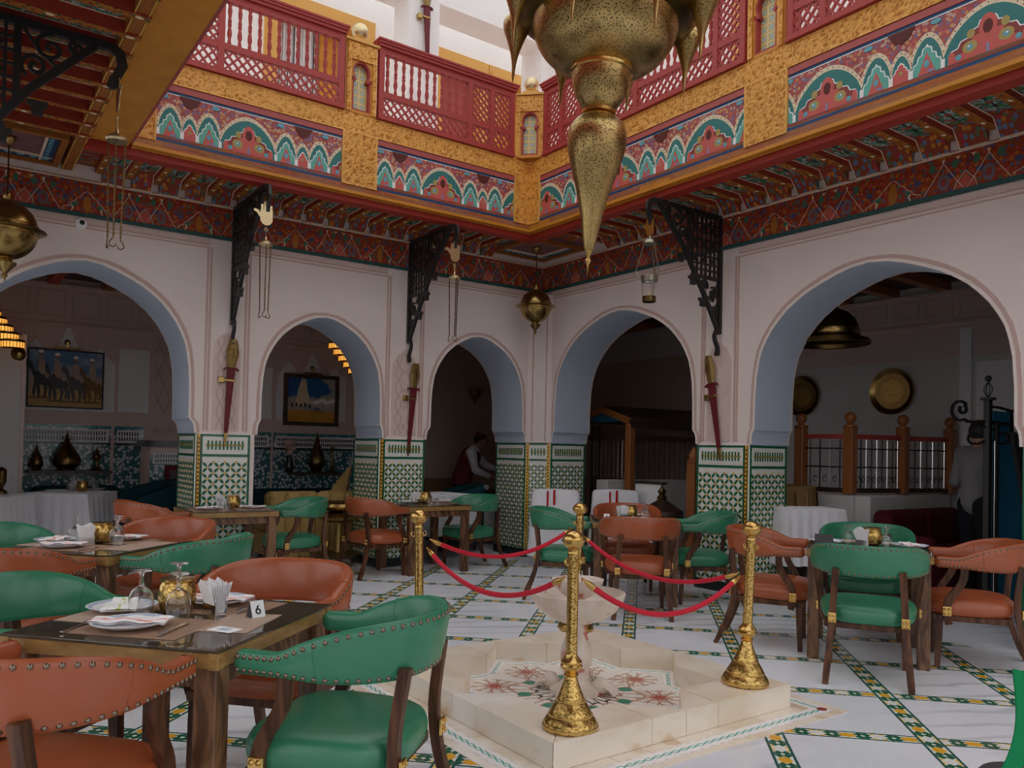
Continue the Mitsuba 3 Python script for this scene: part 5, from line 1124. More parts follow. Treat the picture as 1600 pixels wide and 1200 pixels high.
def hamsa(x, y, ztop, face_, label, hand=True, tag=None):
    # ztop: hanging point; the hand .17 high below a hook, then a domed cap and three chains
    t = thing('hamsa_hanger', label, 'hanging ornament', 'brass hangers below the brackets'); fr = Frame((x, y, ztop-.22), *face_)
    put(t, fr.ext(hand_poly(1.15), .006, -.003), 'brass_pale')
    part(t, 'hook', mv(tube(curve([(0, 0, .0), (.012, 0, -.03), (0, 0, -.05), (-.006, 0, -.03)], 10), .004, 5), x, y, ztop), 'brass_pale', True)
    part(t, 'eye', fr.place(mv(tube([(.014*math.cos(a), .014*math.sin(a)-.075, 0) for a in np.linspace(0, 6.28, 13)], .004, 5, up=(0, 0, 1)))), 'brass_pale', True)
    part(t, 'link', mv(tube([(0, 0, -.305), (0, 0, -.37)], .004, 5), x, y, ztop), 'brass_pale')
    part(t, 'cap', mv(lathe([(.062, -.045), (.066, -.03), (.060, -.022), (.04, -.004), (.012, .012), (.006, .04), (0, .045)], 24), x, y, ztop-.40), 'brass_pale', 40)
    zc = ztop-.44
    for a in (0.3, 2.4, 4.5):
        dx, dy = .056*math.cos(a), .056*math.sin(a); part(t, 'chain', mv(chain(dx, 0, dx*.75, -.62, dy, dy*.75), x, y, zc), 'brass_dark')
        part(t, 'chain_hook', mv(tube(curve([(0, 0, 0), (.018, 0, -.02), (.02, 0, -.045), (-.004, 0, -.055), (-.015, 0, -.035)], 9), .0038, 5), x+dx*.75, y+dy*.75, zc-.62, rz=40*a), 'brass_dark', True)
    return t
hamsa(-4.03, -1.02, 3.66, ((1, 0, 0),), 'brass hand with chains hanging from the first bracket on the left wall'); hamsa(-1.985, -1.02, 3.64, ((1, 0, 0),), 'brass hand with chains hanging from the second bracket on the left wall')
# plain domed cap with chains, from the top-left bracket (a narrow hand seen edge-on)
hamsa(-5.585, -2.83, 3.70, ((0, 1, 0),), 'brass hanger with chains, seen edge-on below the top-left bracket')
# glass-less lamp holder on the right wall bracket
t = thing('hanging_lantern', 'openwork lamp holder on chains below the bracket on the right wall', 'lantern'); lx, ly = -1.02, -2.97
Z = lambda m: mv(m, lx, ly, 0)
put(t, Z(lathe([(.0, 2.80), (.062, 2.80), (.064, 2.805), (.064, 2.85), (.060, 2.855), (.0, 2.855)], 24)), 'brass_dark', 40)
part(t, 'upper_ring', Z(lathe([(.072, 2.99), (.078, 2.995), (.080, 3.045), (.076, 3.05), (.070, 3.045), (.070, 2.995)], 24, False)), 'silver_old', 40); part(t, 'glass_cup', Z(lathe([(.060, 2.93), (.069, 2.99), (.070, 3.03)], 24, False)), 'thin_glass', True)
part(t, 'candle', Z(lathe([(.012, 2.855), (.012, 2.87), (.004, 2.885), (.003, 2.93)], 8)), 'brass_pale')
for a in (.4, 2.5, 4.6):
    c_, s_ = math.cos(a), math.sin(a); part(t, 'strut', Z(tube([(.060*c_, .060*s_, 2.85), (.076*c_, .076*s_, 3.0)], .004, 5)), 'silver_old'); part(t, 'arm', Z(tube(curve([(.078*c_, .078*s_, 3.03), (.12*c_, .12*s_, 3.055), (.13*c_, .13*s_, 3.09)], 6), .006, 5)), 'silver_old')
    part(t, 'chain', Z(chain(.13*c_, 3.09, .055*c_, 3.36, .13*s_, .055*s_, 18)), 'silver_old')
part(t, 'cap', Z(lathe([(.07, 3.35), (.072, 3.36), (.06, 3.385), (.015, 3.405), (.006, 3.43), (0, 3.44)], 24)), 'silver_old', 40)
part(t, 'hand', Frame((lx, ly, 3.46), (0, -1, 0)).ext(hand_poly(1.0), .005), 'brass_old')
# ------------------------------------------------------------------ brass globe lanterns under the ceiling corners
def globe(x, y, zc, r, ztop, label):
    t = thing('globe_lantern', label, 'lantern', 'brass globe lanterns in the ceiling corners'); s = r
    up = [(r*math.cos(a), r*math.sin(a)*1.05) for a in np.linspace(.05, 1.35, 14)]
    put(t, mv(lathe([(r*math.cos(a), r*1.05*math.sin(a)) for a in np.linspace(-1.32, -.06, 16)]+[(r*1.02, -.055*s), (r*1.22, -.035*s), (r*1.27, 0), (r*1.22, .035*s), (r*1.02, .06*s)]+up, 40), x, y, zc), 'brass_old', 40)
    for z0 in (-.16, .10, .16): part(t, 'band', mv(lathe([(r*.985, z0*s), (r*1.015, z0*s+.01*s), (r*1.015, z0*s+.03*s), (r*.985, z0*s+.04*s)], 40, False), x, y, zc), 'brass_old', 40)
    part(t, 'finial', mv(lathe([(0, -1.85*s), (.04*s, -1.72*s), (.10*s, -1.62*s), (.05*s, -1.55*s), (.12*s, -1.48*s), (.34*s, -1.22*s), (.36*s, -1.16*s), (.24*s, -1.12*s), (.20*s, -1.0*s), (.30*s, -.96*s)], 28), x, y, zc), 'brass_old', 40)
    part(t, 'crown', mv(lathe([(.26*s, .98*s), (.24*s, 1.04*s), (.13*s, 1.06*s), (.16*s, 1.16*s), (.15*s, 1.28*s), (.06*s, 1.34*s), (.05*s, 1.40*s), (0, 1.41*s)], 24), x, y, zc), 'brass_old', 40)
    part(t, 'stem', mv(tube([(0, 0, zc+1.38*s), (0, 0, ztop-.06)], .006, 6), x, y, 0), 'brass_dark'); part(t, 'ceiling_cup', mv(lathe([(.0, -.085), (.012, -.07), (.045, -.045), (.055, -.02), (.05, 0)], 20), x, y, ztop), 'brass_old', 40)
globe(-.475, -.481, 3.16, .195, 3.90, 'brass globe lantern hanging in the far corner between the two walls')
globe(-6.03, -.50, 3.115, .235, 3.90, 'brass globe lantern at the left edge, before the large left arch')
# ------------------------------------------------------------------ the great pierced chandelier
t = thing('chandelier', 'huge pierced brass chandelier with a long pointed drop, over the fountain', 'chandelier'); CX, CY = -3.44, -4.88
to = rigid(CX, CY, 0, 0, None)
def lathe_uv(prof, n=64):
    P = np.array(prof, float); a = np.linspace(0, 2*np.pi, n+1); k = len(P)
    v = np.stack([P[:, None, 0]*np.cos(a), P[:, None, 0]*np.sin(a), np.repeat(P[:, 1:2], n+1, 1)], -1).reshape(-1, 3)
    s = np.concatenate([[0], np.cumsum(np.hypot(*np.diff(P, axis=0).T))])
    sc = 64.0; rb_ = np.max(P[:, 0]); uv = np.stack([np.broadcast_to(a*rb_*sc, (k, n+1)), np.broadcast_to(s[:, None]*sc, (k, n+1))], -1).reshape(-1, 2)
    i, j = np.meshgrid(np.arange(k-1), np.arange(n), indexing='ij'); b = i*(n+1)+j
    f = np.concatenate([np.stack([b, b+1, b+n+2], -1).reshape(-1, 3), np.stack([b, b+n+2, b+n+1], -1).reshape(-1, 3)])
    return TM(v, f, process=False), uv
def lp(pts, n=40):
    q = curve([(a, 0, b) for a, b in pts], n); return [(max(0.0, x), z) for x, z in zip(q[:, 0], q[:, 2])]
tl = (.80, .6, 2.0)
ctr = lambda m: m
TO = T().translate([CX, CY, 2.44]).rotate([float(_r0[1]), float(-_r0[0]), 0], 0).rotate([float(_fw[0]), float(_fw[1]), 0], 3.0).translate([0, 0, -2.44])
def cpart(nm, pts, mat='brass_pitted', n=40):
    m, uv = lathe_uv(lp(pts, n)); part(t, nm, m, mat, True, TO, uv=uv)
BULB = [(.176, 3.58), (.235, 3.595), (.32, 3.645), (.385, 3.72), (.42, 3.82), (.43, 3.92), (.41, 4.08), (.34, 4.25)]
m_, uv_ = lathe_uv(lp(BULB)); put(t, m_, 'brass_pitted', True, TO, uv=uv_)
part(t, 'outer_bowl', lathe([(.42, 3.83), (.47, 3.85), (.53, 3.90), (.575, 4.00), (.58, 4.06), (.56, 4.16), (.47, 4.30), (.34, 4.45), (.2, 4.54), (.12, 4.56)], 56, False), 'brass_dark', 40, TO)  # darker brass puts the shade of the unlit underside into the colour
cpart('cup', [(.082, 3.345), (.115, 3.38), (.150, 3.44), (.168, 3.51), (.172, 3.555)])
cpart('drop', [(.072, 3.315), (.118, 3.29), (.166, 3.22), (.170, 3.15), (.145, 3.03), (.105, 2.90), (.066, 2.74), (.045, 2.62), (.026, 2.53)])
part(t, 'spike', lathe([(0, 2.38), (.006, 2.44), (.018, 2.47), (.009, 2.485), (.012, 2.50), (.023, 2.53), (.028, 2.57)], 20), 'brass', 40, TO)
part(t, 'collar', lathe([(.165, 3.545), (.182, 3.555), (.186, 3.58), (.178, 3.60), (.150, 3.605)], 48, False), 'brass', 40, TO); part(t, 'lower_collar', lathe([(.070, 3.312), (.098, 3.318), (.100, 3.335), (.092, 3.345), (.080, 3.35)], 40, False), 'brass', 40, TO)
def pend(x, y, z, L, r, mat='brass_pitted'):
    pts = [(.0, -L), (.006, -L*.93), (.012, -L*.75), (r*.38, -L*.52), (r*.85, -L*.27), (r, -L*.15), (r*.85, -L*.06), (r*.35, 0), (r*.22, .02), (r*.3, .04), (.012, .07)]
    m, uv = lathe_uv(lp(pts, 30), 24); m.apply_translation((x, y, z)); part(t, 'pendant', m, 'brass_etched' if mat is None else mat, True, TO, uv=uv)
b0 = math.atan2(_r0[1], _r0[0])
for k in range(8):
    a = b0+(k+.5)*math.pi/4; R1 = .56
    pend(R1*math.cos(a), R1*math.sin(a), 3.98, .42, .082)
    part(t, 'arm', tube(curve([(.52*math.cos(a), .52*math.sin(a), 4.16), (.565*math.cos(a), .565*math.sin(a), 4.10), (.55*math.cos(a), .55*math.sin(a), 3.99)], 8), .012, 6), 'brass', True, TO)
part(t, 'crown', lathe([(.13, 4.53), (.10, 4.6), (.05, 4.68), (.02, 4.75), (.012, 5.5), (.012, 7.4)], 20), 'brass', 40, TO)
# ------------------------------------------------------------------ swords on the pilasters
def sword(fr, u, w, ang, label, sc=1.0, parts=True):
    # hilt at the top, tip at (u, w) below
    t = thing('sword', label, 'sword', 'red sheathed swords on the pilasters'); M = fr.M.copy()
    def pl(m): return fr.place(mv(mv(m, rz=ang), u, w, 0))
    sheath = lambda: pl(hull([(x, y, z) for y, h, d in ((0, .016, .010), (.68, .038, .014)) for x in (-h, h) for z in (.045-d, .045+d)]))
    put(t, sheath(), 'sword_red')
    part(t, 'tip', pl(hull([(x, y, z) for y, h, d in ((-.10, .008, .006), (.0, .0165, .0108), (.03, .018, .0112)) for x in (-h, h) for z in (.045-d, .045+d)])), 'brass_old')
    part(t, 'guard', pl(cat(cbox(-.06, .06, .68, .70, .025, .065, .005), sweep([(-.075, .672, .045), (-.055, .69, .045)], rect(.015, .03)), sweep([(.055, .69, .045), (.075, .672, .045)], rect(.015, .03)))), 'sword_red')
    hil = lambda k0, k1: pl(hull([(x, y, z) for y, h, d in (k0, k1) for x, z in ((-h, .045), (-h*.55, .045+d), (h*.55, .045+d), (h, .045), (h*.55, .045-d), (-h*.55, .045-d))]))
    part(t, 'hilt', hil((.70, .040, .022), (.85, .066, .032)), 'hilt_bronze'); part(t, 'pommel', hil((.85, .066, .032), (.985, .040, .022)), 'hilt_bronze')
    part(t, 'hilt_stone', pl(cbox(-.012, .012, .80, .90, .075, .082, .003)), 'brass_dark')
    part(t, 'wall_clip', pl(cat(cbox(-.115, -.06, .535, .60, .0, .05, .006), cbox(-.065, .045, .555, .58, .03, .062, .004))), 'brass_old')
    return t
sword(L_, -4.065, 1.455, -3.2, 'sword in a red sheath on the first left pilaster, under the left iron bracket'); sword(L_, -1.965, 1.385, -4.2, 'sword in a red sheath on the second left pilaster, beside the narrow arch'); sword(Rt, 3.02, 1.41, 9.5, 'tilted sword in a red sheath on the pilaster between the right-hand arches')
sword(Frame((-1.97, -.205, 0), (1, 0, 0)), 0.02, 5.80, 2, 'sword in a red sheath on the white column of the upper storey', 1.0)
t = thing('security_camera', 'small white dome security camera under the frieze on the left wall', 'camera'); cp_ = L_.at(-5.42, 3.36, 0)
put(t, L_.place(mv(cat(lathe([(.05, 0), (.05, .03), (.042, .04)], 20)), -5.42, 3.385, 0)), 'ceramic'); part(t, 'lens', L_.place(mv(ball(0, 0, .042, .022, 2), -5.415, 3.39, 0)), 'black', True)
# ------------------------------------------------------------------ rooms behind the arcades
YB, XB = 3.40, 3.20
BL = Frame((0, YB, 0), (1, 0, 0)); BR = Frame((XB, 0, 0), (0, -1, 0))
struct('wall_back_left', box(-6.95, 3.4, YB, YB+.15, 0, 4.05), 'plaster_mauve'); struct('wall_back_right', box(XB, XB+.15, -9.8, YB, 0, 4.05), 'grey_wall')
struct('wall_side_left', box(-6.95, -6.75, 0, YB+.15, 0, 4.05), 'plaster_mauve'); struct('wall_rear_right', box(0, XB+.15, -9.8, -9.6, 0, 4.05), 'grey_wall')
struct('ceiling_rooms', cat(box(-6.9, XB, TL, YB, 3.46, 3.52), box(TR, XB, -9.7, TL, 3.46, 3.52)), 'wood_dark')
for k in range(16): part('ceiling_rooms', 'beam', box(-6.6+.62*k, -6.48+.62*k, TL+.02, YB, 3.36, 3.46), 'wood_orange' if k % 2 else 'wood_red')
for k in range(14): part('ceiling_rooms', 'beam', box(TR+.02, XB, -9.3+.62*k, -9.18+.62*k, 3.36, 3.46), 'wood_orange')
def cornice(nm, fr, u0, u1, zb, zt, pitch=.40):
    kpart(nm, 'cornice_board', fr, rb(u0, zb, u1, zt), .03, 0, 'plaster_relief')
    for z, h, d in ((zb, .035, .07), (zb+.05, .02, .05), (zt-.03, .03, .07)): kpart(nm, 'cornice_moulding', fr, rb(u0, z, u1, z+h), d, 0, 'plaster_relief')
    n = int((u1-u0)/pitch)
    for i in range(n):
        a = u0+i*pitch+.02; kpart(nm, 'cornice_panel', fr, rb(a, zb+.11, a+pitch-.06, zt-.07).difference(rb(a+.03, zb+.14, a+pitch-.09, zt-.10)), .012, .03, 'plaster_mauve')
cornice('wall_back_left', BL, -6.7, -1.0, 2.84, 3.38); cornice('wall_back_right', BR, .2, 9.4, 2.95, 3.36); kpart('wall_back_left', 'brown_wall', BL, rb(-.95, 0, XB, 3.46), .01, 0, 'plaster_brown')
kpart('wall_back_right', 'brown_wall', BR, rb(-YB, 0, 1.35, 2.95), .012, 0, 'plaster_brown'); kpart('wall_back_right', 'stucco_band', BR, rb(1.35, 2.57, 9.4, 2.95), .02, 0, 'plaster_mauve')
kpart('wall_back_right', 'corner_pier', BR, rb(3.85, 0, 3.98, 2.9), .06, 0, 'plaster_white'); kpart('wall_back_right', 'white_panel', BR, rb(4.02, .9, 5.2, 2.50), .02, 0, 'plaster_white')
# stucco alcoves with white grounds behind the pictures
def alcove(uc, half, z0, zc, peaks):
    pts = [(uc-half, z0), (uc-half, zc)]
    n = 7
    for a, b, zt in peaks:
        m = (a+b)/2
        for i in range(n): pts += [(uc+a+(m-a)*i/n, zc+(zt-zc)*(i/n)), (uc+a+(m-a)*i/n, zc+(zt-zc)*((i+.6)/n))]
        pts.append((uc+m, zt))
        for i in range(n-1, -1, -1): pts += [(uc+b-(b-m)*i/n, zc+(zt-zc)*((i+.6)/n)), (uc+b-(b-m)*i/n, zc+(zt-zc)*(i/n))]
    pts += [(uc+half, zc), (uc+half, z0)]
    g = Polygon(pts).buffer(0); kpart('wall_back_left', 'white_alcove', BL, g, .012, 0, 'plaster_white')
    for x in np.arange(uc-half, uc+half, .045): kpart('wall_back_left', 'fluting', BL, rb(x, zc-.3, x+.02, 2.80).difference(g.buffer(.01)), .012, 0, 'plaster_relief')
alcove(-5.10, .56, 1.74, 2.36, [(-.56, -.18, 2.66), (-.2, .2, 2.84), (.18, .56, 2.60)]); alcove(-1.80, .55, 1.62, 2.40, [(-.55, -.18, 2.64), (-.2, .2, 2.76), (.18, .55, 2.58)])
kpart('wall_back_left', 'white_panel', BL, rb(-4.50, 1.77, -4.12, 2.62), .012, 0, 'plaster_white'); kpart('wall_back_left', 'white_panel', BL, rb(-2.72, 1.75, -2.42, 2.52), .012, 0, 'plaster_white')
gr = []
for k in range(-4, 10):
    for s in (1, -1): gr.append(LineString([(-4.08+k*.16, 1.4), (-4.08+k*.16+s*.62, 2.85)]).buffer(.01))
kpart('wall_back_left', 'trellis', BL, unary_union(gr).intersection(rb(-4.05, 1.5, -3.3, 2.8)), .015, 0, 'plaster_grille')
kpart('wall_back_left', 'skirt_band', BL, rb(-5.7, 1.58, -1.0, 1.76), .02, 0, 'plaster_mauve')
def backdado(u0, u1, zt, name='wall_back_left', fr=BL):
    flatuv(fr, rb(u0, .0, u1, zt), .015, 0, 'zellige_blue', name, 'zellige_dado')
    kpart(name, 'border_panel', fr, rb(u0+.03, zt-.22, u1-.03, zt-.05), .006, .015, 'cloth_white')
    n = max(3, int((u1-u0-.1)/.032)); st = (u1-u0-.1)/n
    kpart(name, 'border_arcade', fr, MultiPolygon([rb(u0+.05+i*st, zt-.195+e, u0+.05+i*st+.018, zt-.145+e) for i in range(n) for e in (0, .07)]), .003, .021, 'tile_black')
    for z in (zt-.03, zt-.25): kpart(name, 'border_line', fr, rb(u0, z, u1, z+.025), .02, 0, 'tile_teal' if z > zt-.1 else 'tile_black')
backdado(-5.68, -4.57, 1.58); backdado(-4.53, -4.17, 1.58); backdado(-2.75, -2.42, 1.56); backdado(-2.38, -1.0, 1.56)
# low tiled chimney breast with a dark red opening
t = thing('tiled_fireplace', 'low tiled fireplace surround beyond the large left arch', 'fireplace'); FF = Frame((0, 2.80, 0), (1, 0, 0))
put(t, FF.box(-4.20, -3.55, 0, 1.36, -.58, 0), 'plaster_relief'); flatuv(FF, rb(-4.20, 0, -3.55, 1.22).difference(rb(-4.0, 0, -3.6, 1.06)), .012, 0, 'zellige_blue', t, 'tiling'); kpart(t, 'opening', FF, rb(-4.0, 0, -3.6, 1.06), .02, -.0, 'wood_dark'); kpart(t, 'red_frame', FF, rb(-4.02, 0, -3.58, 1.08).difference(rb(-3.96, 0, -3.64, 1.02)), .04, 0, 'vest'); part(t, 'mantel', FF.box(-4.26, -3.5, 1.32, 1.40, -.58, .05), 'tile_black')
kpart(t, 'border_panel', FF, rb(-4.17, 1.10, -3.58, 1.24), .02, 0, 'cloth_white'); kpart(t, 'border_arcade', FF, MultiPolygon([rb(-4.14+i*.032, 1.12+e, -4.125+i*.032, 1.16+e) for i in range(17) for e in (0, .06)]), .004, .02, 'tile_black')
# grey marble partition at the far left
struct('wall_partition', box(-6.2, -5.62, 2.9, 3.1, 0, 2.62), 'plaster_white'); part('wall_partition', 'frame', cat(box(-5.64, -5.60, 2.88, 3.12, 0, 2.64)), 'plaster')
# ------------------------------------------------------------------ pictures
def picture(u0, u1, z0, z1, mat, frame_mat, fw, label, depth=.03):
    t = thing('framed_picture', label, 'picture'); y = .012
    m = BL.ext(rb(u0+fw*.6, z0+fw*.6, u1-fw*.6, z1-fw*.6), .012, y+.004); m = TM(m.vertices[m.faces].reshape(-1, 3), np.arange(len(m.faces)*3).reshape(-1, 3), process=False)
    uv = BL.uv(m); uv = (uv-V([u0, z0]))/V([u1-u0, z1-z0]); put(t, m, mat, uv=uv)
    kpart(t, 'frame', BL, rb(u0, z0, u1, z1).difference(rb(u0+fw, z0+fw, u1-fw, z1-fw)), depth, y, frame_mat)
    uc = (u0+u1)/2
    l = thing('picture_light', f'small brass picture light above the {label.split(" in ")[0]}', 'lamp'); put(l, BL.box(uc-.14, uc+.14, z1+.005, z1+.03, .06, .09), 'brass_dark'); part(l, 'arm', cat(BL.box(uc-.01, uc+.01, z1+.02, z1+.10, .02, .08)), 'brass'); part(l, 'rose', BL.place(mv(ball(0, 0, 0, .035, 2, (1, 1, .5)), uc, z1+.10, .03)), 'brass_dark', True)
    return t
pc = picture(-5.55, -4.68, 1.79, 2.54, 'canvas_desert', 'black', .018, 'painting of four riders on horses in a thin black frame')
def rider(t, u, z, s, coat, flip=1):
    def pl(pts): return Polygon([(u+flip*x*s, z+y*s) for x, y in pts]).buffer(.004)
    kpart(t, 'painted_horse', BL, unary_union([affinity.rotate(affinity.scale(Point(u, z+.24*s).buffer(.085*s), .85, 1.15), 8), pl([(-.05, .26), (-.10, .42), (-.14, .46), (-.17, .40), (-.12, .36), (-.06, .20)]), pl([(-.07, .2), (-.085, .02), (-.065, .0), (-.05, .19)]), pl([(-.02, .18), (.0, .05), (-.02, -.01), (-.035, .05), (-.05, .18)]), pl([(.03, .18), (.05, .06), (.035, .0), (.055, .0), (.075, .1), (.06, .2)]), pl([(.06, .2), (.10, .09), (.09, .03), (.11, .03), (.125, .1), (.09, .24)]), pl([(.08, .28), (.13, .2), (.11, .12), (.10, .2)])]), .001, .0165+.012, coat)
    kpart(t, 'painted_robe', BL, unary_union([pl([(-.03, .33), (-.03, .46), (0, .50), (.04, .45), (.045, .31), (.02, .27)]), pl([(.04, .30), (.10, .27), (.06, .24)])]), .001, .0295, 'placemat_light')
    kpart(t, 'painted_head', BL, Point(u, z+.545*s).buffer(.028*s), .001, .0300, 'skin'); kpart(t, 'painted_turban', BL, affinity.scale(Point(u, z+.572*s).buffer(.030*s), 1, .7), .001, .0305, 'paint_white')
    kpart(t, 'painted_shadow', BL, affinity.scale(Point(u, z-.015).buffer(.12*s), 1, .12), .0006, .0282, 'fabric_brown')
for u, z, s, c in ((-5.40, 1.93, 1.0, 'black'), (-5.22, 1.89, 1.02, 'iron'), (-5.01, 1.89, .98, 'wood_dark'), (-4.82, 1.89, .95, 'fabric_brown')): rider(pc, u, z, s, c)
kpart(pc, 'painted_rifle', BL, LineString([(-5.445, 2.26), (-5.43, 2.47)]).buffer(.004), .001, .0298, 'black')
p2 = picture(-2.25, -1.38, 1.68, 2.46, 'canvas_abstract', 'wood_dark', .055, 'abstract blue and yellow painting in a heavy dark frame', .05)
kpart(p2, 'painted_figure', BL, unary_union([affinity.scale(Point(-2.12+.07*i, 1.985+.01*(i % 2)).buffer(.02), .8, 1.6) for i in range(5)]), .001, .0285, 'black'); kpart(p2, 'painted_cloud', BL, unary_union([affinity.scale(Point(-1.75+.06*i, 2.04+.02*(i % 3)).buffer(.05), 1.1, .6) for i in range(6)]), .001, .0282, 'paint_white')
kpart(p2, 'painted_peak', BL, Polygon([(-2.08, 1.98), (-2.02, 2.26), (-1.97, 2.40), (-1.90, 2.38), (-1.88, 2.2), (-1.80, 2.0)]), .0006, .0281, 'paint_cream')
# ------------------------------------------------------------------ lanterns on the shelves, lamps
def shelf(u0, u1, z, label):
    solo('shelf', BL.box(u0, u1, z-.035, z, .016, .36), 'wood_dark', label, 'shelf')
shelf(-5.52, -4.60, .995, 'dark wooden shelf on the tiled wall under the painting of riders'); shelf(-2.15, -1.42, .975, 'dark wooden shelf on the tiled wall under the abstract painting')
def table_lantern(u, z, h, r, label):
    t = thing('pierced_lantern', label, 'lantern'); Q = lambda m: BL.place(mv(mv(m, rx=-90), u, z, .19))
    put(t, Q(lathe([(r*.5, 0), (r*.62, .03*h), (r*.95, .12*h), (r, .22*h), (r*.9, .34*h), (r*.55, .52*h), (r*.28, .66*h), (r*.16, .72*h)], 16)), 'brass_dark', 40)
    part(t, 'spire', Q(lathe([(r*.16, .72*h), (r*.22, .76*h), (r*.1, .80*h), (r*.14, .85*h), (r*.04, .9*h), (0, h)], 12)), 'brass_dark', 40)
    for i in range(3): part(t, 'foot', Q(mv(ball(0, 0, 0, .02, 1), r*.55*math.cos(i*2.1), r*.55*math.sin(i*2.1), .0)), 'brass_dark')
table_lantern(-5.43, 1.01, .36, .075, 'small dark pierced lantern at the left end of the shelf under the riders'); table_lantern(-5.10, 1.01, .50, .165, 'large dark bulbous lantern on the shelf under the riders'); table_lantern(-1.77, .99, .66, .125, 'dark pear-shaped lantern on the shelf under the abstract painting')
t = thing('incense_burner', 'small dark incense burner at the right end of the shelf under the riders', 'burner'); put(t, BL.place(mv(mv(lathe([(.06, 0), (.065, .02), (.02, .05), (.015, .12), (.05, .15), (.055, .19), (.03, .22), (.012, .27), (0, .30)], 16), rx=-90), -4.75, .998, .14)), 'brass_dark', 40)
t = thing('candlestick', 'dark turned candlestick at the right end of the shelf under the abstract painting', 'candlestick'); put(t, BL.place(mv(mv(lathe([(.06, 0), (.05, .03), (.015, .06), (.03, .12), (.012, .18), (.028, .26), (.012, .32), (.035, .36), (.03, .40)], 14), rx=-90), -1.50, .977, .14)), 'brass_dark', 40)
def tier_lamp(x, y, z, label, n=5):
    t = thing('tiered_lamp', label, 'lamp')
    for i in range(n):
        cx, cy, r = x+.07*i*.81, y-.07*i*.58, .125
        zz = z-.085*i
        put(t, mv(lathe([(.10, 0), (r, .012), (r, .02), (.10, .03)], 28), cx, cy, zz), 'brass_old', 40) if i == 0 else part(t, 'brass_ring', mv(lathe([(.10, 0), (r, .012), (r, .02), (.10, .03)], 28), cx, cy, zz), 'brass_old', 40)
        k = part(t, 'glowing_shade', mv(lathe([(r*.97, 0), (r*.97, .062)], 28, False), cx, cy, zz-.066), 'lamp_amber', True); scene[k]['emitter'] = {'type': 'area', 'radiance': {'type': 'rgb', 'value': [.26, .115, .02]}}
        part(t, 'bars', cat([mv(cbox(r-.002, r+.004, -.003, .003, -.066, 0, .0005), cx, cy, zz, rz=q) for q in range(0, 360, 15)]), 'brass_old')
    part(t, 'globe', mv(ball(0, 0, 0, .075, 2), x+.07*n*.81, y-.07*n*.58, z-.085*n-.05), 'brass_old', True); part(t, 'stem', tube([(x, y, z), (x, y, 3.46)], .008, 6), 'brass_dark')
tier_lamp(-2.02, 1.96, 2.78, 'cascade of glowing brass ring lamps seen through the second arch'); tier_lamp(-6.02, 2.3, 2.80, 'cascade of glowing brass ring lamps cut by the left edge')
t = thing('wall_sconce', 'brass bowl sconce on the brown wall above the waiter', 'sconce'); sx, sy = 1.13, 3.33
put(t, mv(lathe([(0, -.20), (.02, -.19), (.03, -.15), (.015, -.12), (.06, -.09), (.10, -.04), (.11, .02), (.15, .045), (.15, .055), (.0, .05)], 24), sx, sy, 2.36), 'brass_old', 40); part(t, 'bracket', box(sx-.03, sx+.03, sy, YB, 2.33, 2.37), 'brass_dark')
t = thing('dome_lamp', 'large dark brass dome lamp hanging inside the right-hand arch', 'lamp'); put(t, mv(lathe([(.36, 0), (.37, .01), (.36, .05), (.28, .075), (.265, .09), (.26, .16), (.22, .26), (.15, .33), (.06, .37), (.03, .42), (0, .43)], 40, False), .95, -3.62, 2.52), 'brass_dark', 40); part(t, 'band', mv(lathe([(.262, .10), (.268, .11), (.268, .15), (.262, .16)], 40, False), .95, -3.62, 2.52), 'brass_old', True); part(t, 'stem', tube([(.95, -3.62, 2.94), (.95, -3.62, 3.46)], .012, 8), 'brass_dark')
for (u, z, r, lb) in ((1.76, 2.20, .275, 'round brass tray on the grey wall, the left of the two'), (3.035, 2.205, .290, 'round brass tray on the grey wall, the right of the two')):
    t = thing('wall_tray', lb, 'tray'); put(t, BR.place(mv(lathe([(0, .012), (r*.75, .012), (r*.80, .02), (r*.97, .045), (r, .045), (r, .035), (r*.8, .0), (0, .0)], 48), u, z, .02)), 'brass_old', 40); part(t, 'engraved_centre', BR.place(mv(lathe([(0, .0135), (r*.5, .0135), (r*.5, .012)], 40, False), u, z, .02)), 'brass_etched')
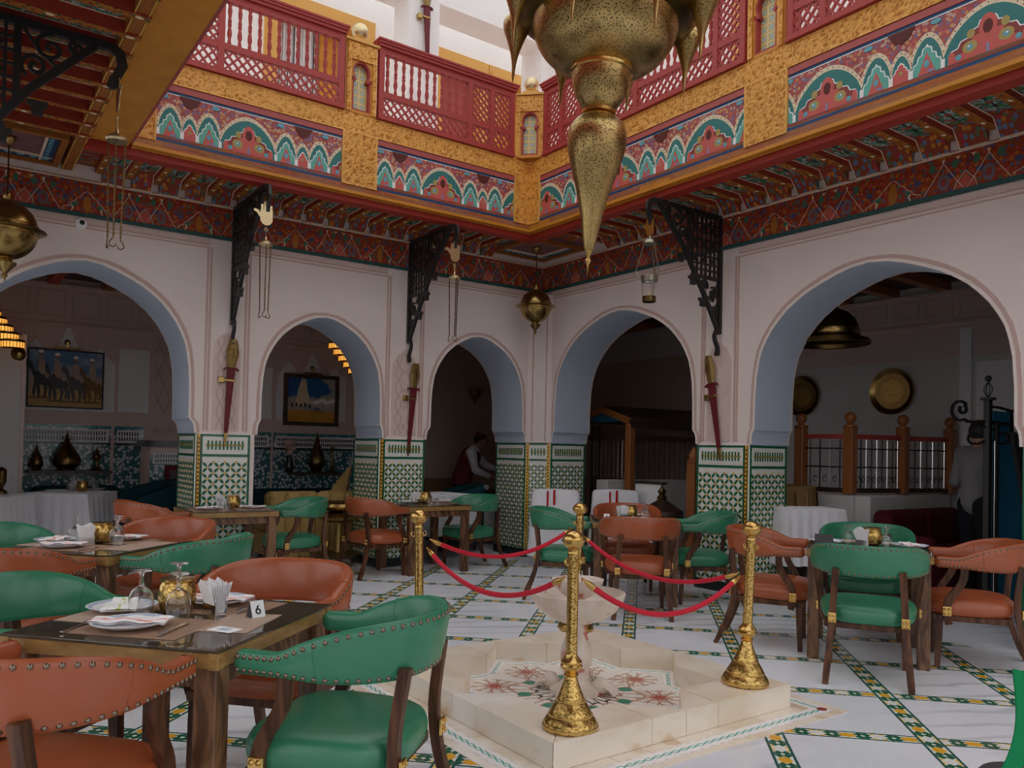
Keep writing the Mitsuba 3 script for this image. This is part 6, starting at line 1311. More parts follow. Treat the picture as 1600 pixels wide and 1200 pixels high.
# ------------------------------------------------------------------ furniture of the left room
def clothed_table(x, y, w, d, h, label, drop=.72, deg=0, mat='cloth_white'):
    t = thing('clothed_table', label, 'table'); to = rigid(x, y, 0, deg)
    put(t, cbox(-w/2+.03, w/2-.03, -d/2+.03, d/2-.03, h-.04, h-.004, .004), 'wood_dark', to=to)
    for sx in (-1, 1):
        for sy in (-1, 1): part(t, 'leg', cbox(sx*(w/2-.08)-.025, sx*(w/2-.08)+.025, sy*(d/2-.08)-.025, sy*(d/2-.08)+.025, 0, h-.04, .003), 'wood_dark', to=to)
    c = thing('tablecloth', 'white cloth over the '+label, 'tablecloth'); n = 120; per = []
    for i in range(n):
        s = i/n*4; k = int(s); f = s-k; q = [(-w/2, -d/2), (w/2, -d/2), (w/2, d/2), (-w/2, d/2)]; a, b = V(q[k]), V(q[(k+1) % 4]); per.append((*(a+(b-a)*f), k, f))
    rows = [(0, 1.0), (.04, 1.012), (.35, 1.03), (.7, 1.05), (1, 1.07)]; vv = []
    for t_, g in rows:
        for (px, py, k, f) in per:
            nx, ny = [(0, -1), (1, 0), (0, 1), (-1, 0)][k]; fold = .018*t_*math.sin(f*38+k*2)+.03*t_*(abs(f-.5)*2)**8
            vv.append((px+nx*(fold+.05*t_)*1.0, py+ny*(fold+.05*t_), h-drop*t_))
    m_ = len(rows); i, j = np.meshgrid(np.arange(m_-1), np.arange(n), indexing='ij'); q = i*n+j; e = i*n+(j+1) % n
    f = np.concatenate([np.stack([q, q+n, e+n], -1).reshape(-1, 3), np.stack([q, e+n, e], -1).reshape(-1, 3)]); vv.append((0, 0, h)); f = np.vstack([f, np.stack([np.full(n, len(vv)-1), np.arange(n), (np.arange(n)+1) % n], 1)])
    put(c, TM(V(vv), f, process=False), mat, 40, to); return t
def on(x, y, z, kind, where):
    if kind == 'plate':
        t = thing('dinner_plate', 'white plate '+where, 'plate', 'plates on the clothed tables'); scene_put(t, GP['plate'], rigid(x, y, z)); part(t, 'blue_rim', GP['rim'], None, to=rigid(x, y, z))
    elif kind == 'glass': scene_put(thing('upturned_glass', 'upturned stemmed glass '+where, 'glass', 'glasses on the clothed tables'), GP['goblet'], rigid(x, y, z))
    elif kind == 'pot':
        t = thing('brass_pot', 'round brass pot '+where, 'pot'); scene_put(t, GP['pot'], rigid(x, y, z)); part(t, 'rim', GP['potrim'], None, to=rigid(x, y, z))
    else: scene_put(thing('paper_napkins', 'white paper napkins '+where, 'napkins'), GP['fan'], rigid(x, y, z, 30))
clothed_table(-5.14, 2.36, .74, .74, .77, 'table before the tiled wall under the riders', .74, -34)
on(-5.02, 2.40, .772, 'pot', 'on the clothed table under the riders'); on(-5.15, 2.35, .772, 'glass', 'on the clothed table under the riders'); on(-4.88, 2.46, .772, 'glass', 'right of the pot under the riders'); on(-4.84, 2.66, .772, 'plate', 'at the right of the clothed table under the riders'); on(-5.28, 2.45, .772, 'plate', 'at the left of the clothed table under the riders'); on(-5.06, 2.58, .772, 'napkins', 'on the clothed table under the riders')
clothed_table(-6.08, 1.85, .78, .8, .77, 'table cut by the left edge inside the large arch', .74, -30)
t = thing('brass_candle_lamp', 'dark brass candle lamp on the clothed table at the left edge', 'lamp'); put(t, mv(lathe([(.06, .0), (.06, .03), (.02, .06), (.035, .1), (.05, .13), (.05, .25), (.055, .26), (.02, .29), (0, .30)], 16), -5.86, 2.05, .772), 'brass_dark', 40)
def armchair(x, y, deg, mat, label, w=.72, h=.86):
    t = thing('tub_armchair', label, 'armchair'); to = rigid(x, y, 0, deg-90)
    put(t, cbox(-w/2+.06, w/2-.06, -.28, .34, .12, .44, .05), mat, True, to=to); pts = [(-w/2+.04, .30), (-w/2+.03, 0), (-w*.38, -.26), (0, -.36), (w*.38, -.26), (w/2-.03, 0), (w/2-.04, .30)]
    P = curve([(a, b, 0) for a, b in pts], 30); hs = [.62+(h-.62)*math.sin(math.pi*i/29)**.7 for i in range(30)]; S_ = [V([(-.05, .10), (.05, .10), (.06, hh-.06), (.03, hh), (-.03, hh), (-.06, hh-.06)]) for hh in hs]
    part(t, 'back', sweep(P, S_), mat, 50, to)
    for sx in (-1, 1):
        for sy in (-1, 1): part(t, 'foot', cbox(sx*(w/2-.12)-.02, sx*(w/2-.12)+.02, sy*.24-.02, sy*.24+.02, 0, .13, .003), 'wood_dark', to=to)
    return t
armchair(-4.36, 2.22, 190, 'velvet_teal', 'teal velvet armchair right of the clothed table inside the large left arch', .80, .92); armchair(-6.15, 2.72, -60, 'velvet_teal', 'teal velvet armchair behind the clothed table at the left edge'); armchair(-3.85, 1.9, 200, 'velvet_teal', 'teal velvet armchair half hidden behind the first tiled pillar')
def sofa(x, y, deg, w, h, mat, label, d=.8, seat=.44, arms=True):
    t = thing('sofa', label, 'sofa'); to = rigid(x, y, 0, deg-90)
    put(t, cbox(-w/2, w/2, -d/2, d/2, .06, seat-.10, .03), mat, to=to); n = max(1, round(w/.7)); c = w/n
    for i in range(n): part(t, 'seat_cushion', cbox(-w/2+i*c+.01, -w/2+(i+1)*c-.01, -d/2+.16, d/2+.02, seat-.10, seat+.03, .04), mat, to=to); part(t, 'back_cushion', cbox(-w/2+i*c+.005, -w/2+(i+1)*c-.005, -d/2, -d/2+.2, seat, h, .05), mat, to=to)
    if arms:
        for s in (-1, 1): part(t, 'arm', cbox(s*(w/2+.02)-.08, s*(w/2+.02)+.08, -d/2, d/2, .06, .62, .04), mat, to=to)
    for sx in (-1, 1): part(t, 'foot', cbox(sx*(w/2-.1)-.03, sx*(w/2-.1)+.03, -.2, .2, 0, .07, .003), 'wood_dark', to=to)
    return t
sofa(-4.98, 3.14, -90, 1.0, .80, 'velvet_teal', 'low dark teal sofa under the shelf, behind the clothed table', .42); sofa(-2.1, 3.05, -90, 1.7, .74, 'velvet_teal', 'dark teal sofa under the abstract painting', .5)
# gold velvet sofa, its back to the court, with a leaning cushion
t = sofa(-2.62, 1.30, 90, 1.30, .82, 'velvet_gold', 'gold velvet sofa with its back to the court, between the first two pillars', .7, .44, False)
for i in range(7): part(t, 'fluted_back', cbox(-3.26+i*.187, -3.26+(i+1)*.187-.006, .86, .96, .03, .80+.012*(i % 2), .03), 'velvet_gold')
t = thing('cushion', 'gold velvet cushion standing on one corner on the gold sofa', 'cushion'); put(t, mv(hull([(x, y, z) for x, z in ((-.16, 0), (.05, .0), (.10, .32), (.06, .30)) for y in (-.06, .06)]), -2.20, 1.25, .80, rz=-35), 'velvet_gold', label=None); labels[t] = {'label': 'gold velvet cushion standing on one corner on the gold sofa', 'category': 'cushion'}
t = thing('flower_vase', 'pale pink flowers in a dark vase before the tiled wall under the abstract painting', 'vase'); put(t, mv(lathe([(.05, 0), (.07, .08), (.05, .18), (.035, .22), (.045, .25)], 16), -2.20, 3.2, .976), 'tile_black', 40)
rr = random.Random(5)
for i in range(14): a = rr.uniform(0, 6.28); part(t, 'blossom', ball(-2.20+.10*math.cos(a)*rr.random(), 3.2+.06*math.sin(a), 1.36+rr.uniform(-.09, .08), rr.uniform(.028, .045), 1), 'flower_pink')
for i in range(6): part(t, 'stem', tube([(-2.20, 3.2, 1.2), (-2.20+.08*math.cos(i), 3.2+.05*math.sin(i), 1.34)], .004, 4), 'leaf')
# brass side stool with a tray foot
t = thing('brass_stool', 'brass mushroom-shaped side stool beside the gold sofa', 'stool'); q = lambda m: mv(m, -2.62, .40, 0)
put(t, q(lathe([(.0, .62), (.10, .62), (.20, .645), (.235, .68), (.225, .715), (.14, .74), (0, .745)], 36)), 'brass_old', 40); part(t, 'lower_bulge', q(lathe([(.05, .49), (.16, .50), (.225, .53), (.235, .56), (.20, .595), (.12, .615), (.1, .625)], 36)), 'brass_old', 40); part(t, 'stem', q(lathe([(.05, .15), (.045, .3), (.05, .45), (.07, .50)], 24)), 'brass_old', 40); part(t, 'foot', q(lathe([(.0, .10), (.24, .10), (.26, .13), (.25, .14), (.06, .15)], 36)), 'brass_dark', 40)
for a in (.3, 2.4, 4.5): part(t, 'leg', q(tube([(.2*math.cos(a), .2*math.sin(a), .11), (.23*math.cos(a), .23*math.sin(a), 0)], .015, 6)), 'brass_dark')
# behind the narrow arch
sofa(.1, 3.0, -90, 1.6, .88, 'fabric_brown', 'brown sofa along the wall behind the waiter', .7); armchair(-.62, 1.10, 170, 'velvet_teal', 'dark green armchair seen through the narrow arch', .66, .90); clothed_table(-1.22, .55, .72, .72, .80, 'table just behind the second tiled pillar', .5, 8)
t = thing('folded_linen', 'folded white linen on the armrest by the waiter', 'linen'); put(t, cbox(-.12, .08, 1.28, 1.5, .79, .86, .01), 'cloth_white'); sd = thing('service_stand', 'dark service stand beside the waiter', 'stand'); put(sd, cbox(-.16, .30, 1.25, 1.55, .74, .785, .004), 'wood_dark')
for x_ in (-.13, .27):
    for y_ in (1.28, 1.52): part(sd, 'leg', cbox(x_-.02, x_+.02, y_-.02, y_+.02, 0, .74, .002), 'wood_dark')
part(sd, 'white_skirt', cbox(-.14, .28, 1.262, 1.275, .2, .62, .003), 'cloth_white')
# ------------------------------------------------------------------ right-hand room: pergola, railings, seats
def post(x, y, z0, z1, label=None, parent=None, w=.055, knob=True):
    p = part(parent, 'newel', cbox(x-w, x+w, y-w, y+w, z0, z1, .008), 'wood_orange')
    if knob: part(p, 'ball_finial', mv(lathe([(.075, 0), (.075, .02), (.035, .03), (.03, .045), (.055, .07), (.062, .105), (.048, .14), (.02, .16), (0, .163)], 20), x, y, z1), 'wood_orange', 40)
    return p
def railing(name, P, z0, z1, label, nb, knobs=True):
    t = thing(name, label, 'railing')
    for i, (x, y) in enumerate(P): post(x, y, z0, z1+.10, parent=t)
    for (a, b, n) in zip(P[:-1], P[1:], nb):
        A, B = V([*a, 0.]), V([*b, 0.])
        part(t, 'handrail', sweep([A+[0, 0, z1], B+[0, 0, z1]], rect(.06, .05)), 'wood_red'); part(t, 'foot_rail', sweep([A+[0, 0, z0+.04], B+[0, 0, z0+.04]], rect(.04, .05)), 'wood_dark'); part(t, 'middle_bar', cat(tube([A+[0, 0, (z0+z1)/2-.02], B+[0, 0, (z0+z1)/2-.02]], .008, 5), tube([A+[0, 0, z1-.13], B+[0, 0, z1-.13]], .008, 5)), 'iron')
        for k in range(1, n):
            q = A+(B-A)*k/n; part(t, 'iron_bar', tube([q+[0, 0, z0+.05], q+[0, 0, z1-.03]], .008, 5), 'steel' if k % 2 else 'iron')
            if k < n-1: part(t, 'scroll', mv(tube([(.03*math.cos(a_), 0, .03*math.sin(a_)) for a_ in np.linspace(0, 5.2, 12)], .005, 4, up=(0, 1, 0)), *(q+(B-A)/n*.5+[0, 0, z0+.16])), 'iron')
    return t
struct('plinth_wall', cat(cbox(1.42, 3.1, -3.78, -3.46, 0, .97, .006), cbox(1.36, 1.54, -3.62, -2.9, 0, .97, .006), cbox(.9, 3.1, -.35, -.12, 0, 1.0, .006)), 'grey_wall')
railing('railing', [(1.44, -2.94), (1.50, -3.50), (2.27, -3.66), (3.0, -3.82)], .98, 1.60, 'wooden railing with ball-topped posts and iron bars above the dark red sofa', (5, 10, 8))
sofa(2.1, -4.16, -90, 1.5, .84, 'velvet_red', 'dark red velvet sofa under the railing in the right-hand room', .66)
t = thing('barrel_seat', 'dark ribbed barrel seat behind the cloth covered table in the right-hand room', 'seat'); put(t, mv(lathe([(.22, .25), (.30, .45), (.32, .70), (.29, 1.0), (.30, 1.06), (.26, 1.07), (0, 1.06)], 28), .96, -3.10, 0), 'fabric_brown', 30); part(t, 'foot', mv(lathe([(.2, 0), (.22, .25)], 20), .96, -3.10, 0), 'wood_dark')
for k in range(14): a = k*2*math.pi/14; part(t, 'rib', mv(tube([(.235*math.cos(a), .235*math.sin(a), .27), (.312*math.cos(a), .312*math.sin(a), .45), (.332*math.cos(a), .332*math.sin(a), .70), (.302*math.cos(a), .302*math.sin(a), 1.0)], .012, 5), .96, -3.10, 0), 'brass_dark')
clothed_table(.66, -3.52, .62, .5, .86, 'small table in the right-hand arch beside the tiled pillar', .55, -30)
# pergola
pg = thing('wooden_pergola', 'small dark wooden pergola with a pitched roof beyond the right-hand arch', 'pergola')
rf = lambda pts: hull([(x, y, z+d) for x, y, z in pts for d in (0, .05)])
A1, A2 = (1.22, .72, 1.80), (1.02, -.62, 1.80); AP = (1.18, .10, 1.98); bx = 1.75
put(pg, rf([AP, A2, (AP[0]+bx, AP[1]-.2, 1.98), (A2[0]+bx, A2[1]-.2, 1.78)]), 'wood_dark'); part(pg, 'far_slope', rf([AP, A1, (AP[0]+bx, AP[1]-.2, 1.98), (A1[0]+bx, A1[1]-.2, 1.80)]), 'wood_dark')
part(pg, 'gable_board', cat(sweep([A1, AP], rect(.05, .09)), sweep([AP, A2], rect(.05, .09))), 'wood_orange'); part(pg, 'gable_panel', hull([(x+.03+e, y, z) for x, y, z in (A1, A2, AP) for e in (0, .02)]), 'blue_paint'); part(pg, 'eaves', sweep([(A2[0], A2[1], 1.76), (A2[0]+bx, A2[1]-.2, 1.74)], rect(.06, .10)), 'wood_dark')
for (x, y, m_) in ((1.06, -.60, 'wood_orange'), (1.25, .30, 'wood_dark'), (2.7, -.80, 'wood_dark'), (1.24, .66, 'wood_dark')): part(pg, 'post', cbox(x-.05, x+.05, y-.05, y+.05, .0, 1.76, .006), m_)
part(pg, 'cross_beam', sweep([(1.06, -.60, 1.58), (2.7, -.80, 1.56)], rect(.05, .08)), 'wood_dark'); part(pg, 'cross_beam', sweep([(1.24, .70, 1.58), (1.06, -.60, 1.58)], rect(.05, .07)), 'wood_dark')
for k in range(16): x_ = 1.10+.10*k; part(pg, 'iron_bar', tube([(x_, -.61-.012*k*.1, 1.02), (x_, -.61-.012*k*.1, 1.55)], .007, 5), 'iron')
for k in range(12): y_ = -.52+.10*k; part(pg, 'iron_bar', tube([(1.08+.014*k, y_, 1.03), (1.08+.014*k, y_, 1.55)], .007, 5), 'steel')
t = thing('white_screen', 'plain white screen panel standing below the pergola', 'panel'); put(t, cbox(.62, .66, -1.62, -1.16, .0, 1.0, .006), 'plaster_white'); part(t, 'cap', cbox(.60, .68, -1.64, -1.14, 1.0, 1.03, .004), 'wood_dark')
nw = thing('newel_post', 'orange wooden newel post with a pointed top beside the right pillar', 'post'); put(nw, cbox(.06, .18, -2.52, -2.40, 0, 1.28, .01), 'wood_orange') if False else put(nw, cbox(.34, .46, -2.36, -2.24, 0, 1.28, .01), 'wood_orange'); part(nw, 'finial', mv(lathe([(.075, 0), (.08, .02), (.05, .04), (.06, .07), (.05, .11), (.02, .16), (0, .18)], 16), .40, -2.30, 1.28), 'wood_orange', 40); part(nw, 'handrail', sweep([(.42, -2.36, 1.2), (.95, -2.75, 1.42)], rect(.05, .06)), 'wood_red')
tg = thing('tea_urn', 'dark domed urn behind the tan chair in the middle arch', 'urn'); q = lambda m: mv(m, .30, -1.92, 0)
put(tg, q(lathe([(.10, .0), (.10, .42), (.20, .46), (.26, .60), (.24, .72), (.12, .80), (.05, .84)], 28)), 'wood_dark', 40); part(tg, 'lid_knob', q(lathe([(.05, .84), (.06, .87), (.03, .90), (.05, .94), (.02, .98), (0, 1.04)], 16)), 'brass_dark', 40)
# cloth covered chairs
def covered(x, y, deg, label):
    t = thing('covered_chair', label, 'chair'); to = rigid(x, y, 0, deg-90)
    def drape(w, d, h, z0, y0):
        n = 72; vv = []
        for k, (t_, g) in enumerate(((0, .0), (.02, .92), (.06, 1.0), (.4, 1.05), (.75, 1.10), (1, 1.14))):
            for i in range(n):
                a = 2*math.pi*i/n; p = 5.0; r_ = (abs(math.cos(a))**p+abs(math.sin(a))**p)**(-1/p); f = 1+.035*t_*math.sin(9*a+1); vv.append((r_*math.cos(a)*w/2*g*f, y0+r_*math.sin(a)*d/2*g*f, h-(h-z0)*t_+(.035*math.cos(a)**2 if t_ < .1 else 0)*0))
        i, j = np.meshgrid(np.arange(5), np.arange(n), indexing='ij'); q_ = i*n+j; e_ = i*n+(j+1) % n
        return TM(V(vv), np.concatenate([np.stack([q_, q_+n, e_+n], -1).reshape(-1, 3), np.stack([q_, e_+n, e_], -1).reshape(-1, 3)]), process=False)
    put(t, drape(.56, .16, .93, .12, -.22), 'cloth_white', 50, to); part(t, 'seat_cover', drape(.54, .50, .50, .10, .02), 'cloth_white', 50, to)
    part(t, 'red_ribbon', cat(cbox(-.012, .012, -.325, -.315, .74, .92, .002), cbox(-.09, -.07, -.32, -.312, .70, .90, .002)), 'flag_red', to=to)
    for sx in (-1, 1):
        for sy in (-1, 1): part(t, 'leg', cbox(sx*.2-.02, sx*.2+.02, sy*.2-.02, sy*.2+.02, 0, .3, .002), 'wood_dark', to=to)
covered(-.28, -.78, 40, 'white cloth covered chair before the corner pillar'); covered(.38, -1.02, 55, 'white cloth covered chair behind the first, inside the middle arch')
# iron gate post, blue panel, dark frame at the right
t = thing('iron_post', 'black iron gate post with scrolled arms and a spear finial in the right-hand arch', 'post'); gx, gy = 1.21, -5.01; GF = Frame((gx, gy, 0), tuple(_r0))
put(t, mv(cbox(-.028, .028, -.028, .028, 0, 1.93, .005), gx, gy, 0), 'iron'); part(t, 'collar', mv(cbox(-.05, .05, -.05, .05, 1.915, 1.94, .004), gx, gy, 0), 'iron'); part(t, 'finial', mv(cat([tube(curve([(0, 0, 1.94), (.035*math.cos(a), .035*math.sin(a), 2.0), (0, 0, 2.08)], 8), .006, 4) for a in (0, 1.57, 3.14, 4.71)]), gx, gy, 0), 'iron'); part(t, 'ball', ball(gx, gy, 2.11, .028, 2), 'iron', True)
def iron(pts, w=.022, nm='scroll_arm'): kpart(t, nm, GF, LineString(pts).buffer(w/2), .022, -.011, 'iron')
iron([(0, 1.72), (-.17, 1.72)]+[(-.25+.075*math.cos(a), 1.815+.085*math.sin(a)) for a in np.linspace(-1.1, -5.4, 20)]+[(-.225+.03*math.cos(a), 1.83+.035*math.sin(a)) for a in np.linspace(.9, -3.6, 14)]); iron([(0, 1.62)]+[(-.12+.12*math.cos(a), 1.60+.11*math.sin(a)) for a in np.linspace(.3, 1.6, 10)]+[(-.2, 1.72)], .016)
iron([(0, 1.56), (-.09, 1.52)]+[(-.13+.045*math.cos(a), 1.57+.05*math.sin(a)) for a in np.linspace(-1.2, -5.6, 16)], .016); iron([(0, 1.57), (.08, 1.53)]+[(.14+.045*math.cos(a), 1.575+.05*math.sin(a)) for a in np.linspace(-1.9, 2.4, 16)], .018); iron([(0, 1.72), (.22, 1.70)], .03); iron([(0, 1.86), (.10, 1.85), (.22, 1.82)], .02); iron([(.02, 1.64), (.10, 1.68), (.2, 1.70)], .014)
part(t, 'second_post', cbox(gx+.05, gx+.09, gy-.06, gy-.02, 0, 1.72, .004), 'iron'); part(t, 'steel_edge', mv(tube([(0.035, -.045, 0), (.035, -.045, 1.55)], .005, 5), gx, gy, 0), 'steel')
bl = thing('blue_panel', 'tall blue painted panel with a curved edge in the right-hand arch', 'panel'); BF = Frame((1.45, -4.94, 0), tuple(_r0))
put(bl, BF.ext(Polygon([(0, .0), (0, 1.83), (.16, 1.82), (.17, 1.6), (.20, 1.45), (.25, 1.25), (.31, 1.05), (.38, .85), (.44, .6), (.46, .0)]), .05, -.025), 'blue_paint'); part(bl, 'dark_edge', BF.ext(LineString([(.16, 1.83), (.17, 1.6), (.20, 1.45), (.25, 1.25), (.31, 1.05), (.38, .85), (.44, .6), (.46, 0)]).buffer(.015), .06, -.03), 'iron')
dk = thing('dark_screen', 'black curved screen at the right edge below the capital', 'screen'); DF = Frame((.62, -5.45, 0), tuple(_r0)); put(dk, DF.ext(Polygon([(0, 1.61), (.03, 1.60), (.10, 1.45), (.14, 1.40), (.6, 1.38), (.6, 0), (.14, 0), (.12, .9), (.06, 1.25), (.02, 1.45)]), .05, -.025), 'black')
# striped sash over a patterned pouf, bottom right corner
pf = thing('patterned_pouf', 'black and white patterned pouf cut by the bottom right corner', 'pouf'); pxy = (-3.699, -7.289); put(pf, mv(lathe([(0, 0), (.15, 0), (.17, .03), (.175, .25), (.165, .36), (.13, .40), (0, .41)], 32), *pxy, 0), 'dark_grey', 40)
rr = random.Random(9)
for k in range(26):
    a, z = rr.uniform(0, 6.28), rr.uniform(.05, .33); part(pf, 'white_leaf', mv(hull([(.170, -.03, z-.01), (.170, .03, z+.012), (.178, 0, z+.035), (.178, 0, z-.03), (.165, 0, z)]), *pxy, 0, rz=math.degrees(a)), 'paint_cream')
sh = thing('striped_sash', 'green and red striped sash hanging over the pouf at the bottom right', 'sash')
def band(o0, o1, up=0.0):
    d = V([_r0[0], _r0[1], 0]); f = V([-_fw[0], -_fw[1], 0]); c = V([*pxy, 0]); path = [c+d*(-.02-.0)+f*.05+[0, 0, .73], c-d*.08+f*.16+[0, 0, .61], c-d*.15+f*.24+[0, 0, .53], c-d*.195+f*.265+[0, 0, .475]]
    P = curve(path, 14); return sweep(P, V([(o0, -.004-up), (o1, -.004-up), (o1, .004+up), (o0, .004+up)]), up=tuple(f+V([0, 0, .5])))
put(sh, band(-.06, .06), 'flag_green'); part(sh, 'red_stripe', band(-.016, .016, .002), 'flag_red')
# ------------------------------------------------------------------ people
def bones(J, B, step=.03, it=14):
    # J: name -> (x, y, z, r); B: pairs; one smooth closed surface
    def sph(p): return manifold3d.Manifold.sphere(p[3], 20).translate(list(map(float, p[:3])))
    ms = [manifold3d.Manifold.batch_hull([sph(J[a]), sph(J[b])]) for a, b in B]
    m = manifold3d.Manifold.batch_boolean(ms, manifold3d.OpType.Add).refine_to_length(step); q = m.to_mesh()
    t = TM(q.vert_properties[:, :3], q.tri_verts); trimesh.smoothing.filter_taubin(t, iterations=it); return t
def person(label, O, f, pose, wear):
    # O: ground point, f: facing direction in degrees; local x forward, y to the left, z up
    t = thing('person', label, 'person'); to = rigid(O[0], O[1], 0, f); P = pose
    def J(keys, g=0.0, **over):
        return {k: (*P[k][:3], P[k][3]+g) for k in keys}
    body = [('pelvis', 'waist'), ('waist', 'chest'), ('chest', 'neck'), ('neck', 'head'), ('head', 'crown'), ('head', 'jaw'), ('shL', 'chest'), ('shR', 'chest'), ('shL', 'elL'), ('elL', 'wrL'), ('shR', 'elR'), ('elR', 'wrR'), ('wrL', 'paL'), ('wrR', 'paR'), ('hipL', 'pelvis'), ('hipR', 'pelvis'), ('hipL', 'knL'), ('knL', 'anL'), ('hipR', 'knR'), ('knR', 'anR'), ('anL', 'toL'), ('anR', 'toR'), ('head', 'nose'), ('head', 'earL'), ('head', 'earR')]
    for s in 'LR':
        w, p = V(P['wr'+s][:3]), V(P['pa'+s][:3]); d = (p-w)/np.linalg.norm(p-w); side = np.cross(d, (0, 0, 1)); side /= np.linalg.norm(side)+1e-9; dn = np.cross(side, d)
        for i in range(4):
            b = p+side*(i-1.5)*.020; L = (.062, .072, .068, .052)[i]; m1 = b+d*L*.55-dn*.008; e = m1+d*L*.45-dn*.022
            P[f'f{s}{i}a'] = (*b, .0105); P[f'f{s}{i}b'] = (*m1, .0095); P[f'f{s}{i}c'] = (*e, .008); body += [(f'pa{s}', f'f{s}{i}a'), (f'f{s}{i}a', f'f{s}{i}b'), (f'f{s}{i}b', f'f{s}{i}c')]
        sg = 1 if s == 'L' else -1
        b = w+d*.03-side*.03*sg*-1*0+side*.034*(-1 if s == 'L' else 1); e = b+d*.045+side*.018*(-1 if s == 'L' else 1)-dn*.012; P[f't{s}a'] = (*b, .012); P[f't{s}b'] = (*e, .0095); body += [(f'wr{s}', f't{s}a'), (f't{s}a', f't{s}b')]
    put(t, bones(P, body, .02, 8), 'skin', True, to)
    for nm, keys, prs, g, mat in wear:
        jj = {k: (*P[k][:3], P[k][3]+g) for k in keys}; part(t, nm, bones(jj, prs, .025, 10), mat, True, to)
    h = V(P['head'][:3]); hd = V(P['nose'][:3])-h; hd /= np.linalg.norm(hd); sd = np.cross((0, 0, 1), hd); sd /= np.linalg.norm(sd)
    for s in (-1, 1): part(t, 'eye', ball(*(h+hd*P['head'][3]*.93+sd*s*.032+V([0, 0, .022])), .009, 1), 'black', to=to); part(t, 'eyebrow', ball(*(h+hd*P['head'][3]*.95+sd*s*.034+V([0, 0, .042])), .016, 1, (.6, 1.2, .3)), 'hair', to=to)
    part(t, 'mouth', ball(*(h+hd*P['head'][3]*.95+V([0, 0, -.055])), .018, 1, (.5, 1.0, .3)), 'fez', to=to)
    return t, to
def hair(t, to, P, dz=.012, g=.012):
    h = V(P['head'][:3]); c = V(P['crown'][:3]); n = V(P['nose'][:3])-h; n[2] = 0; n /= np.linalg.norm(n); m = ball(*(h-n*.012+V([0, 0, .028])), P['head'][3]+g, 3, (1, 1, 1)); m = m.slice_plane(h+V([0, 0, .0]), V([0, 0, 1.0])-n*.75); part(t, 'hair', m, 'hair', True, to)
TOR = [('pelvis', 'waist'), ('waist', 'chest'), ('shL', 'chest'), ('shR', 'chest'), ('chest', 'neck')]
# the waiter, bending to his right-hand table
W = dict(pelvis=(0, 0, .92, .135), waist=(.05, 0, 1.06, .128), chest=(.13, 0, 1.26, .142), neck=(.21, 0, 1.40, .058), head=(.29, 0, 1.50, .092), crown=(.285, 0, 1.55, .085), jaw=(.335, 0, 1.445, .052), nose=(.385, 0, 1.485, .016), earL=(.28, .092, 1.495, .018), earR=(.28, -.092, 1.495, .018),
    shL=(.15, .175, 1.335, .066), shR=(.15, -.175, 1.335, .066), elL=(.36, .22, 1.13, .046), wrL=(.60, .14, 1.06, .030), elR=(.22, -.23, 1.06, .046), wrR=(.42, -.15, .97, .030), paL=(.67, .12, 1.045, .030), paR=(.49, -.13, .95, .030),
    hipL=(-.02, .10, .88, .098), hipR=(-.02, -.10, .88, .098), knL=(.0, .11, .48, .062), knR=(.0, -.11, .48, .062), anL=(-.05, .11, .09, .042), anR=(-.05, -.11, .09, .042), toL=(.11, .12, .035, .035), toR=(.11, -.12, .035, .035))
wt, wto = person('waiter in a dark red waistcoat, white shirt and fez leaning over a table', (.20, 2.22), math.degrees(math.atan2(_r0[1], _r0[0])), W, [
    ('shirt_sleeve', ['shL', 'elL', 'wrL'], [('shL', 'elL'), ('elL', 'wrL')], .012, 'shirt'), ('shirt_sleeve', ['shR', 'elR', 'wrR'], [('shR', 'elR'), ('elR', 'wrR')], .012, 'shirt'), ('shirt_collar', ['chest', 'neck'], [('chest', 'neck')], .006, 'shirt'),
    ('waistcoat', ['pelvis', 'waist', 'chest', 'hipL', 'hipR'], [('pelvis', 'waist'), ('waist', 'chest'), ('pelvis', 'hipL'), ('pelvis', 'hipR')], .022, 'vest'),
    ('trousers', ['pelvis', 'hipL', 'hipR', 'knL', 'knR', 'anL', 'anR'], [('pelvis', 'hipL'), ('pelvis', 'hipR'), ('hipL', 'knL'), ('hipR', 'knR'), ('knL', 'anL'), ('knR', 'anR')], .016, 'trousers'), ('shoe', ['anL', 'toL'], [('anL', 'toL')], .006, 'black'), ('shoe', ['anR', 'toR'], [('anR', 'toR')], .006, 'black')])
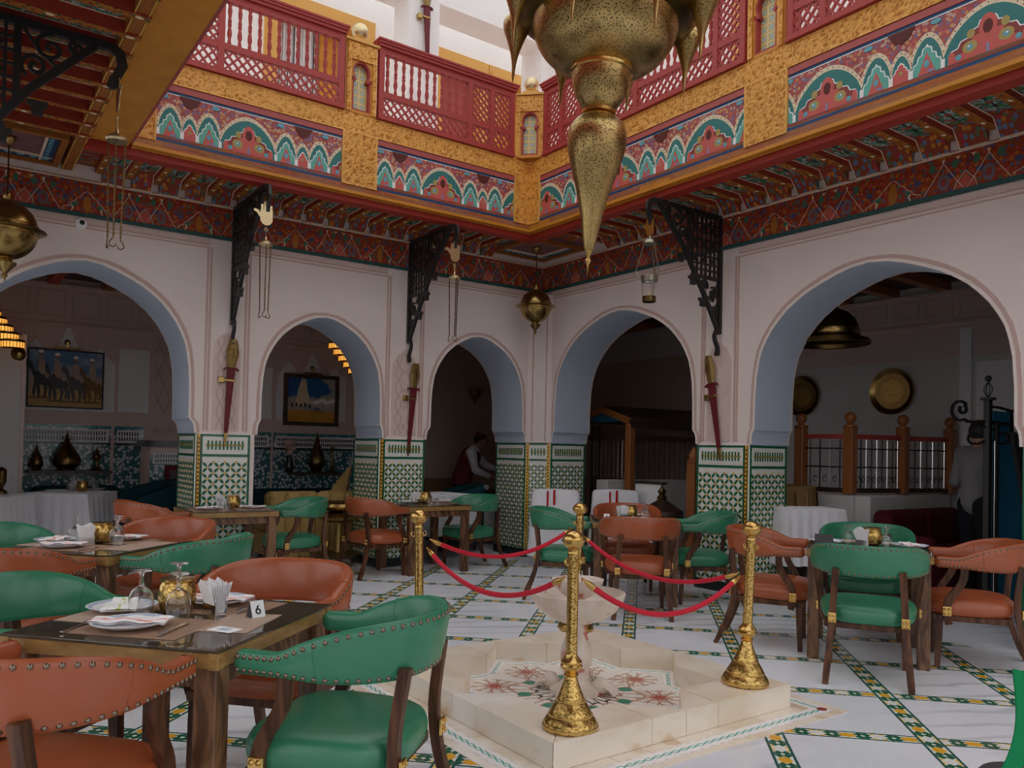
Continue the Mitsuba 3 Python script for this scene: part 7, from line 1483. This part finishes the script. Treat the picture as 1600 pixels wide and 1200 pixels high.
hair(wt, wto, W); part(wt, 'fez_hat', mv(lathe([(.094, 0), (.082, .085), (0, .088)], 24), .275, 0, 1.545, ry=14), 'fez', 30, wto)
M_ = dict(pelvis=(0, 0, .98, .130), waist=(.0, 0, 1.12, .125), chest=(.0, 0, 1.34, .145), neck=(.02, 0, 1.50, .058), head=(.04, 0, 1.63, .095), crown=(.03, 0, 1.69, .085), jaw=(.085, 0, 1.575, .05), nose=(.138, 0, 1.615, .016), earL=(.03, .094, 1.62, .018), earR=(.03, -.094, 1.62, .018),
    shL=(.0, .185, 1.43, .066), shR=(.0, -.185, 1.43, .066), elL=(-.03, .25, 1.16, .046), wrL=(.16, .20, 1.05, .031), elR=(-.03, -.25, 1.16, .046), wrR=(.16, -.20, 1.05, .031), paL=(.23, .17, 1.03, .030), paR=(.23, -.17, 1.03, .030),
    hipL=(0, .10, .94, .098), hipR=(0, -.10, .94, .098), knL=(.01, .11, .52, .062), knR=(.01, -.11, .52, .062), anL=(-.02, .11, .09, .042), anR=(-.02, -.11, .09, .042), toL=(.14, .12, .035, .035), toR=(.14, -.12, .035, .035))
mn, mto = person('man in a grey t-shirt and dark trousers standing behind the iron gate post', (1.77, -4.68), math.degrees(math.atan2(_r0[1], _r0[0]))+12, M_, [
    ('t_shirt', ['pelvis', 'waist', 'chest', 'shL', 'shR', 'neck'], [('pelvis', 'waist'), ('waist', 'chest'), ('shL', 'chest'), ('shR', 'chest')], .022, 'tshirt'), ('sleeve', ['shL', 'elL'], [('shL', 'elL')], .016, 'tshirt'), ('sleeve', ['shR', 'elR'], [('shR', 'elR')], .016, 'tshirt'),
    ('trousers', ['pelvis', 'hipL', 'hipR', 'knL', 'knR', 'anL', 'anR'], [('pelvis', 'hipL'), ('pelvis', 'hipR'), ('hipL', 'knL'), ('hipR', 'knR'), ('knL', 'anL'), ('knR', 'anR')], .016, 'trousers'), ('shoe', ['anL', 'toL'], [('anL', 'toL')], .006, 'black'), ('shoe', ['anR', 'toR'], [('anR', 'toR')], .006, 'black')])
hair(mn, mto, M_)
